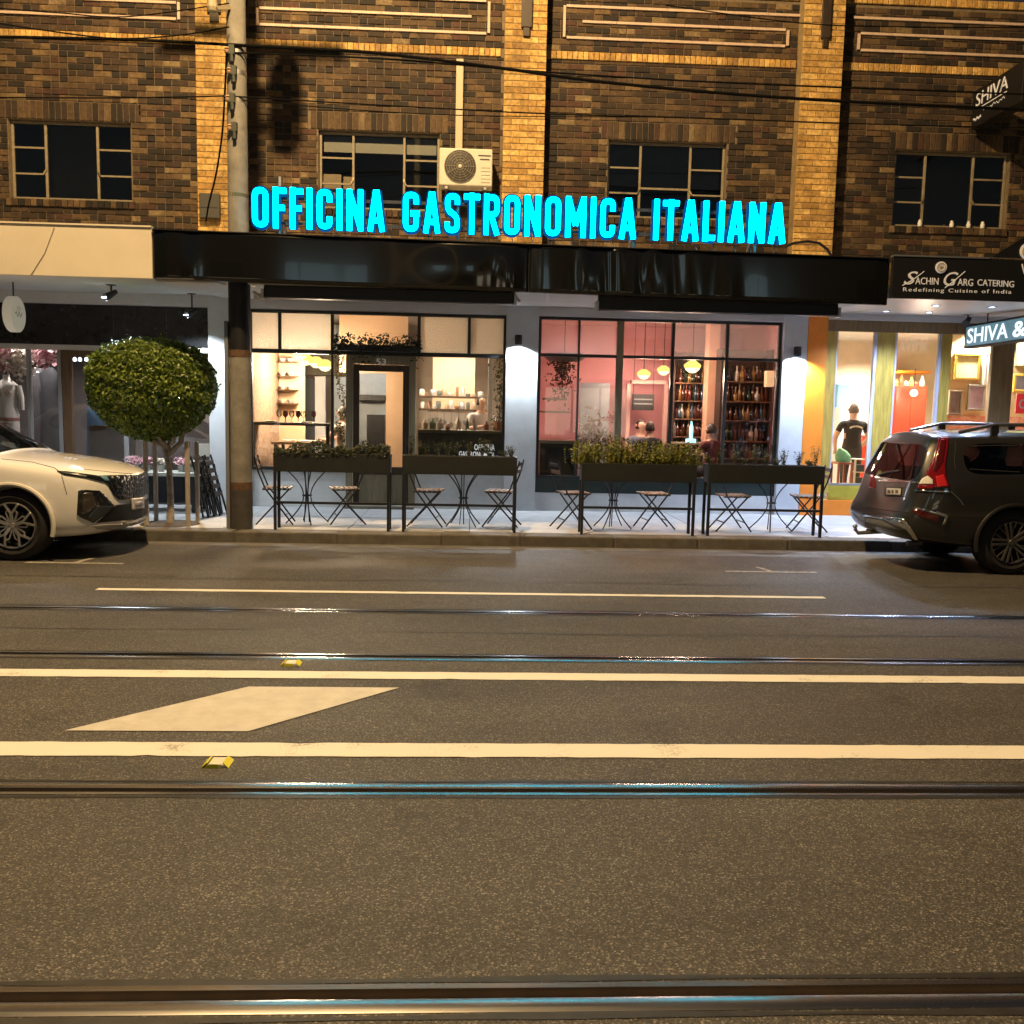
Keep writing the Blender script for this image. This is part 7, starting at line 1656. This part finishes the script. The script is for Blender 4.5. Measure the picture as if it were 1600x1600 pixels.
# ---------------------------------------------------------------- dark estate car (its tail, at the right)
VO = Vector((4.44, 9.98, 0))
def T3(*p): return list(p)
def St(s, *pts): return [(s, p[0], p[1]) for p in pts]
Vr = [T3((.16, 0, .34), (.15, .45, .335), (.04, .47, .42), (.02, .48, .58), (.11, .48, .665), (.19, .47, .93), (.36, .43, 1.36), (.42, .39, 1.45), (.45, 0, 1.48)),
      T3((.24, 0, .31), (.22, .65, .32), (.12, .70, .42), (.10, .725, .58), (.18, .715, .68), (.245, .70, .945), (.405, .585, 1.36), (.48, .52, 1.45), (.52, 0, 1.49)),
      T3((.45, 0, .28), (.45, .74, .29), (.40, .80, .38), (.38, .825, .60), (.38, .82, .78), (.40, .795, 1.0), (.53, .645, 1.36), (.60, .56, 1.45), (.66, 0, 1.50)),
      St(.66, (0, .26), (.75, .26), (.81, .35), (.832, .61), (.828, .80), (.80, 1.02), (.655, 1.375), (.57, 1.465), (0, 1.512)),
      St(.95, (0, .25), (.75, .25), (.81, .34), (.835, .62), (.83, .81), (.80, 1.035), (.66, 1.39), (.575, 1.475), (0, 1.52)),
      St(1.75, (0, .22), (.74, .22), (.805, .30), (.835, .62), (.83, .82), (.80, 1.04), (.665, 1.41), (.58, 1.49), (0, 1.535)),
      St(2.55, (0, .22), (.74, .22), (.805, .30), (.835, .62), (.83, .82), (.80, 1.035), (.66, 1.41), (.57, 1.49), (0, 1.53)),
      St(3.05, (0, .22), (.74, .22), (.805, .30), (.83, .62), (.825, .82), (.795, 1.02), (.63, 1.36), (.54, 1.44), (0, 1.475)),
      St(3.65, (0, .22), (.73, .22), (.80, .30), (.825, .62), (.815, .82), (.785, .97), (.70, 1.01), (.48, 1.04), (0, 1.05)),
      St(4.25, (0, .22), (.70, .22), (.77, .30), (.80, .60), (.79, .78), (.76, .88), (.66, .92), (.45, .95), (0, .96)),
      St(4.62, (0, .26), (.60, .26), (.67, .34), (.70, .58), (.69, .72), (.66, .80), (.56, .83), (.4, .86), (0, .87)),
      St(4.78, (0, .32), (.40, .32), (.46, .40), (.48, .56), (.47, .66), (.45, .70), (.4, .74), (.3, .76), (0, .77))]
est = empty('parked_estate_car', (6.8, 9.98, 0), label='dark grey estate car parked at the right edge, tail towards the restaurant', cat='car', group='parked cars')
M_vp = car_paint('dark_grey_paint', (.026, .026, .025), .33, .35)
o, nm = car_shell(Vr, {(0, 5): 'rear', (3, 5): 'side_q', (4, 5): 'side_q', (5, 5): 'side_b', (6, 5): 'side_c', (7, 6): 'windscreen', (7, 7): 'windscreen'}, {(0, 5): 'rear'}, VO, inset=.014)
vx = (5.67-VO.x, 5.67-VO.x+2.815)
me = cut_arches(o, [((x_, .345), .385, y0, y1) for x_ in vx for (y0, y1) in ((-1.0, -.50), (.50, 1.0))])
bv, parts = split_shell(me, nm, M_vp, G_car2, est, VO); bv_cur = bv
for x_ in vx:
    for s in (-1, 1): wheel(est, (VO.x+x_, VO.y+s*.81, .345), .345, .225, s, 'double', mat('grey_alloy', (.17, .165, .16), .35, metal=.8), rz=.3)
for x_ in vx: arch_trim(est, (VO.x+x_, .345), .395, VO.y-.823, -1, M_plastic, .026)
M_tail = mat('tail_lamp_red', (.17, .005, .006), .12, coat=1, emit=(1, .02, .02), estr=.0)
M_tail2 = mat('tail_lamp_deep', (.07, .004, .005), .15, coat=1)
tl = decal([(1468, 684), (1482, 683), (1481, 700), (1477, 725), (1478, 742), (1484, 762), (1455, 762), (1446, 742), (1456, 720)], bv, 'tail_lamp', M_tail, est, off=.012)
decal([(1470, 688), (1478, 688), (1473, 722), (1462, 738), (1458, 735), (1461, 718)], bv, 'lamp_lens', M_tail2, tl, off=.018, thick=.004)
decal([(1442, 748), (1450, 744), (1457, 750), (1458, 757), (1436, 757)], bv, 'reversing_lens', mat('clear_lens', (.75, .74, .72), .15, coat=1), tl, off=.020, thick=.005)
decal([(1436, 758), (1458, 758), (1460, 764), (1434, 764)], bv, 'brake_lens', M_tail, tl, off=.018, thick=.005)
decal([(1462, 745), (1474, 742), (1481, 760), (1464, 762)], bv, 'brake_lens', mat('bright_red_lens', (.55, .02, .02), .12, coat=1), tl, off=.018, thick=.005)  # brighter red section of the lens, no emission
decal([(1431, 765.5), (1484, 767), (1485, 769.5), (1431, 768)], bv, 'lamp_trim', M_chrome, tl, off=.016, thick=.006)
tl2 = decal([(1361, 742), (1366, 742), (1368, 764), (1358, 762)], bv, 'tail_lamp', M_tail, est, off=.010)
decal([(1372, 750.5), (1436, 753), (1436, 755), (1372, 752.5)], bv, 'tailgate_trim', M_chrome, est, off=.010, thick=.008)
decal([(1383, 760), (1413, 761), (1412, 777), (1382, 775)], bv, 'plate_recess', M_plastic, est, off=.006)
pl = decal([(1387, 763), (1409, 764), (1408, 774), (1386, 773)], bv, 'number_plate', mat('plate_worn', (.42, .41, .39), .5), est, off=.014, thick=.006)
for (a, b_) in ((1389, 1393), (1395, 1398), (1401, 1405)): decal([(a, 766), (b_, 766.2), (b_, 771.2), (a, 771)], bv, 'plate_print', mat('plate_dark', (.06, .06, .06), .5), pl, off=.017, thick=.002, step=3)
decal([(1424, 796), (1438, 795), (1470, 802), (1466, 817), (1450, 812), (1432, 805)], bv, 'bumper_reflector', M_tail2, est, off=.010)
decal([(1424, 794), (1440, 793.5), (1482, 803), (1477, 818), (1471, 820), (1476, 807), (1440, 797)], bv, 'reflector_trim', M_chrome, est, off=.016, thick=.008)
sk = decal([(1352, 805), (1380, 809), (1412, 812), (1420, 822), (1408, 828), (1380, 824), (1356, 818)], bv, 'skid_plate', mat('grey_skid', (.20, .20, .18), .5), est, off=.012)
decal([(1352, 803), (1385, 807), (1414, 810), (1424, 824), (1436, 843), (1432, 845), (1418, 828), (1410, 814), (1380, 811), (1352, 807)], bv, 'skid_trim', M_chrome, sk, off=.020, thick=.010)
crease([(1352, 792), (1400, 799), (1424, 800)], M_gap, 'bumper_gap', est, .006)
crease([(1476, 770), (1470, 785), (1450, 797)], M_gap, 'bumper_gap', est, .004)
crease([(1486, 768), (1500, 781), (1506, 790)], mat('pale_metal_trim', (.3, .3, .3), .3, metal=.5), 'side_moulding', est, .004)  # thin pale metallic line along the body side
crease([(1494, 690), (1491, 720), (1494, 735)], M_gap, 'pillar_gap', est, .004)
crease([(1515, 733), (1560, 736), (1598, 738)], M_gap, 'window_seal', est, .007)
crease([(1514, 697), (1560, 696), (1598, 696)], M_gap, 'window_seal', est, .007)
for s in (-1, 1):
    b = MB(); pts = [(VO.x+.82+k*.28, VO.y+s*.545, 1.515+.055*math.sin(min(1, k/1.2)*1.57)-(0 if k < 8 else .05)) for k in range(9)]; pts[0] = (VO.x+.72, VO.y+s*.545, 1.478)
    b.tube(pts, .019, 8).build('roof_rail', mat('rail_silver', (.4, .38, .36), .3, metal=.9), est, smooth=True)
    for k in (1, 4, 7): MB().box((VO.x+.82+k*.28-.04, VO.y+s*.545-.015, 1.46), (VO.x+.82+k*.28+.04, VO.y+s*.545+.015, pts[k][2])).build('rail_foot', M_black, est)
bb = MB(); bb.tube([bv.ray_cast(CAM, ray(*q).normalized(), 30)[0]-ray(*q).normalized()*.03 for q in ((1372, 742), (1385, 738), (1405, 735))], .010, 6); bb.build('rear_wiper', M_black, est)
MB().tube([(VO.x+.30, VO.y+.1, .33), (VO.x-.02, VO.y+.1, .31), (VO.x-.06, VO.y+.1, .36)], .022, 8).lathe([(0, -.028), (.02, -.02), (.028, 0), (.02, .02), (0, .028)], (VO.x-.06, VO.y+.1, .39), 12).build('tow_bar', mat('tow_steel', (.45, .45, .45), .4, metal=.8), est, smooth=True)
for s in (-1, 1): MB().tube([(VO.x+.42, VO.y+s*.50, .29), (VO.x+.26, VO.y+s*.50, .28)], .03, 14).build('exhaust', mat('dull_pipe', (.12, .12, .12), .5, metal=.6), est, smooth=True)
for s in (-1, 1): seat(est, VO.x+1.55, VO.y+s*.36, .55, 1, M_seat); seat(est, VO.x+2.45, VO.y+s*.36, .52, 1, M_seat)
for x_ in (0,): MB().box((VO.x+.5, VO.y-.55, .62), (VO.x+1.2, VO.y+.55, .66)).build('boot_floor', M_seat, est)
for s in (-1, 1):
    q = MB(); q.hexa([(VO.x+2.95, VO.y+s*.81, .98), (VO.x+3.1, VO.y+s*.83, .98), (VO.x+3.08, VO.y+s*1.0, 1.0), (VO.x+2.97, VO.y+s*1.0, 1.0)], [(VO.x+2.95, VO.y+s*.81, 1.12), (VO.x+3.08, VO.y+s*.83, 1.12), (VO.x+3.05, VO.y+s*1.0, 1.11), (VO.x+2.97, VO.y+s*1.0, 1.11)]); q.build('wing_mirror', M_vp, est, bevel=.025)

# ================================================================ OPPOSITE SIDE OF THE STREET (behind the camera, unseen; lit panes added for the reflections)
nf = tag(MB().box((XL, -14, -.15), (XR, -9.0, FP_Z)).build('near_footpath', M_slab), kind='structure')
opp = empty('opposite_terrace', (0, -12.2, 0), label='dark two storey shop terrace on the near side behind the viewer', cat='building')
OY = -12.2
MB().box((-24, OY-4, FP_Z), (24, OY, 8.2)).build('wall', mat('opposite_render', (.16, .15, .14), .85, var=.2, vscale=2), opp)
MB().box((-24, OY-.02, 3.1), (24, OY+2.4, 3.35)).build('verandah', mat('opposite_verandah', (.12, .12, .12), .7), opp)
E_opp = emit_mat('added_teal_pane', (.55, .78, .82), 1.1); E_opw = emit_mat('added_warm_pane', (1, .82, .58), 1.3)  # glowing panes added to give fascia, glass and car paint something to reflect
M_od = mat('dark_pane', (.01, .012, .014), .1)
for k in range(9):
    x = -20+k*5.0
    w1 = MB().box((x-.95, OY+.002, 4.6), (x+.95, OY+.06, 6.9)).build('window', M_frame, opp)
    for s in (-1, 1): MB().box((x+s*.46-.42, OY+.061, 4.7), (x+s*.46+.42, OY+.066, 6.8)).build('pane', E_opp if k in (3, 4, 6) else M_od, w1)
    w2 = MB().box((x-1.9, OY+.002, .5), (x+1.9, OY+.06, 2.9)).build('shop_window', M_dkframe, opp)
    for s in (-1, 0, 1): MB().box((x+s*1.22-.56, OY+.061, .6), (x+s*1.22+.56, OY+.066, 2.8)).build('pane', E_opw if k in (2, 5) else M_od, w2)
